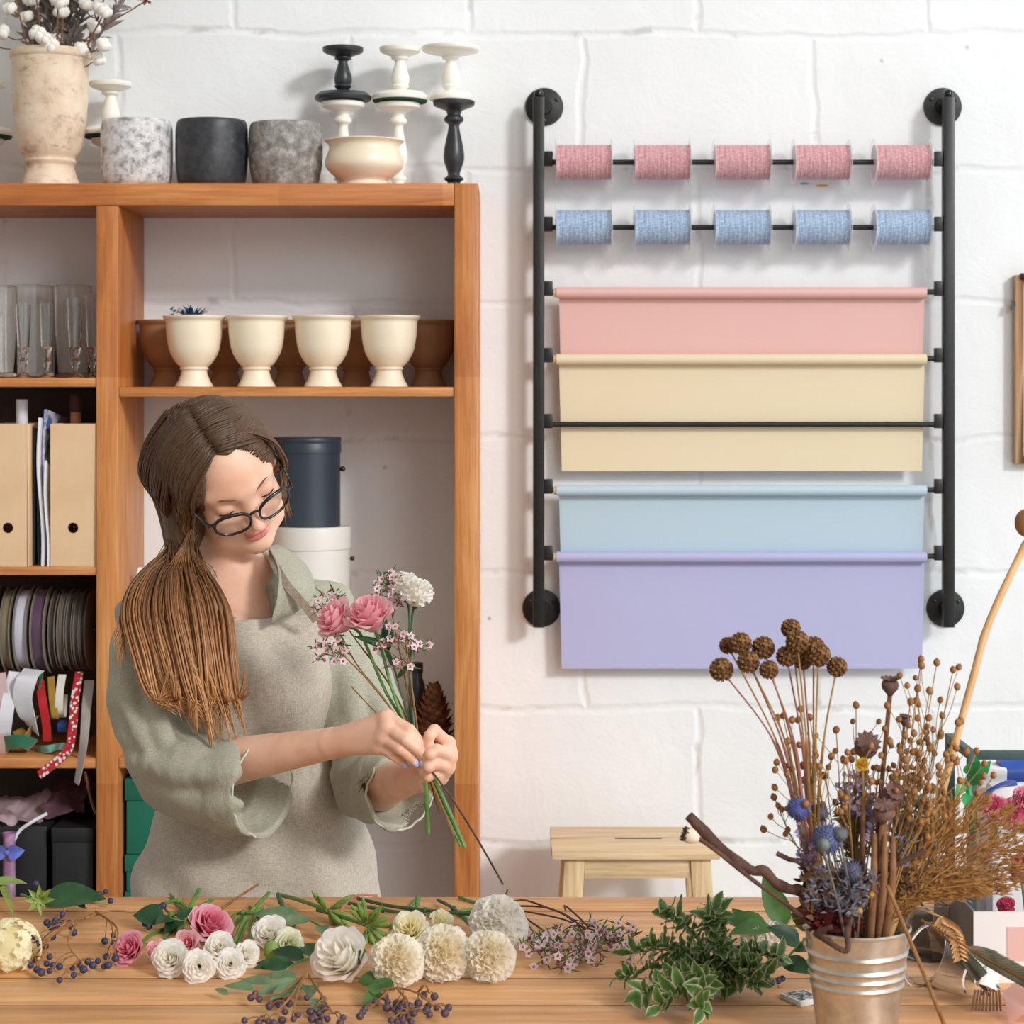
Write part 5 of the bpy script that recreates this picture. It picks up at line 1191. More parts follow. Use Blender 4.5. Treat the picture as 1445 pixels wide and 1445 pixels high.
for ls, lay, dy, dx, ph, am in locks:
    n_l = 15; wisp = ls < .10 and lay < .75
    yE = 1030 + dy * 1.1 - 90 * abs(ls - .66) ** 1.4
    for c_ in range(n_l):
        s = ls + rs.uniform(-.045, .045); o = rs.uniform(-1, 1); la = lay + rs.uniform(-.25, .25)
        g = [T + V(rs.uniform(-.022, .022), rs.uniform(-.016, .012), rs.uniform(-.006, .02)), px(200 + s * 94, 808, 3.058 - .024 * la + abs(s - .5) * .03), px(174 + s * 148, 860, 3.008 - .024 * la + abs(s - .5) * .06), px(190 + s * 142, 925, 2.980 - .022 * la + abs(s - .5) * .05), px(216 + s * 120 + dx * .5, 985, 2.968 - .018 * la + abs(s - .5) * .04), px(244 + ls * 92 + dx * 1.3 + o * 5, yE + o * 22, 2.960 - .010 * la)]
        if wisp: g = [g[0], px(205 + s * 40, 812, 3.06), px(174 + s * 60, 862, 3.02), px(162 + s * 90 + o * 5, 905 + o * 12, 3.0), px(166 + s * 60 + o * 6, 925 + o * 22, 3.0)]
        N = 20; ps = curve_pts(g, N); cl = [V(math.sin(j * .42 + ph) * am, math.cos(j * .38 + ph) * am, 0) * (j / N) for j in range(N + 1)]
        ps = [p + q_ for p, q_ in zip(ps, cl)]
        R_ = rs.uniform(.0008, .0019) if not wisp else .0006; tone = rs.uniform(-.16, .14)
        mb.tube(ps, [R_ * .7] + [R_] * (N - 6) + [R_ * .9, R_ * .75, R_ * .6, R_ * .4, R_ * .25, R_ * .1], 5, a=[max(.05, min(1, .26 + .80 * j / N + tone)) for j in range(N + 1)])
mbput('ponytail', mb, hm.m, hair, sharp=0, attr='along')
# ================================================================ cut flowers on the table and in the hands
random.seed(21)
leaf_g = thin_leafy('green_leaf', (58, 96, 44), (92, 130, 62), 30, .45, trans=.3)
leaf_d = thin_leafy('dark_leaf', (36, 74, 44), (58, 98, 58), 30, .35, trans=.25)
leaf_s = thin_leafy('sage_leaf', (98, 128, 92), (132, 158, 120), 30, .5, trans=.3)
leaf_l = thin_leafy('light_leaf', (136, 166, 84), (166, 190, 106), 30, .5, trans=.35)
stem_g = mat('green_stem', (78, 122, 52), (104, 146, 70), 40, .5); stem_d = mat('dark_green_stem', (52, 84, 54), (72, 106, 70), 40, .5)
stem_b = mat('brown_stem', (132, 88, 48), (160, 112, 64), 50, .7); stem_k = mat('dark_twig', (74, 50, 40), (98, 70, 56), 50, .75)
pinkp = thin_leafy('pink_petal', (226, 118, 152), (240, 150, 176), 25, .6, edge=(250, 196, 208), trans=.5); pinkl = thin_leafy('pale_pink_petal', (244, 172, 190), (250, 196, 206), 25, .6, edge=(253, 218, 220), trans=.5)
whp = thin_leafy('white_petal', (250, 246, 236), (253, 251, 246), 25, .6, edge=(255, 254, 252), trans=.5); crp = thin_leafy('cream_petal', (253, 243, 218), (254, 248, 232), 25, .6, edge=(255, 253, 246), trans=.5)
grn_p = thin_leafy('greenish_petal', (222, 224, 182), (238, 238, 208), 25, .6, edge=(250, 250, 236), trans=.5); yel_p = thin_leafy('pale_yellow_petal', (250, 242, 200), (253, 248, 220), 25, .6, edge=(255, 253, 238), trans=.5)
berry_m = mat('blue_berry', (44, 42, 66), (68, 66, 96), 60, .5, spec=.4); berry_p = mat('plum_berry', (64, 48, 62), (88, 68, 84), 60, .5)
def frame(ax):
    ax = Vector(ax).normalized(); e1 = ax.orthogonal().normalized(); return ax, e1, ax.cross(e1)
def rose_mb(c, ax, R, n=26, tight=1.0, flat=1.0, open_=1.0):
    ax, e1, e2 = frame(ax); c = Vector(c); mb = MB()
    for i in range(n):
        t = ((i + .6) / n) ** .8; az = i * 2.39996 + rnd(-.2, .2); r0 = R * (.05 + .22 * t); tip = R * (.10 + .82 * t * open_); ht = R * (.62 - .50 * t ** 1.8) * flat; w = 1.25 - .45 * t + rnd(-.08, .08); ph = rnd(0, 6); cur = rnd(.05, .14)
        def fn(u, v):
            x = u * 2 - 1; ang = az + x * w * (.55 + .45 * math.sin(pi * min(1, v * .9 + .1)) ** .5); rad = r0 + (tip - r0) * v ** 1.1 + R * .10 * math.sin(pi * v) * t
            z = -.62 * R * flat + (ht + .62 * R * flat) * v ** .85 - R * .16 * x * x * v * v
            if v > .7: q = (v - .7) / .3; rad += R * cur * t * q * q; z -= R * .08 * t * q * q
            rad += R * .02 * math.sin(x * 5 + ph) * v
            return c + (e1 * math.cos(ang) + e2 * math.sin(ang)) * rad + ax * z, max(0, v - .35) / .65 * (.25 + .75 * t)
        mb.grid(fn, 7, 6)
    return mb
def carnation_mb(c, ax, R, n=96):
    ax, e1, e2 = frame(ax); c = Vector(c); mb = MB(); mb.ball(c + ax * R * .06, R * .66, 16, 10)  # inner ball added to reflect light back out between the petals
    for i in range(n):
        q = (i + .5) / n; th = 1.75 * q ** .60; az = i * 2.39996 + rnd(-.2, .2)
        d = ax * math.cos(th) + (e1 * math.cos(az) + e2 * math.sin(az)) * math.sin(th); w = d.cross(ax if th > .3 else e1).normalized(); w = (Matrix.Rotation(rnd(-.7, .7), 3, d) @ w); nn = d.cross(w); ph = rnd(0, 6); k = rnd(.86, 1.06); W_ = R * rnd(.28, .40)
        def fn(u, v):
            x = u * 2 - 1; z = math.sin(x * 8 + ph) * .075 * R * v + .035 * R * math.sin(x * 17 + ph) * v * v
            return c + d * (R * k * (.55 + .45 * v) - abs(x) * R * .10 * v) + w * x * W_ * (.55 + .45 * v) + nn * (z - R * .1 * x * x), min(1, q * 1.15) * .7 + .3 * v
        mb.grid(fn, 10, 4)
    return mb
def sepals_mb(c, ax, R, n=5, L=.9):
    ax, e1, e2 = frame(ax); mb = MB(); b = Vector(c) - ax * R * .62
    for k in range(n):
        a = 2 * pi * k / n; o = e1 * math.cos(a) + e2 * math.sin(a); mb.leaf(b + o * R * .08, o * .9 + ax * .45, ax - o * .3, R * L, R * .36, -.6, .3, nu=2, nv=5)
    mb.ball(b, R * .17, 10, 8); return mb
def flower(nm, label, cat, c, ax, R, kind, pm, stem=None, group=None, sm_=None, sr=.0022, **kw):
    """stem: list of points from below the bloom to the cut end"""
    c = Vector(c); ax = Vector(ax).normalized(); t = thing(nm, label, cat, c - V(0, 0, R * .8), group)
    mb = rose_mb(c, ax, R, **kw) if kind == 'rose' else carnation_mb(c, ax, R, **kw)
    mbput('bloom', mb, pm, t, sharp=0); mbput('sepals', sepals_mb(c, ax, R), leaf_g, t, sharp=0)
    if stem:
        mb = MB(); mb.tube(curve_pts([c - ax * R * .6] + stem, 14), sr, 8); mbput('stem', mb, sm_ or stem_g, t)
    return t
def lay(px, py, Rpx, hf=.85):
    """centre of a bloom of Rpx pixels lying on the table, seen at (px, py)"""
    D = 2.6
    for _ in range(6): R = Rpx * D / FPX; D = (CZ - TZ - R * hf) * FPX / (py - HY)
    return V((px - CX) / FPX * D, D, TZ + R * hf), R
def down(px, py, h=.003): return on_table(px, py, h)
TBL = [  # px, py, radius px, axis, kind, petals, label, stem end pixels, extra
 (182, 1338, 26, (-.35, -.7, .45), 'rose', pinkp, 'pink rose lying open at the left of the white blooms', [(215, 1318), (262, 1300)], dict(n=22)),
 (221, 1342, 19, (.1, -.8, .3), 'rose', pinkl, 'small pale pink rose bud between the open pink rose and white blooms', [(235, 1320), (262, 1292)], dict(n=18, open_=.85)),
 (298, 1304, 33, (.35, -.45, .6), 'rose', pinkp, 'large pink rose lying behind the white lisianthus', [(270, 1300), (240, 1262)], dict(n=28)),
 (263, 1330, 21, (-.2, -.8, .3), 'rose', pinkl, 'half open pink rose just left of and below the large pink rose', [(258, 1308), (262, 1284)], dict(n=20)),
 (240, 1353, 26, (-.2, -.85, .4), 'rose', whp, 'white lisianthus bloom furthest left of the white ones', [(248, 1336), (262, 1318)], dict(n=34)),
 (281, 1364, 23, (.1, -.9, .25), 'rose', whp, 'white lisianthus bloom nearest the front edge in the left group', [(282, 1344), (276, 1326)], dict(n=30)),
 (311, 1336, 22, (.0, -.75, .55), 'rose', whp, 'white lisianthus bloom right below the large pink rose', [(320, 1320), (342, 1292)], dict(n=30)),
 (326, 1360, 21, (.2, -.85, .3), 'rose', whp, 'white lisianthus bloom second from right in the left group', [(332, 1340), (350, 1300)], dict(n=30)),
 (349, 1346, 19, (.5, -.7, .35), 'rose', whp, 'small white lisianthus bloom ending the left group on the right', [(350, 1330), (362, 1282)], dict(n=26)),
 (380, 1316, 24, (-.1, -.7, .6), 'rose', whp, 'white lisianthus with dark centre beside the green bud', [(372, 1300), (352, 1280)], dict(n=26, open_=1.05)),
 (409, 1332, 21, (.3, -.8, .35), 'rose', grn_p, 'cream green lisianthus bloom right of the white one with dark centre', [(412, 1315), (420, 1292)], dict(n=30)),
 (480, 1348, 42, (-.35, -.55, .45), 'rose', whp, 'big white rose lying on its side in the middle of the table', [(502, 1342), (520, 1316), (524, 1292)], dict(n=20, flat=1.25)),
 (560, 1358, 36, (-.1, -.85, .45), 'carnation', crp, 'cream centred carnation with a small green leaf in front, leftmost of the row', [(560, 1330), (552, 1305)], {}),
 (626, 1346, 37, (.05, -.85, .5), 'carnation', crp, 'white carnation in the middle of the front carnation row', [(625, 1318), (605, 1288)], {}),
 (690, 1350, 34, (.2, -.85, .4), 'carnation', crp, 'cream white carnation at the right end of the front row', [(688, 1320), (640, 1284)], {}),
 (702, 1306, 40, (.1, -.5, .8), 'carnation', whp, 'largest pure white carnation standing behind the front row at the right', [(690, 1284), (648, 1266)], {}),
 (578, 1310, 26, (-.2, -.7, .55), 'rose', yel_p, 'ruffled ivory bloom behind the carnation row, left', [(572, 1290), (588, 1268)], dict(n=30)),
 (622, 1302, 17, (.1, -.7, .6), 'carnation', yel_p, 'small ivory bloom peeping up behind the middle carnation', [(630, 1290), (690, 1280)], dict(n=36)),
 (1064, 1326, 19, (-.2, -.7, .6), 'carnation', whp, 'white bloom lying behind the variegated foliage, left one', [(1080, 1318), (1110, 1300)], dict(n=40)),
 (1091, 1318, 20, (.2, -.7, .6), 'carnation', whp, 'white bloom lying beside the zinc bucket, right one of two', [(1100, 1308), (1120, 1290)], dict(n=40))]
for px, py, Rp, ax, kd, pm, lb, st, kw in TBL:
    c, R = lay(px, py, Rp * (1.12 if pm not in (pinkp, pinkl) else 1.05)); nm = 'rose' if 'rose' in lb and 'lisianthus' not in lb.split(' bloom')[0] and pm in (pinkp, pinkl) or 'white rose' in lb else ('carnation' if kd == 'carnation' else 'lisianthus')
    flower(nm, lb, 'flower', c, ax, R, kd, pm, [down(*q) for q in st], None, **kw)

# pale yellow flower head cluster at the left edge
c, _ = lay(14, 1338, 36); t = thing('flower_cluster', 'pale yellow white floret cluster at the left photo edge', 'flower', c - V(0, 0, .03)); mb = MB()
mb.ball(c, .027, 16, 10)
for i in range(150):
    th = rnd(0, 2 * pi); ph = math.acos(rnd(-.5, 1)); d = V(math.sin(ph) * math.cos(th), math.sin(ph) * math.sin(th), math.cos(ph)); q = c + V(d.x * .036, d.y * .032, d.z * .034)
    for k in range(5):
        a_, e1, e2 = frame(d); o = e1 * math.cos(k * 1.257 + i) + e2 * math.sin(k * 1.257 + i); mb.leaf(q, o + d * .75, d, .0072, .0066, .9, .3, nu=2, nv=3)
mbput('bloom', mb, yel_p, t, sharp=0); mb = MB(); mb.tube(curve_pts([c, down(-20, 1330), down(-60, 1320)], 8), .003, 8); mbput('stem', mb, stem_g, t)

# ---- leaves and sprigs
def leafy(nm, label, cat, spine, leaves, sm_, lm, sr=.0018, rim=1.5, group=None):
    """spine: points; leaves: (t along spine, direction, normal, length, width, curl)"""
    st = curve_pts(spine, 24); t = thing(nm, label, cat, st[0], group); mb = MB(); mb.tube(st, [sr * (1 - .5 * i / 24) for i in range(25)], 7); mbput('stem', mb, sm_, t)
    if leaves:
        mb = MB()
        for tt, d, n, L, W_, cu in leaves: mb.leaf(st[int(tt * 24)], d, n, L, W_, cu, .3 if rim < 2 else .12, nu=4 if rim < 2 else 8, nv=8, rim=rim, wav=0 if rim < 2 else .07)
        mbput('foliage', mb, lm, t, sharp=0)
    return t, st
UP = V(0, 0, 1)
def one_leaf(label, base, tip, W_, m_, lift=.012, curl=.5, nm='leaf'):
    b, e = down(*base), down(*tip); d = e - b; L = d.length; t = MB(); t.leaf(b + V(0, 0, lift), d + V(0, 0, L * .15), UP + V(0, -.5, 0), L, W_, curl, .3, nu=4, nv=9)
    return tag(mbput(nm, t, m_, sharp=0), label, 'leaf')
one_leaf('light green leaf lying at the left end of the far table edge', (-14, 1262), (40, 1258), .022, leaf_l, .014)
one_leaf('narrow green leaf hanging down at the left photo edge', (2, 1262), (14, 1296), .012, leaf_l, .012)
t, st = leafy('leafy_sprig', 'dark green leafy sprig with pale buds at the back left of the table', 'foliage', [down(30, 1262, .012), down(56, 1272, .02), down(80, 1270, .02), down(152, 1276, .01)],
    [(.45, V(1, -.15, .25), V(0, -.7, 1), .085, .050, .5), (.55, V(1, .2, .35), V(0, -.6, 1), .060, .036, .6), (.8, V(.7, -.8, .0), V(0, -.5, 1), .03, .016, .4)], stem_g, leaf_d)
mb = MB()
for k in range(8): 
    a = k * .8; mb.leaf(st[9] + V(0, -.004, .004), V(math.cos(a), -.4, math.sin(a) * .9 + .1), V(0, -1, 0), .022, .010, .2, .9, nu=4, nv=6)
mbput('buds', mb, leaf_l, t, sharp=0)
leafy('leafy_sprig', 'dark glossy leaf sprig behind the left pink rose', 'foliage', [down(262, 1300, .01), down(232, 1296, .016), down(205, 1296, .016)], [(.5, V(-1, -.1, .25), V(0, -.8, .8), .042, .036, .5), (.3, V(-.4, -.8, .2), V(0, -.6, 1), .036, .024, .4), (.2, V(.4, .5, .4), V(0, -.6, 1), .03, .02, .4), (.15, V(-.2, -.6, .0), V(0, -.6, 1), .04, .026, .4)], stem_g, leaf_d)
for lb, pts in (('bright green cut stem angled up behind the large pink rose', [(252, 1316), (266, 1284), (281, 1256)]), ('green cut stem running left behind the pink roses', [(300, 1270), (268, 1284), (238, 1292)]), ('thin curved green stem between pink rose and far table edge', [(270, 1290), (252, 1272), (234, 1274)]),
                ('pale green stem behind the white lisianthus group', [(330, 1330), (346, 1296), (380, 1260)]), ('curved light green stem right of the large pink rose', [(322, 1310), (332, 1290), (356, 1288), (372, 1280)]), ('short thick green cut stem standing behind the white lisianthus with dark centre', [(402, 1286), (396, 1272), (392, 1262)]),
                ('dark green carnation stem lying along the far table edge', [(480, 1272), (540, 1284), (600, 1292)]), ('long dark green stem ending at the carnations', [(505, 1268), (560, 1280), (640, 1288), (700, 1292)]), ('blue green carnation stem leaning on the largest white carnation', [(618, 1270), (640, 1282), (662, 1304)]), ('short upright cut stem behind the ivory bloom', [(588, 1286), (589, 1276), (590, 1266)])):
    st = [down(x, y, .006 + .006 * i) for i, (x, y) in enumerate(pts)]; mb = MB(); mb.tube(curve_pts(st, 14), .0032 if 'short' in lb or 'bright' in lb else .0024, 8); mb.ball(curve_pts(st, 14)[7], .0042, 8, 6)
    tag(mbput('cut_stalk', mb, stem_d if 'dark' in lb or 'blue' in lb else stem_g), lb, 'stem')
mb = MB(); mb.tube(curve_pts([down(300, 1292, .02), down(336, 1266, .012), down(364, 1248, .01)], 12), .0018, 7); tag(mbput('dry_twig', mb, stem_b), 'thin tan twig pointing up from the large pink rose to the table edge', 'twig')
mb = MB(); mb.tube(curve_pts([down(480, 1286, .012), down(494, 1268, .014), down(512, 1263, .014), down(532, 1264, .01)], 12), .002, 7); tag(mbput('dry_twig', mb, mat('pinkish_twig', (176, 118, 92), (190, 134, 106), 30, .7)), 'reddish curved twig at the far table edge before the apron', 'twig')
def bud_cluster(label, px, py, n, spread):
    c = down(px, py, .02); t = thing('bud_cluster', label, 'flower bud', c - V(0, 0, .02)); mb = MB()
    for k in range(n):
        a = rnd(-1.9, 2.2); d = V(math.cos(a), -.4 + rnd(-.5, .5), math.sin(a) * .8).normalized(); L = rnd(.022, .034) * spread; p0 = c + d * .006; mb.tube([p0, p0 + d * L * .35, p0 + d * L * .7, p0 + d * L], [.0012, .0030, .0034, .0006], 8)
    mbput('buds', mb, leaf_l, t); mb = MB(); mb.tube(curve_pts([c, down(px - 40, py - 14, .012), down(px - 70, py - 22, .008)], 8), .0028, 8); mbput('stem', mb, stem_g, t)
bud_cluster('green alstroemeria bud cluster nearer the apron', 462, 1284, 17, 1.05)
bud_cluster('green alstroemeria bud cluster beside the carnation row', 518, 1306, 19, 1.0)
leafy('leafy_sprig', 'long grey green leaf pair pointing left behind the big white rose', 'foliage', [down(470, 1318, .01), down(440, 1300, .014), down(420, 1292, .016)], [(.9, V(-1, .15, .1), V(0, -.7, 1), .070, .026, .3), (.55, V(-1, -.1, .05), V(0, -.7, 1), .060, .020, .3), (.3, V(.2, -.9, .1), V(0, -.5, 1), .04, .02, .4)], stem_g, leaf_s)
leafy('leafy_sprig', 'dark green leaves left of the big white rose', 'foliage', [down(446, 1350, .006), down(420, 1358, .012), down(392, 1376, .01)], [(.1, V(-.3, .8, .3), V(0, -.6, 1), .045, .026, .4), (.35, V(-1, .5, .3), V(0, -.7, 1), .05, .026, .4), (.6, V(-.8, -.3, .1), V(0, -.7, 1), .05, .024, .4), (.8, V(-.9, .4, .2), V(0, -.7, 1), .045, .022, .4)], stem_g, leaf_d)
c1 = on_table(383, 1341, .012); mb = MB(); mb.ball(c1, .011, 12, 8, (.9, .9, 1.15)); tag(mbput('flower_bud', mb, leaf_l), 'round pale green bud between the white lisianthus blooms', 'flower bud')
# eucalyptus with berries and the other berry sprigs
BM = MB(); BM.ball((0, 0, 0), .0044, 10, 8); BERRY = BM.mesh('berry', sharp=0); BERRY.materials.append(berry_m); BERRY2 = BERRY.copy(); BERRY2.materials.clear(); BERRY2.materials.append(berry_p)
def berry_sprig(label, arms, berries, m_stem, bm_, leaves=None, lm=None, sr=.0017):
    t = thing('berry_sprig', label, 'berry sprig', down(*arms[0][0])); mb = MB(); nodes = []
    for arm in arms:
        st = curve_pts([down(x, y, h) for x, y, h in arm], 12); mb.tube(st, [sr * (1 - .5 * i / 12) for i in range(13)], 6); nodes += st
    for (px, py, h) in berries:
        c = down(px, py, h); a = min(nodes, key=lambda q: (q - c).length); mb.tube(curve_pts([a, (a + c) / 2 + V(0, 0, .004), c], 5), .0008, 5)
    mbput('stem', mb, m_stem, t)
    for (px, py, h) in berries: inst('berry', bm_, t, down(px, py, h), None, rnd(.8, 1.12))
    if leaves:
        mb = MB()
        for b, d, L, W_ in leaves: mb.leaf(down(*b), d, V(0, -.7, 1), L, W_, .4, .25, nu=4, nv=8)
        mbput('foliage', mb, lm, t, sharp=0)
    return t
berry_sprig('arching brown berry sprig with dark blue berries beside the pale yellow cluster', [[(132, 1290, .01), (85, 1310, .04), (52, 1345, .02), (45, 1356, .01)], [(135, 1286, .02), (165, 1310, .04), (160, 1345, .02)], [(108, 1300, .04), (96, 1330, .03), (112, 1356, .012)], [(100, 1305, .04), (72, 1322, .03), (60, 1350, .012)], [(120, 1296, .02), (160, 1285, .02), (200, 1290, .012)]],
    [(x, y, rnd(.006, .012)) for x, y in ((38, 1352), (43, 1362), (52, 1368), (50, 1354), (66, 1360), (70, 1370), (75, 1362), (84, 1364), (102, 1366), (104, 1376), (113, 1362), (118, 1368), (124, 1357), (131, 1362), (138, 1356), (150, 1350), (153, 1362), (147, 1364), (163, 1352), (165, 1347), (160, 1330), (148, 1328), (84, 1383), (45, 1340), (52, 1332), (64, 1335), (70, 1350), (75, 1322), (104, 1316), (48, 1322), (160, 1320), (58, 1372))], stem_b, BERRY)
berry_sprig('small cluster of blue berries above the arching sprig, beneath the dark leaf', [[(92, 1282, .02), (84, 1298, .02), (72, 1304, .02)]], [(66, 1302, .02), (72, 1308, .02), (80, 1306, .022), (78, 1298, .026), (86, 1300, .02), (88, 1290, .026), (98, 1302, .02), (100, 1308, .016)], stem_b, BERRY)
berry_sprig('row of blue berries above the dark leaf at the far table edge', [[(52, 1264, .02), (60, 1258, .026), (84, 1264, .022), (110, 1268, .02), (128, 1262, .02), (155, 1262, .016)]], [(51, 1247, .04), (112, 1262, .02), (118, 1256, .02), (126, 1258, .02), (140, 1262, .018), (149, 1258, .02), (156, 1271, .012), (114, 1268, .016)], stem_b, BERRY)
berry_sprig('few dark berries behind the dark glossy leaf by the pink roses', [[(250, 1300, .012), (232, 1282, .016), (228, 1276, .016)]], [(219, 1284, .016), (226, 1280, .018), (230, 1278, .02), (204, 1304, .01), (210, 1308, .008)], stem_d, BERRY)
berry_sprig('eucalyptus sprig with plum berries at the front table edge', [[(432, 1372, .02), (420, 1400, .02), (412, 1436, .012)], [(436, 1376, .02), (452, 1402, .02), (470, 1430, .010)], [(430, 1376, .02), (396, 1400, .016), (360, 1410, .01)], [(428, 1380, .02), (404, 1414, .018), (376, 1440, .01)]],
    [(x, y, rnd(.006, .014)) for x, y in ((354, 1408), (360, 1402), (366, 1410), (380, 1420), (390, 1412), (395, 1418), (400, 1408), (402, 1428), (408, 1416), (414, 1394), (414, 1438), (420, 1432), (433, 1408), (438, 1428), (446, 1424), (450, 1430), (454, 1434), (458, 1424), (456, 1410), (462, 1438), (484, 1436), (370, 1438), (378, 1441), (386, 1444), (365, 1443), (450, 1442), (440, 1438), (398, 1440), (345, 1440), (480, 1444), (455, 1418))], stem_b, BERRY2,
    [((430, 1390, .012), V(-1, -.55, .1), .06, .026), ((424, 1392, .014), V(-.6, -.9, .1), .05, .026), ((385, 1386, .010), V(-1, .15, .1), .045, .016), ((360, 1396, .008), V(-1, .1, .2), .04, .014), ((438, 1390, .012), V(.1, -1, .1), .04, .024), ((420, 1384, .014), V(-.9, .5, .15), .05, .02), ((450, 1410, .012), V(.0, -1, .1), .035, .022), ((322, 1404, .008), V(-.8, .6, .3), .024, .010)], leaf_s)
berry_sprig('plum berry sprig at the front table edge below the carnations', [[(528, 1400, .012), (560, 1394, .02), (590, 1402, .02), (612, 1420, .01)], [(560, 1394, .02), (572, 1410, .02), (576, 1430, .01)], [(590, 1400, .02), (600, 1390, .03), (606, 1402, .014)], [(548, 1398, .02), (530, 1416, .01), (510, 1432, .008)]],
    [(x, y, rnd(.006, .014)) for x, y in ((543, 1406), (547, 1414), (546, 1422), (556, 1424), (560, 1416), (566, 1422), (570, 1414), (574, 1426), (578, 1420), (570, 1432), (562, 1430), (568, 1440), (576, 1436), (584, 1430), (588, 1424), (590, 1416), (598, 1404), (602, 1426), (606, 1432), (613, 1406), (616, 1422), (628, 1430), (633, 1422), (560, 1442), (552, 1440), (512, 1428), (508, 1434), (515, 1424), (530, 1414), (604, 1420), (580, 1442))], stem_b, BERRY2,
    [((528, 1404, .012), V(.1, .7, .3), .03, .022), ((556, 1396, .014), V(-.9, .35, .25), .034, .024), ((540, 1402, .01), V(-.6, -.9, .05), .035, .024), ((505, 1386, .01), V(.9, -.05, .2), .05, .026)], leaf_g)
one_leaf('small upright green leaf in front of the leftmost carnation', (552, 1380), (558, 1360), .016, leaf_g, .016, .2)
berry_sprig('loose dark berries lying left of the zinc bucket', [[(1076, 1388, .006), (1092, 1386, .006)]], [(1080, 1386, .006), (1090, 1387, .006), (1098, 1384, .006), (1104, 1381, .006)], stem_k, BERRY)
leafy('leafy_sprig', 'sprig with two rounded leaves running right from the big white rose', 'foliage', [down(505, 1340, .03), down(512, 1330, .03), down(524, 1312, .012)], [(.1, V(.1, -1, -.1), V(0, -.4, 1), .04, .02, .3)], stem_g, leaf_g)

# ---- waxflower and fine twigs in the middle
wax_p = thin_leafy('wax_petal', (222, 180, 190), (240, 216, 218), 60, .5, edge=(250, 238, 238)); wax_b = mat('wax_bud', (150, 84, 104), (176, 108, 126), 50, .5)
def wax_parts(pts, mb_f, mb_b, mb_l, sc=1.0):
    for p in pts:
        d = V(rnd(-.6, .6), -1, rnd(-.1, .8)).normalized(); a_, e1, e2 = frame(d)
        if random.random() < .6:
            for k in range(5): o = e1 * math.cos(k * 1.257) + e2 * math.sin(k * 1.257); mb_f.leaf(p, o + d * .3, d, .0062 * sc, .0058 * sc, .3, .2, nu=2, nv=3)
            mb_b.ball(p + d * .001, .0016 * sc, 6, 5)
        else: mb_b.ball(p, .0026 * sc, 7, 6)
        for k in range(2): mb_l.leaf(p - d * .003, V(rnd(-1, 1), rnd(-1, .4), rnd(-.4, 1)), V(0, -1, .3), rnd(.010, .018) * sc, .0022 * sc, .3, .2, nu=2, nv=3)
def wax_sprig(label, spine, tips, end, group=None, nm='waxflower_sprig', n=3, sp=.012):
    st = curve_pts(spine, 16); t = thing(nm, label, 'flower sprig', st[0], group); mb = MB(); mb.tube(st, [.0013] * 10 + [.0010] * 7, 6); f_, b_, l_ = MB(), MB(), MB()
    for q in tips:
        a = min(st, key=lambda w_: (w_ - q).length + (.02 if (w_ - st[-1]).length < (q - st[-1]).length - .0 else 0)); mb.tube(curve_pts([a, (a + q) / 2 + V(0, 0, .003), q], 5), .0007, 5)
        wax_parts([q + V(rnd(-sp, sp), rnd(-sp, sp), rnd(-sp, sp) * .8) for _ in range(n)], f_, b_, l_)
    mbput('stem', mb, end, t); mbput('blossoms', f_, wax_p, t, sharp=0); mbput('buds', b_, wax_b, t, sharp=0); mbput('needles', l_, leaf_g, t, sharp=0)
def cloud(x0, x1, y0, y1, n, h=.02): return [down(rnd(x0, x1), rnd(y0, y1), rnd(.006, h)) for _ in range(n)]
wax_sprig('waxflower sprig beside the white carnations, dark twig reaching up to the hands', [down(716, 1272, .03), down(740, 1294, .02), down(772, 1318, .014), down(790, 1345, .01)], cloud(738, 800, 1318, 1358, 15), stem_k, n=4)
wax_sprig('waxflower sprig in the middle of the twigs on the table', [down(722, 1278, .02), down(775, 1282, .03), down(815, 1305, .02), down(830, 1340, .01)], cloud(795, 850, 1312, 1362, 15), stem_k, n=4)
wax_sprig('waxflower sprig touching the variegated foliage', [down(730, 1284, .02), down(790, 1296, .02), down(835, 1312, .02), down(880, 1320, .01)], cloud(838, 888, 1306, 1356, 14), stem_k, n=4)
for lb, pts in (('thin dark twig arching over the waxflowers', [(712, 1276), (738, 1270), (770, 1280), (800, 1292), (826, 1312)]), ('thin bent twig standing up among the waxflowers', [(830, 1308), (812, 1290), (797, 1278), (798, 1284)]), ('dark hooked twig near the largest white carnation', [(742, 1300), (726, 1280), (714, 1268), (716, 1256)])):
    mb = MB(); mb.tube(curve_pts([down(x, y, .02) for x, y in pts], 14), .0013, 6); tag(mbput('dry_twig', mb, stem_k), lb, 'twig')

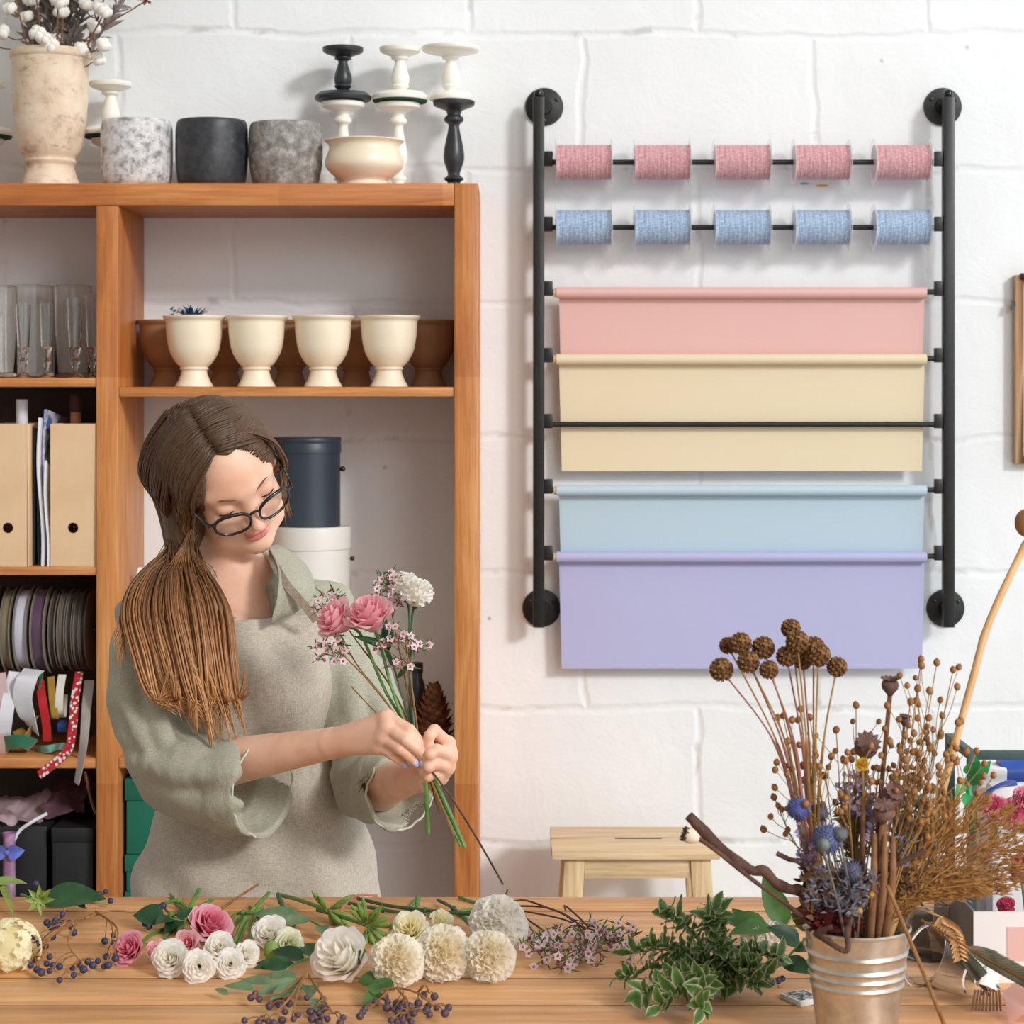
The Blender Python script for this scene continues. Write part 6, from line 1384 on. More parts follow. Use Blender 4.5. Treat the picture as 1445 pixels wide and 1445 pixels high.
# ---- variegated foliage
var_leaf = thin_leafy('variegated_leaf', (66, 108, 48), (96, 136, 66), 60, .35, edge=(232, 230, 188), trans=.3)
vl = ['pointing up at the back left', 'pointing up in the middle', 'pointing up at the back right', 'reaching left', 'at the lower left', 'in front at the left', 'at the very front', 'in front at the right', 'in the middle of the bunch', 'in the middle right', 'drooping right beside the bucket', 'reaching right behind', 'low at the back right', 'at the left under the tallest tip']
ve = [(938, 1288, .085), (1000, 1296, .09), (1010, 1286, .09), (890, 1345, .03), (878, 1378, .02), (900, 1406, .02), (930, 1420, .015), (990, 1424, .02), (972, 1360, .06), (1030, 1350, .06), (1066, 1392, .02), (1098, 1352, .04), (1082, 1376, .03), (916, 1334, .06)]
for lb, (px, py, h) in zip(vl, ve):
    o = on_table(1010 + rnd(-25, 25), 1392 + rnd(-10, 6), .012); e = on_table(px, py, h) if h < .05 else P(px, py, 2.42 + rnd(-.03, .05)); m_ = (o + e) / 2 + V(0, 0, .02)
    st = curve_pts([o, m_, e], 24); lv = []
    for k in range(30):
        tt = .12 + .88 * k / 29; a = k * 2.4; d = (st[-1] - st[0]).normalized(); s1 = d.orthogonal().normalized(); s2 = d.cross(s1); sd = s1 * math.cos(a) + s2 * math.sin(a)
        dd = sd * (1.0 if k < 25 else .6) + d * .7 + V(0, -.25, .15); lv.append((min(tt, 1), dd, d + V(rnd(-.5, .5), rnd(-.6, .3), rnd(-.1, .7)), rnd(.018, .030), rnd(.012, .018), rnd(-.2, 1.3)))
    leafy('variegated_sprig', 'cream edged green sprig of the bunch, %s' % lb, 'foliage', [o, m_, e], lv, stem_g, var_leaf, .0016, rim=5)
leafy('leafy_sprig', 'broad green leaves behind the white blooms left of the bucket', 'foliage', [down(1135, 1306, .02), down(1090, 1310, .03), down(1046, 1316, .02)], [(.3, V(-.35, .3, .8), V(0, -1, .2), .07, .036, .4), (.6, V(-1, .1, .35), V(0, -.8, .8), .06, .034, .5), (.5, V(-.7, -.3, .1), V(0, -.5, 1), .06, .034, .4), (.15, V(.2, -.4, .4), V(0, -1, .6), .05, .034, .4), (.8, V(-.6, .3, .6), V(0, -1, .4), .04, .024, .4)], stem_g, leaf_g)
leafy('leafy_sprig', 'dark leafy sprig drooping between white blooms and bucket', 'foliage', [down(1130, 1330, .04), down(1112, 1350, .03), down(1090, 1372, .012)], [(.2, V(.3, -.6, .2), V(0, -.8, .8), .05, .032, .4), (.5, V(-.4, -.7, .1), V(0, -.8, .8), .05, .03, .4), (.7, V(.6, -.6, .0), V(0, -.8, .8), .045, .028, .4), (.05, V(-.7, -.2, .5), V(0, -.8, .8), .045, .03, .4)], stem_g, leaf_d)

# ---- the bouquet in her hands
GR = P(594, 1062, 2.812)
def held(label, nm, head, ax, Rpx, kd, pm, end, sm_=None, sr=.0023, **kw):
    c = P(*head); R = Rpx * head[2] / FPX; g = GR + V(rnd(-.004, .004), rnd(-.004, .004), 0); b = c - Vector(ax).normalized() * R * 1.5
    return flower(nm, label, 'flower', c, ax, R, kd, pm, [b, b.lerp(g, .5) + V(-.006, 0, 0), g, P(*end)], None, sm_, sr, **kw)
held('pale pink rose facing left in the bouquet held in her hands', 'rose', (472, 873, 2.84), (-.75, -.45, .55), 34, 'rose', pinkl, (604, 1178, 2.80), n=24, flat=1.15)
held('pink rose turned upward in the middle of the held bouquet', 'rose', (521, 866, 2.82), (-.25, -.45, .85), 38, 'rose', pinkl, (650, 1194, 2.79), n=28, flat=1.1)
held('white bloom at the top of the held bouquet, left of the pair', 'carnation', (570, 832, 2.86), (-.2, -.3, 1), 26, 'carnation', whp, (628, 1146, 2.80), stem_d, .0018, n=44)
held('white bloom at the right top of the held bouquet', 'carnation', (588, 841, 2.83), (.2, -.35, 1), 26, 'carnation', whp, (641, 1170, 2.80), stem_d, .0018, n=44)
def held_wax(label, spine, tips, n=4):
    wax_sprig(label, [P(*q) for q in spine], [P(*q) for q in tips], stem_b, None, n=n, sp=.008)
held_wax('waxflower sprig topping the held bouquet beside the white blooms', [(640, 1172, 2.80), (594, 1062, 2.812), (572, 960, 2.84), (550, 850, 2.86), (545, 825, 2.86)], [(536, 820, 2.86), (546, 814, 2.86), (556, 824, 2.86), (540, 834, 2.855), (552, 838, 2.85), (560, 852, 2.84), (548, 826, 2.85), (562, 818, 2.85)])
held_wax('waxflower sprig hanging below the pale pink rose in the bouquet', [(620, 1150, 2.80), (592, 1062, 2.815), (540, 985, 2.83), (490, 930, 2.84), (456, 905, 2.84)], [(452, 908, 2.84), (454, 925, 2.84), (466, 915, 2.84), (478, 928, 2.83), (484, 912, 2.84), (476, 902, 2.83)])
held_wax('waxflower sprig above the pale pink rose in the bouquet', [(596, 1062, 2.815), (552, 970, 2.85), (500, 900, 2.87), (468, 850, 2.87)], [(452, 852, 2.86), (462, 842, 2.86), (468, 836, 2.86), (474, 846, 2.86), (450, 862, 2.86)])
held_wax('waxflower sprig right of the pink roses, low in the bouquet', [(610, 1120, 2.80), (594, 1062, 2.812), (580, 960, 2.82), (572, 905, 2.82)], [(550, 890, 2.82), (544, 905, 2.82), (536, 912, 2.82), (568, 896, 2.82), (580, 902, 2.82), (586, 912, 2.82), (560, 902, 2.82), (598, 908, 2.83), (556, 940, 2.82), (574, 944, 2.82)])
for lb, pts, r, m_ in (('thin brown stem from her hands down to the twigs on the table', [(586, 1050, 2.81), (600, 1075, 2.80), (640, 1130, 2.79), (680, 1195, 2.78), (710, 1248, 2.78)], .0014, stem_k), ('short reddish stem end below her hands', [(592, 1060, 2.815), (612, 1110, 2.80), (641, 1180, 2.79)], .0018, stem_b), ('bright green cut stem hanging straight below her hands', [(597, 1070, 2.812), (601, 1110, 2.80), (604, 1176, 2.80)], .0030, stem_g), ('thick green stem end pointing right below her hands', [(594, 1060, 2.812), (618, 1110, 2.80), (656, 1196, 2.79)], .0030, stem_g), ('slim dry twig crossing the sleeve from the hands to the left', [(590, 1060, 2.816), (545, 990, 2.85), (505, 940, 2.87), (480, 895, 2.87)], .0010, stem_b), ('fine twig crossing below the waxflower toward the apron', [(588, 1060, 2.82), (530, 1005, 2.85), (495, 968, 2.87)], .0009, stem_b)):
    mb = MB(); mb.tube(curve_pts([P(*q) for q in pts], 16), r, 7); tag(mbput('cut_stalk', mb, m_), lb, 'stem')
leafy('leafy_sprig', 'narrow blue green leaf sprig in the held bouquet', 'foliage', [P(594, 1062, 2.812), P(570, 990, 2.83), P(552, 930, 2.84), P(535, 895, 2.84)], [(.75, V(.2, -.3, 1), V(0, -1, 0), .04, .008, .3), (.6, V(-.4, -.3, 1), V(0, -1, 0), .05, .008, .3), (.85, V(-.8, -.2, .3), V(0, -1, .4), .045, .012, .4), (.9, V(.1, -.2, .9), V(0, -1, .4), .035, .010, .3), (.5, V(.6, -.2, .8), V(0, -1, .4), .035, .008, .3)], stem_d, leaf_d)
# ================================================================ zinc bucket of dried flowers and the things at the right
random.seed(33)
DB = 2.25; kb = DB / FPX
zinc = NT('zinc'); _v = zinc.coords(); zinc.b.inputs['Metallic'].default_value = .85; zinc.b.inputs['Roughness'].default_value = .34
zinc.base(zinc.ramp(zinc.noise(_v, 30, 6, .65), [(.35, (188, 182, 172)), (.65, (222, 217, 208))])); zinc.nrm(zinc.bump(zinc.noise(_v, 60, 4), .06, .001))
bcx = at_z(1209, DB, TZ); Hb = zat(1308, DB) - TZ; R1, R0 = 73 * kb, 55 * kb
bk = thing('bucket', 'ribbed zinc bucket holding dried flowers at the front right of the table', 'bucket', bcx)
pr = [(0, 0), (R0 - .002, 0), (R0, .002)]
for i in range(1, 90):
    h = Hb * i / 90; r = R0 + (R1 - R0) * h / Hb; rb = 0
    for q in (.52, .60, .68, .80): rb += .0022 * math.exp(-((h / Hb - q) / .016) ** 2)
    pr.append((r + rb, h))
pr += [(R1, Hb - .002), (R1 + .0022, Hb - .001), (R1 + .0026, Hb + .001), (R1 + .0012, Hb + .0026), (R1 - .001, Hb + .001)] + [(R0 + (R1 - R0) * v - .0012, Hb * v) for v in (.9, .6, .3, .02)] + [(0, .002)]
mb = MB(); mb.lathe(pr, bcx, 72); mbput('body', mb, zinc.m, bk, sharp=50)
mb = MB()
for s in (-1, 1): mb.lathe([(.0, 0), (.005, 0), (.005, .003), (0, .004)], bcx + V(s * (R1 - .001), 0, Hb - .016), 14, (s, 0, 0))
mbput('handle_lug', mb, zinc.m, bk)
def inb(a, rr, h): return bcx + V(math.cos(a) * rr, math.sin(a) * rr, h)
def root_at(px): return V(bcx.x + max(-26, min(26, (px - 1209) * .6)) * kb, DB + rnd(-.025, .025), TZ + Hb * .35)
tan_s = mat('straw_stem', (150, 112, 58), (182, 142, 84), 40, .7); mauve_s = mat('mauve_stem', (150, 92, 92), (170, 116, 112), 40, .7)
ball_m = NT('brown_seed_ball'); _c = ball_m.ramp(ball_m.noise(ball_m.coords(), 160, 5, .7), [(.36, (70, 42, 22)), (.5, (126, 86, 46)), (.66, (176, 132, 80))]); ball_m.base(_c); ball_m.b.inputs['Roughness'].default_value = .85; ball_m.nrm(ball_m.bump(ball_m.noise(ball_m.coords(), 130, 4), 1, .004)); ball_m = ball_m.m
def seed_ball():
    mb = MB(); mb.ball((0, 0, 0), .0090, 20, 14, jit=.04)
    for i in range(64):
        z = 1 - 2 * (i + .5) / 64; a = i * 2.39996; q = math.sqrt(1 - z * z); d = V(q * math.cos(a), q * math.sin(a), z); a_, e1, e2 = frame(d)
        mb.add([d * .0088 + e1 * .0022, d * .0088 + e2 * .0022, d * .0088 - e1 * .0022, d * .0088 - e2 * .0022, d * .0112 + e1 * .0016, d * .0112 + e2 * .0016, d * .0112 - e1 * .0016, d * .0112 - e2 * .0016], [(0, 1, 5, 4), (1, 2, 6, 5), (2, 3, 7, 6), (3, 0, 4, 7), (4, 5, 6, 7)])
    return mb.mesh('seed_head', sharp=30)
SB = seed_ball(); SB.materials.append(ball_m)
balls = [(1018, 945, 0, 'lowest left'), (1027, 911, .02, 'upper far left, small'), (1045, 908, 0, 'second along the top left'), (1056, 934, -.01, 'left of the middle, lower'), (1077, 914, .01, 'large one left of the middle'), (1085, 945, -.02, 'lowest in the middle'), (1110, 926, 0, 'in the middle above the stems'), (1116, 887, .02, 'topmost of the brown balls'), (1125, 905, -.01, 'just under the topmost'), (1133, 932, .02, 'half hidden behind the middle ones'), (1155, 924, -.01, 'second from right'), (1148, 914, .02, 'behind the second from right'), (1181, 941, 0, 'furthest right')]
for px, py, dd, lb in balls:
    e = P(px, py, DB + dd); r0 = root_at(1160 + rnd(-15, 25)); t = thing('seed_ball_stem', 'brown seed ball on thin stem, %s of the cluster' % lb, 'dried flower', r0, 'brown seed balls in the bucket')
    mb = MB(); m1 = P(1143 + (px - 1100) * .16, 1180, DB + dd); m2 = P(1128 + (px - 1100) * .42, 1050, DB + dd); st = curve_pts([r0, m1, m2, e], 20); mb.tube(st, [.0016] * 14 + [.0010] * 7, 6); mbput('stem', mb, tan_s if random.random() < .6 else mauve_s, t)
    inst('seed_head', SB, t, e, quat_z(e - st[-2]), rnd(.92, 1.2) * (.85 if 'small' in lb else 1))
# flax
POD = MB(); POD.lathe([(0, -.0039), (.002, -.0035), (.0034, -.0016), (.0037, .0005), (.0028, .0028), (.0010, .0042), (0, .0052)], (0, 0, 0), 12); PODM = POD.mesh('seed_pod', sharp=0); PODM.materials.append(mat('flax_pod', (126, 82, 40), (160, 110, 60), 120, .6))
flax = [(1105, 1010), (1143, 1012), (1150, 1060), (1180, 1030), (1208, 995), (1196, 1062), (1225, 1040), (1285, 990), (1300, 930), (1322, 935), (1345, 945), (1312, 975), (1330, 1010), (1352, 1020), (1290, 1035), (1270, 1060), (1310, 1050), (1335, 1065), (1378, 1060), (1388, 1095), (1092, 1125), (1118, 1085), (1165, 1095), (1240, 1085), (1300, 1090)]
fl_words = ['lowest left', 'left, beside the brown ball stems', 'left of the blue thistles', 'above the purple statice', 'leaning left of the poppy head', 'just left of the yellow flower', 'behind the poppy heads', 'right of the tallest poppy head', 'topmost at the right', 'highest right of the poppy', 'furthest up beside the bamboo cane', 'among the upper right group', 'crossing the bamboo cane', 'right of the bamboo cane, upper', 'in the middle of the right group', 'right of the second poppy head', 'under the upper right group', 'touching the bamboo cane', 'right of the cane near the crate', 'furthest right, before the crate', 'at the far left above the branch', 'left of the first blue thistle', 'above the blue thistles', 'behind the lowest poppy head', 'above the golden grass']
for (px, py), lb in zip(flax, fl_words):
    dd = rnd(-.04, .06); e = P(px, py, DB + dd); r0 = root_at(1209 + (px - 1209) * .25); t = thing('flax_stem', 'fine flax stem with round tan seed pods, %s' % lb, 'dried flower', r0, 'flax stems in the bucket')
    m1 = P(1209 + (px - 1209) * .42, 1235, DB + dd * .6); st = curve_pts([r0, m1, P(1209 + (px - 1209) * .75, (1235 + py) / 2 + 10, DB + dd), e], 22); mb = MB(); mb.tube(st, [.0009] * 15 + [.0006] * 8, 5); pods = [e]
    n = 9 if px > 1180 else 7
    for k in range(n):
        i = 21 - int(k * 1.1); q = st[i] + V(rnd(-.026, .026), rnd(-.02, .02), rnd(-.004, .024)); mb.tube(curve_pts([st[i - 2], (st[i - 2] + q) / 2 + V(rnd(-.003, .003), 0, -.002), q], 5), .0005, 4); pods.append(q)
    mbput('stem', mb, tan_s, t)
    for q in pods: inst('seed_pod', PODM, t, q, quat_z(V(rnd(-.5, .5), rnd(-.5, .5), 1)), rnd(.8, 1.1))
# poppy heads
pop_m = mat('poppy_head', (92, 64, 58), (124, 92, 82), 40, .8, bump=.3, bscale=120); pst = mat('poppy_stem', (116, 78, 52), (146, 104, 72), 40, .75)
def poppy(label, px, py, r, dd, rootpx, ax=(0, -.1, 1), sr=.0026):
    c = P(px, py, DB + dd); R = r * kb; a_, e1, e2 = frame(ax); r0 = root_at(rootpx); t = thing('poppy_head', label, 'dried flower', r0)
    mb = MB(); mb.lathe([(0, -R * 1.25), (R * .3, -R * 1.2), (R * .45, -R * .95), (R * .9, -R * .4), (R, R * .05), (R * .85, R * .5), (R * .5, R * .72), (0, R * .75)], c, 22, ax); mbput('capsule', mb, pop_m, t)
    mb = MB(); n = 11; ctr = c + a_ * R * .86; ring = []
    for k in range(n):
        for f_ in (0, .5):
            a = 2 * pi * (k + f_) / n; rr = R * (1.12 if f_ == 0 else .84); ring.append(ctr + (e1 * math.cos(a) + e2 * math.sin(a)) * rr + a_ * R * (.10 if f_ == 0 else -.04))
    N = len(ring); lo = [p - a_ * R * .14 for p in ring]; mb.add([ctr + a_ * R * .1] + ring + [ctr - a_ * R * .1] + lo, [(0, 1 + i, 1 + (i + 1) % N) for i in range(N)] + [(N + 1, N + 2 + (i + 1) % N, N + 2 + i) for i in range(N)] + [(1 + i, N + 2 + i, N + 2 + (i + 1) % N, 1 + (i + 1) % N) for i in range(N)]); mbput('crown', mb, pop_m, t, sharp=25)
    mb = MB(); b = c - a_ * R * 1.2; mb.tube(curve_pts([r0, r0.lerp(b, .5) + V(rnd(-.006, .006), 0, 0), b], 14), sr, 8); mbput('stem', mb, pst, t)
poppy('tallest brown poppy head standing clear above the flax', 1256, 967, 12.5, .02, 1236)
poppy('wide crowned poppy head above the yellow flower, facing forward', 1222, 1054, 17, -.02, 1232, (.1, -.75, .6))
poppy('small dark poppy head to the right of the tallest', 1277, 1016, 8, .04, 1250, (.1, -.2, 1), .0016)
poppy('poppy head in the middle of the bucket, upper of the close pair', 1257, 1124, 15, -.03, 1246, (.35, -.6, .7))
poppy('poppy head in the middle of the bucket, lower of the close pair', 1246, 1146, 15, -.05, 1240, (0, -.4, .9))
# globe thistles
def thistle(label, px, py, r, dd, col, rootpx):
    c = P(px, py, DB + dd); R = r * kb * 1.12; r0 = root_at(rootpx); t = thing('globe_thistle', label, 'dried flower', r0); mb = MB(); mb.ball(c, R * .72, 18, 12)
    for i in range(190):
        z = 1 - 2 * (i + .5) / 190; a = i * 2.39996; q = math.sqrt(1 - z * z); d = V(q * math.cos(a), q * math.sin(a), z); a_, e1, e2 = frame(d); w_ = R * .085
        mb.add([c + d * R * .66 + e1 * w_, c + d * R * .66 - e1 * w_ * .5 + e2 * w_ * .87, c + d * R * .66 - e1 * w_ * .5 - e2 * w_ * .87, c + d * R * rnd(.94, 1.08)], [(0, 1, 3), (1, 2, 3), (2, 0, 3)])
    mbput('head', mb, mat('thistle_blue', col, tuple(min(255, x + 26) for x in col), 150, .8), t, sharp=0)
    mb = MB(); mb.tube(curve_pts([r0, r0.lerp(c, .5) + V(rnd(-.01, .01), 0, 0), c - V(0, 0, R * .7)], 12), .0015, 7); mbput('stem', mb, mat('thistle_stem', (98, 98, 92), (124, 122, 112), 40, .8), t)
for a in (('bright blue globe thistle highest at the left of the bucket', 1127, 1141, 17, -.02, (82, 88, 150), 1180), ('grey blue globe thistle right behind the bright blue one', 1155, 1148, 15, .01, (78, 84, 104), 1190), ('largest blue globe thistle in front of the bunch', 1168, 1184, 22, -.04, (88, 96, 138), 1195), ('small green grey thistle sitting on the largest blue thistle', 1162, 1192, 9, -.07, (112, 122, 118), 1192), ('small grey thistle at the right side of the largest one', 1186, 1177, 10, -.05, (102, 110, 112), 1200),
          ('dusky blue thistle low in the bunch above the rim', 1202, 1232, 18, -.03, (84, 86, 108), 1205), ('little blue thistle near the bamboo cane, left', 1296, 1189, 9, .01, (92, 102, 128), 1240), ('little blue thistle near the bamboo cane, right', 1317, 1193, 9, .01, (92, 100, 120), 1245), ('pale green thistle right of the poppy pair', 1302, 1133, 12, .03, (146, 148, 124), 1245), ('small dark thistle just above the bucket rim', 1206, 1262, 10, -.045, (96, 104, 104), 1208), ('small slate thistle left of the dusky one', 1152, 1226, 9, -.03, (92, 96, 118), 1185)): thistle(*a)
# sea holly, statice, lavender clouds
def spray(label, px0, py0, px1, py1, n, lm, L, W_, sm_, dd=0, cat='dried flower', nm='statice_spray', rootpx=1205, blooms=None):
    r0 = root_at(rootpx); c = P((px0 + px1) / 2, (py0 + py1) / 2, DB + dd); t = thing(nm, label, cat, r0); mb = MB(); f_ = MB(); g_ = MB(); hub = r0.lerp(c, .62)
    mb.tube(curve_pts([r0, hub, c], 10), .0013, 6)
    for k in range(n):
        e = P(rnd(px0, px1), rnd(py0, py1), DB + dd + rnd(-.03, .03)); mb.tube(curve_pts([hub, hub.lerp(e, .5) + V(rnd(-.006, .006), 0, .004), e], 6), .0006, 4)
        for j in range(7): f_.leaf(e.lerp(hub, rnd(0, .35)), V(rnd(-1, 1), rnd(-1, .5), rnd(-.3, 1)), V(0, -1, .3), L * rnd(.7, 1.2), W_ * rnd(.7, 1.2), rnd(-.4, .6), .3, nu=2, nv=3)
    mbput('stem', mb, sm_, t); mbput('florets', f_, lm, t, sharp=0)
lav = thin_leafy('lavender_petal', (140, 124, 164), (178, 162, 196), 50, .7); ol = thin_leafy('olive_dry', (122, 106, 56), (158, 136, 78), 40, .8, trans=.2); slate = thin_leafy('slate_bract', (92, 94, 112), (128, 130, 146), 40, .7, trans=.2); dull = thin_leafy('dull_brown', (96, 70, 50), (128, 98, 70), 40, .8, trans=.15); pinkd = thin_leafy('dried_pink', (176, 132, 150), (200, 162, 176), 40, .8)
dry_s = mat('dry_stem', (112, 84, 52), (142, 110, 72), 40, .8)
spray('lavender purple statice left of the poppy stems', 1176, 1088, 1236, 1165, 20, lav, .008, .006, dry_s, .01)
spray('pinkish dried spray beside the yellow flower', 1190, 1075, 1225, 1110, 10, pinkd, .006, .005, dry_s, .02)
spray('olive tan dried filler behind the poppy heads', 1262, 1080, 1340, 1175, 44, ol, .011, .004, dry_s, .04, nm='dried_filler', rootpx=1250)
spray('olive dried filler between blue thistles and statice', 1180, 1110, 1232, 1200, 30, ol, .012, .004, dry_s, .03, nm='dried_filler', rootpx=1212)
spray('slate blue sea holly at the left front of the bucket', 1130, 1206, 1200, 1284, 44, slate, .0095, .0028, dry_s, -.03, nm='sea_holly', rootpx=1185)
spray('slate blue sea holly in the middle above the rim', 1176, 1222, 1240, 1290, 36, slate, .0095, .0028, dry_s, -.04, nm='sea_holly', rootpx=1205)
spray('slate blue sea holly right of the poppy stalks', 1262, 1120, 1310, 1210, 24, slate, .008, .0028, dry_s, 0, nm='sea_holly', rootpx=1245)
spray('brown dried leaves low at the left rim of the bucket', 1130, 1220, 1186, 1300, 40, dull, .018, .006, dry_s, -.01, nm='dried_filler', rootpx=1175)
spray('brown dried leaves at the back right of the bunch', 1255, 1170, 1310, 1270, 40, dull, .016, .006, dry_s, .02, nm='dried_filler', rootpx=1245)
spray('small lavender flowers on the left brown stems', 1118, 1160, 1150, 1215, 8, lav, .007, .006, dry_s, -.01, rootpx=1180)
spray('dark red dried leaves just inside the bucket rim', 1140, 1285, 1210, 1306, 14, thin_leafy('wine_leaf', (96, 26, 34), (126, 40, 46), 30, .7), .02, .010, dry_s, -.02, nm='dried_filler', rootpx=1180)
c = P(1217, 1078, DB - .03); t = thing('yellow_flower', 'small bright yellow dried flower beneath the wide poppy head', 'dried flower', c - V(0, 0, .1)); mb = rose_mb(c, (0, -.8, .4), 11 * kb, 14); mbput('bloom', mb, thin_leafy('yellow_petal', (226, 186, 40), (240, 206, 70), 30, .6), t, sharp=0); mb = MB(); mb.tube(curve_pts([root_at(1215), P(1218, 1180, DB), c], 10), .0011, 6); mbput('stem', mb, tan_s, t)
# thick tied stalks
for px, top, lb in ((1232, 1176, 'left'), (1246, 1160, 'middle'), (1258, 1180, 'right')):
    mb = MB(); r0 = root_at(px - 4); mb.tube(curve_pts([r0, P(px, 1260, DB - .045), P(px + 2, top, DB - .04)], 10), [.0048, .0048, .0046, .0044, .0042, .004, .0038, .0036, .0034, .0032, .0028], 9); tag(mbput('dry_stalk', mb, pst), 'thick brown dried stalk in the middle of the bucket, %s of three' % lb, 'dried stalk')
# yellow craspedia-like beads low
for px, py, lb in ((1230, 1262, 'beside the thick stalks'), (1202, 1285, 'left of the pair above the rim'), (1213, 1285, 'right of the pair above the rim')):
    c = P(px, py, DB - .05); t = thing('golden_bead_flower', 'tiny golden round dried flower, %s' % lb, 'dried flower', c - V(0, 0, .05), 'tiny golden dried flowers'); mb = MB(); mb.ball(c, 4.5 * kb, 10, 8); mbput('head', mb, mat('gold_bead', (196, 150, 72), rough=.7), t); mb = MB(); mb.tube([c, c - V(0, -.02, .05)], .0008, 5); mbput('stem', mb, tan_s, t)
# golden grass plumes to the right
gold = thin_leafy('golden_grass', (140, 96, 44), (186, 138, 76), 60, .75, trans=.3)
for i, (px, py, lb) in enumerate([(1352, 1128, 'highest, next to the bamboo cane'), (1392, 1128, 'upper, pointing at the pink flowers'), (1430, 1140, 'upper right'), (1452, 1165, 'right, second from top'), (1462, 1190, 'right, through the middle'), (1462, 1218, 'right, below the middle'), (1450, 1240, 'lower right'), (1420, 1256, 'lowest, above the white box'), (1380, 1258, 'short and low'), (1340, 1165, 'short, by the cane')]):
    dd = rnd(-.02, .05); e = P(px, py, DB + dd); r0 = root_at(1245 + rnd(-6, 14)); rim = P(1262 + rnd(-6, 14), 1300 - i * 3, DB + dd * .3); st = curve_pts([r0, rim, rim.lerp(e, .5) + V(0, 0, .012), e], 26); t = thing('grass_plume', 'golden dried grass plume in the bucket, %s' % lb, 'dried grass', r0, 'golden grass plumes'); mb = MB(); mb.tube(st, [.0015] * 14 + [.0008] * 13, 5); mbput('stem', mb, tan_s, t); f_ = MB()
    dr = (st[-1] - st[10]).normalized()
    for k in range(400):
        q = rnd(.34, 1.0); p = st[int(q * 26)]; wdt = .021 * math.sin(pi * min(1, (q - .30) / .74)) + .004; o = p + V(rnd(-1, 1), rnd(-1, 1), rnd(-1, 1)) * wdt * .55; f_.leaf(o, dr + V(rnd(-.6, .6), rnd(-.6, .6), rnd(-.6, .5)), V(0, -1, .3), rnd(.007, .016), rnd(.0012, .0026), rnd(-.4, .4), .2, nu=2, nv=2)
    mbput('plume', f_, gold, t, sharp=0)
# woody branches left
bark = mat('bark', (66, 42, 36), (100, 70, 58), 50, .85, bump=.4, bscale=160)
mb = MB(); st = curve_pts([P(x, y, d) for x, y, d in ((972, 1151, 2.20), (1000, 1180, 2.20), (1030, 1208, 2.20), (1060, 1228, 2.21), (1078, 1229, 2.21), (1095, 1246, 2.21), (1112, 1254, 2.22), (1135, 1262, 2.23), (1165, 1300, 2.25), (1180, 1350, 2.25))], 40)
mb.tube(st, [.0058 - .0015 * math.cos(i * .9) * .4 for i in range(41)], 10); tag(mbput('branch', mb, bark), 'thick knobbly dark branch reaching far left from the bucket', 'branch')
t = thing('dried_bloom_stem', 'cream brown dried bud on a twig under the thick branch', 'dried flower', P(1135, 1290, 2.2)); st = curve_pts([P(x, y, d) for x, y, d in ((984, 1182, 2.18), (1010, 1200, 2.18), (1060, 1240, 2.19), (1110, 1276, 2.2), (1150, 1310, 2.23))], 20); mb = MB(); mb.tube(st, .0024, 8); mbput('stem', mb, bark, t)
c = P(972, 1179, 2.18); ax = (c - st[1]).normalized(); R = 11 * 2.18 / FPX; mb = MB(); mb.lathe([(0, -R * 1.5), (R * .5, -R * 1.3), (R * .95, -R * .5), (R, R * .2), (R * .8, R * .5), (0, R * .3)], c, 18, ax); mbput('cup', mb, mat('cream_cup', (222, 206, 184), (234, 222, 204), 30, .7), t); a_, e1, e2 = frame(ax); mb = MB()
for i in range(70):
    th = rnd(0, 6.28); r_ = R * math.sqrt(random.random()) * .85; o = c + (e1 * math.cos(th) + e2 * math.sin(th)) * r_; mb.tube([o, o + a_ * R * rnd(.7, 1.0) + (o - c) * .3], [.0009, .0005], 4)
mbput('stamens', mb, mat('dark_stamen', (70, 42, 32), rough=.8), t)
mb = MB(); mb.tube(curve_pts([P(1096, 1204, 2.22), P(1112, 1212, 2.22), P(1135, 1224, 2.23), P(1165, 1290, 2.25)], 14), .0028, 8); tag(mbput('branch', mb, bark), 'short cut twig sticking out left just above the thick branch', 'branch')
mb = MB(); mb.tube(curve_pts([P(1180, 1340, 2.24), P(1200, 1270, 2.22), P(1240, 1235, 2.21), P(1305, 1200, 2.21)], 14), .0028, 8); tag(mbput('branch', mb, bark), 'dark twig slanting up right across the bunch toward the bamboo cane', 'branch')
mb = MB(); mb.tube(curve_pts([P(1178, 1330, 2.215), P(1150, 1318, 2.188), P(1174, 1308, 2.18)], 10), .0026, 8); tag(mbput('branch', mb, bark), 'short split twig lying over the front rim of the bucket', 'branch')
mb = MB(); mb.tube(curve_pts([P(1152, 1318, 2.186), P(1170, 1330, 2.172), P(1192, 1342, 2.168), P(1197, 1335, 2.168), P(1195, 1316, 2.176), P(1200, 1300, 2.20)], 20), .0030, 8); tag(mbput('branch', mb, bark), 'hooked dark twig hanging over the front of the bucket', 'branch')
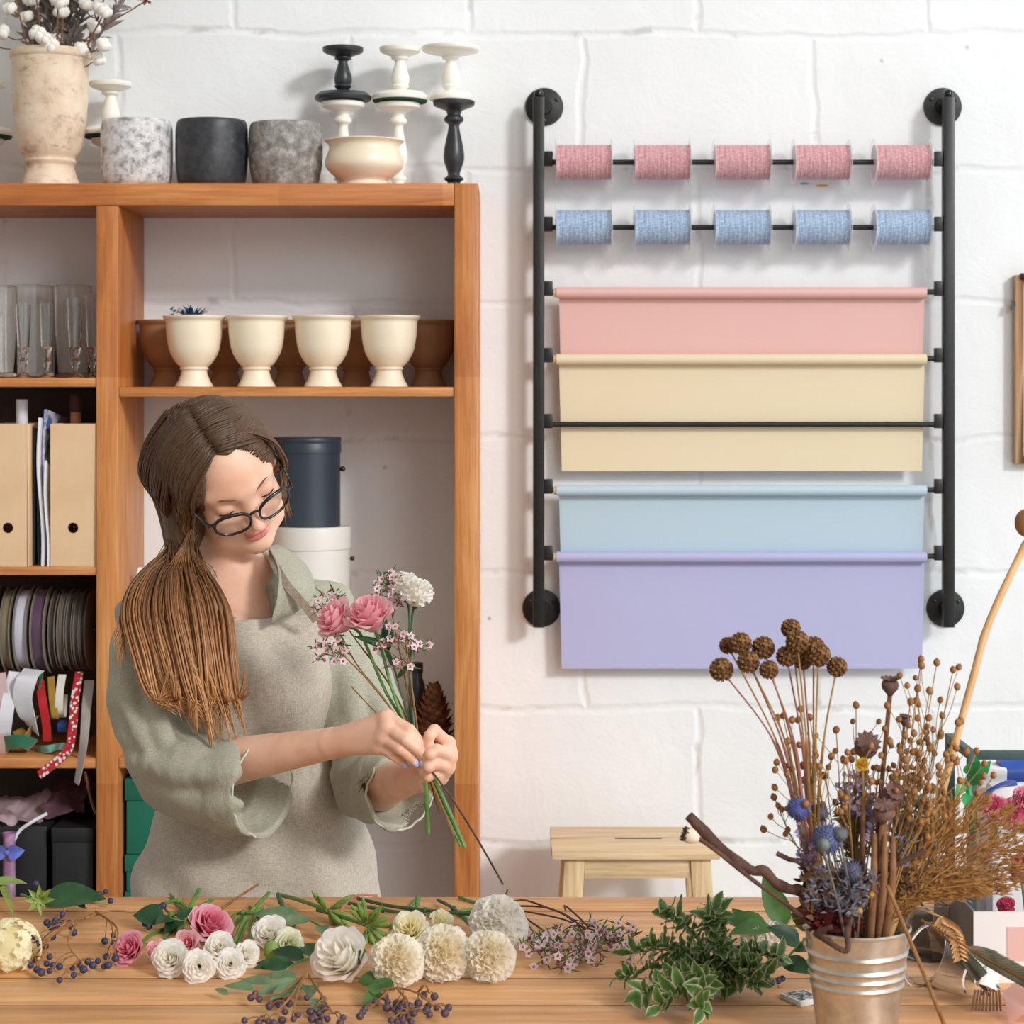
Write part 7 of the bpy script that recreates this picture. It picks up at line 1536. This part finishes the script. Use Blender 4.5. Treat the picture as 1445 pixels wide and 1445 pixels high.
# bamboo cane with wooden knob
cane = mat('bamboo', (206, 160, 106), (224, 182, 130), 18, .5); t = thing('bamboo_cane', 'long pale cane with round brown head leaning far right out of the bucket', 'cane', root_at(1255)); st = curve_pts([root_at(1255), P(1262, 1300, 2.25), P(1312, 1180, 2.26), P(1342, 1070, 2.28), P(1372, 960, 2.30), P(1395, 880, 2.32), P(1440, 782, 2.34), P(1452, 760, 2.34)], 40); mb = MB(); mb.tube(st, [.0042 + (.0005 if i % 9 == 0 else 0) for i in range(41)], 10); mbput('stick', mb, cane, t)
c = P(1448, 738, 2.34); mb = MB(); mb.ball(c, 16 * 2.34 / FPX, 20, 14, (1, 1, 1.25)); mbput('knob', mb, mat('brown_knob', (138, 94, 56), (166, 118, 76), 30, .6, bump=.2, bscale=80), t)
mb = MB(); mb.tube(curve_pts([P(1252, 1250, 2.19), P(1275, 1305, 2.165), P(1300, 1365, 2.13), P(1330, 1440, 2.09), on_table(1338, 1460, .004)], 20), .0022, 8); tag(mbput('dry_twig', mb, stem_b), 'straight brown stem hanging out of the bucket down to the table right', 'twig')
# things around the bucket
wheat = mat('wheat', (190, 146, 96), (212, 172, 122), 60, .7); t = thing('wheat_ear', 'tan wheat ear drooping behind the right side of the bucket', 'dried grass', P(1300, 1290, 2.34)); st = curve_pts([P(1290, 1280, 2.34), P(1318, 1290, 2.34), P(1346, 1306, 2.35), P(1356, 1345, 2.36)], 20); mb = MB(); mb.tube(st, .0012, 6); mbput('stem', mb, wheat, t); mb = MB()
for i in range(9, 21):
    for s in (-1, 1): mb.leaf(st[i], V(s * .7, -.3, -.8), V(0, -1, 0), .014, .008, .3, .9, nu=4, nv=5)
mbput('ear', mb, wheat, t, sharp=0)
def dry_pod(label, a, b, c_, m_, W_):
    st = curve_pts([a, b, c_], 20); t = thing('dried_spray', label, 'dried flower', a); mb = MB(); mb.tube(st, .0016, 6); mbput('stem', mb, stem_b, t); mb = MB()
    for i in range(8, 21):
        for s in (-1, 1): mb.leaf(st[i], (st[20] - st[8]).normalized() + V(0, 0, s * .35), V(0, -1, s * .4), .036, W_, .1, .5, nu=3, nv=5)
    mbput('leaves', mb, m_, t, sharp=0)
gl_ = thin_leafy('grey_green_pod', (110, 112, 92), (142, 140, 118), 40, .7)
dry_pod('long grey green dried leaf spray at the right photo edge', P(1300, 1298, 2.34), P(1380, 1345, 2.3), P(1452, 1384, 2.27), gl_, .006)
dry_pod('dark green dried spray behind the wheat ear', P(1318, 1310, 2.37), P(1345, 1335, 2.36), P(1376, 1372, 2.36), thin_leafy('dark_dry', (82, 84, 70), (110, 108, 90), 40, .7), .006)
# seed packet
a = on_table(1132, 1412, 0); mb = MB(); w_, d_, h_ = .034, .04, .006; q = Matrix.Rotation(.5, 3, 'Z')
def rb(lo, hi, m_, nm, par):
    mb = MB(); mb.box(lo, hi); mb.v = [tuple(q @ Vector(v) + a) for v in mb.v]; return mbput(nm, mb, m_, par, bevel=.0006)
pk_ = thing('small_box', 'small white box with dark patterned top tucked against the left of the bucket', 'box', a); rb((-w_ / 2, -d_ / 2, 0), (w_ / 2, d_ / 2, h_), mat('box_white', (232, 234, 236), rough=.5), 'body', pk_)
rb((-w_ / 2 + .003, -d_ / 2 + .004, h_), (w_ / 2 - .003, d_ / 2 - .003, h_ + .0006), mat('dark_pattern', (42, 44, 48), (190, 190, 190), 160, .4, lo=.5, hi=.56), 'top_print', pk_)
# plastic cup lying over
clearp = NT('clear_cup_plastic'); clearp.b.inputs['Transmission Weight'].default_value = 1; clearp.b.inputs['Roughness'].default_value = .05; clearp.b.inputs['IOR'].default_value = 1.3; clearp.b.inputs['Base Color'].default_value = lin((250, 250, 250)); clearp = clearp.m
c = on_table(1348, 1366, .034); ax = V(-.80, -.30, .40).normalized(); mb = MB(); L = .078; pr = [(0, 0), (.024, 0), (.025, .003), (.036, L), (.038, L + .001), (.038, L + .004), (.0355, L + .003), (.0345, L), (.0236, .005), (0, .004)]; mb.lathe(pr, c - ax * L * .45, 40, ax); tag(mbput('plastic_cup', mb, clearp), 'clear plastic cup lying on its side behind the bucket at the right', 'cup')
c = on_table(1306, 1352, .0); mb = MB(); pr = [(0, 0), (.026, 0), (.030, .07), (.031, .071), (.029, .071), (.0245, .003), (0, .003)]; mb.lathe(pr, c, 36); tag(mbput('drinking_glass', mb, clearp), 'clear plastic cup standing upright behind the lying cup', 'cup')
# metal comb: flower frog / wire brush
a = on_table(1392, 1424, 0); t = thing('metal_comb', 'white handled brush with metal bristles lying at the right front', 'brush', a); hd_ = V(.42, .55, .35); w1 = V(.9, -.42, 0)
mb = MB(); mb.tube([a + V(.0, 0, .024), a + V(.006, .006, .040), a + V(.012, .014, .058)], [.017, .013, .002], 12, flat=.7); mbput('handle', mb, mat('white_plastic', (238, 236, 236), rough=.35), t)
mb = MB()
for i in range(-4, 5):
    p = a + V(i * .0034, -.004, .023); mb.tube([p, p + V(-.003 + i * .0007, -.008, -.0215)], .0012, 6)
mbput('bristles', mb, mat('brass_bristle', (150, 112, 82), rough=.35, metal=.7), t)
# white box with pink print
wb = mat('white_box_card', (236, 234, 236), rough=.6); D0, D1 = 2.47, 2.70; x0 = P(1374, 0, D0).x; x1 = x0 + .17; zt = zat(1287, D0)
t = thing('display_box', 'white open box with grey side and pink patch at the right photo edge', 'box', V((x0 + x1) / 2, D0, TZ)); th = .003; xl = x0 - .0
for nm, lo, hi, m_ in (('front_panel', (x0, D0, TZ), (x1, D0 + th, zt), wb), ('side_panel', (x0, D0 + th, TZ), (x0 + th, D1, zt), mat('grey_card', (112, 110, 108), (126, 124, 122), 8, .7)), ('side_panel', (x1 - th, D0 + th, TZ), (x1, D1, zt), wb), ('back_panel', (x0 + th, D1 - th, TZ), (x1 - th, D1, zt), wb), ('bottom', (x0 + th, D0 + th, TZ), (x1 - th, D1 - th, TZ + th), wb)):
    mb = MB(); mb.box(lo, hi); mbput(nm, mb, m_, t)
a, b = P(1421, 1308, D0), P(1462, 1356, D0); mb = MB(); mb.box((a.x, D0 - .0006, b.z), (b.x, D0 - .0001, a.z)); mbput('pink_patch', mb, mat('pink_print', (226, 186, 182), rough=.6), t)
mb = MB(); p0 = on_table(1424, 1444, .003)
mb.grid(lambda u, v: (p0 + V(.07 * u + .01 * v, .09 * v, .012 * math.sin(u * 5 + v * 3) ** 2 + .01 * v), 0), 14, 14); tag(mbput('pink_film', mb, thin_leafy('pink_film', (240, 212, 214), (248, 226, 228), 12, .4, trans=.7), sharp=0), 'sheer pale pink wrap lying in the right front corner', 'wrapping film')
tb_ = on_table(1276, 1352, 0)
# crate at the back right with bits and pieces
D0, D1 = 2.62, 2.76; x0 = P(1366, 0, D0).x; x1 = x0 + .26; zt = zat(1060, D0); gm = mat('dark_green_metal', (62, 84, 86), (78, 100, 102), 10, .5)
t = thing('crate', 'dark green metal frame crate of supplies at the back right of the table', 'crate', V((x0 + x1) / 2, D0, TZ)); tk = .011
for nm, lo, hi in [('post', (x, y, TZ), (x + tk, y + tk, zt if y == D0 else zt)) for x in (x0, x1 - tk) for y in (D0, D1 - tk)] + [('rim_bar', (x0 + tk, y, zt - tk), (x1 - tk, y + tk, zt)) for y in (D0,)] + [('rim_bar', (x, D0 + tk, zt - tk), (x + tk, D1 - tk, zt)) for x in (x0, x1 - tk)] + [('floor_panel', (x0 + tk, D0 + tk, TZ), (x1 - tk, D1 - tk, TZ + .006))]:
    mb = MB(); mb.box(lo, hi); mbput(nm, mb, gm, t, bevel=.001)
def blockbox(nm, lb, cat, px0, px1, py0, D, dep, m_, z0=TZ + .006):
    a, b = P(px0, py0, D), P(px1, py0, D); mb = MB(); mb.box((a.x, D, z0), (b.x, D + dep, a.z)); tag(mbput(nm, mb, m_, bevel=.003), lb, cat)
blockbox('white_carton', 'white carton inside the crate, left of the blue roll', 'box', 1380, 1422, 1084, 2.69, .05, wb)
blockbox('white_carton', 'wide white carton at the front of the crate behind the pink flowers', 'box', 1400, 1470, 1110, 2.64, .035, wb)
blue_f = mat('blue_foil', (38, 74, 160), (54, 92, 182), 10, .35); c = P(1442, 1092, 2.72); mb = MB(); mb.lathe([(.006, -.03), (.024, -.03), (.024, .03), (.006, .03), (.006, -.03)], V(c.x, 2.715, c.z), 32, (1, 0, .1)); tag(mbput('ribbon_roll', mb, blue_f), 'bright blue foil roll in the crate at the right photo edge', 'roll')
c = P(1400, 1114, 2.64); mb = MB(); mb.tube(curve_pts([c + V(-.016, 0, -.012), c + V(0, -.012, .004), c + V(.022, 0, .008), c + V(.03, .02, -.008)], 12), .008, 10, flat=.3); tag(mbput('ribbon', mb, blue_f), 'dark blue ribbon end lying over the front of the crate', 'ribbon')
c = P(1366, 1108, 2.58); mb = MB()
for k in range(7): mb.leaf(c + V(rnd(-.008, .012), 0, rnd(-.012, .014)), V(rnd(-1, .6), -.3, rnd(-.4, 1)), V(0, -1, .2), rnd(.022, .034), .016, rnd(-.8, .8), .3, nu=3, nv=6)
mb.tube([c, c + V(.01, .01, -.06)], .004, 8); tag(mbput('green_bow', mb, satin('emerald_satin', (26, 136, 70), (44, 166, 92)), sharp=0), 'emerald green ribbon bow at the left corner of the crate', 'ribbon')
pk_p = thin_leafy('hot_pink_petal', (214, 76, 124), (234, 120, 158), 40, .6, edge=(248, 196, 212))
pf = [(1404, 1142, 22, 'left, palest'), (1430, 1150, 26, 'in front, fullest'), (1448, 1130, 22, 'at the photo edge')]
for px, py, r, lb in pf:
    D = 2.56; c = P(px, py, D); R = r * D / FPX; e = on_table(px + 14, 1276, .004)
    flower('pink_carnation', 'bright pink ruffled flower by the crate, %s' % lb, 'flower', c, (rnd(-.2, .2), -.7, .6), R, 'carnation', pk_p, [c.lerp(e, .5), e], 'pink flowers by the crate', stem_g, n=46)
for px, py, r, lb in ((1440, 1222, 18, 'above the white box'), (1420, 1278, 14, 'lying on the white box edge')):
    D = 2.56; c = P(px, py, D); e = V(c.x + .02, D + .03, TZ + .005); flower('pink_carnation', 'deep pink flower half hidden by golden grass, %s' % lb, 'flower', c, (-.2, -.8, .3), r * D / FPX, 'carnation', thin_leafy('deep_pink_petal', (198, 62, 104), (216, 96, 132), 40, .6), [c.lerp(e, .5), e], None, stem_g, n=30)
blockbox('orange_tin', 'dark tin behind the bucket beside the cup', 'tin', 1286, 1318, 1290, 2.62, .05, mat('dark_tin', (72, 78, 78), (86, 92, 92), 8, .5), TZ)
c = on_table(1330, 1320, .012); mb = MB(); mb.tube([c, c + V(.012, .004, .004), c + V(.03, .01, .02)], [.007, .006, .003], 10); tag(mbput('red_clip', mb, mat('red_orange_plastic', (206, 78, 44), rough=.4)), 'small red orange tool handle behind the wheat ear', 'tool')
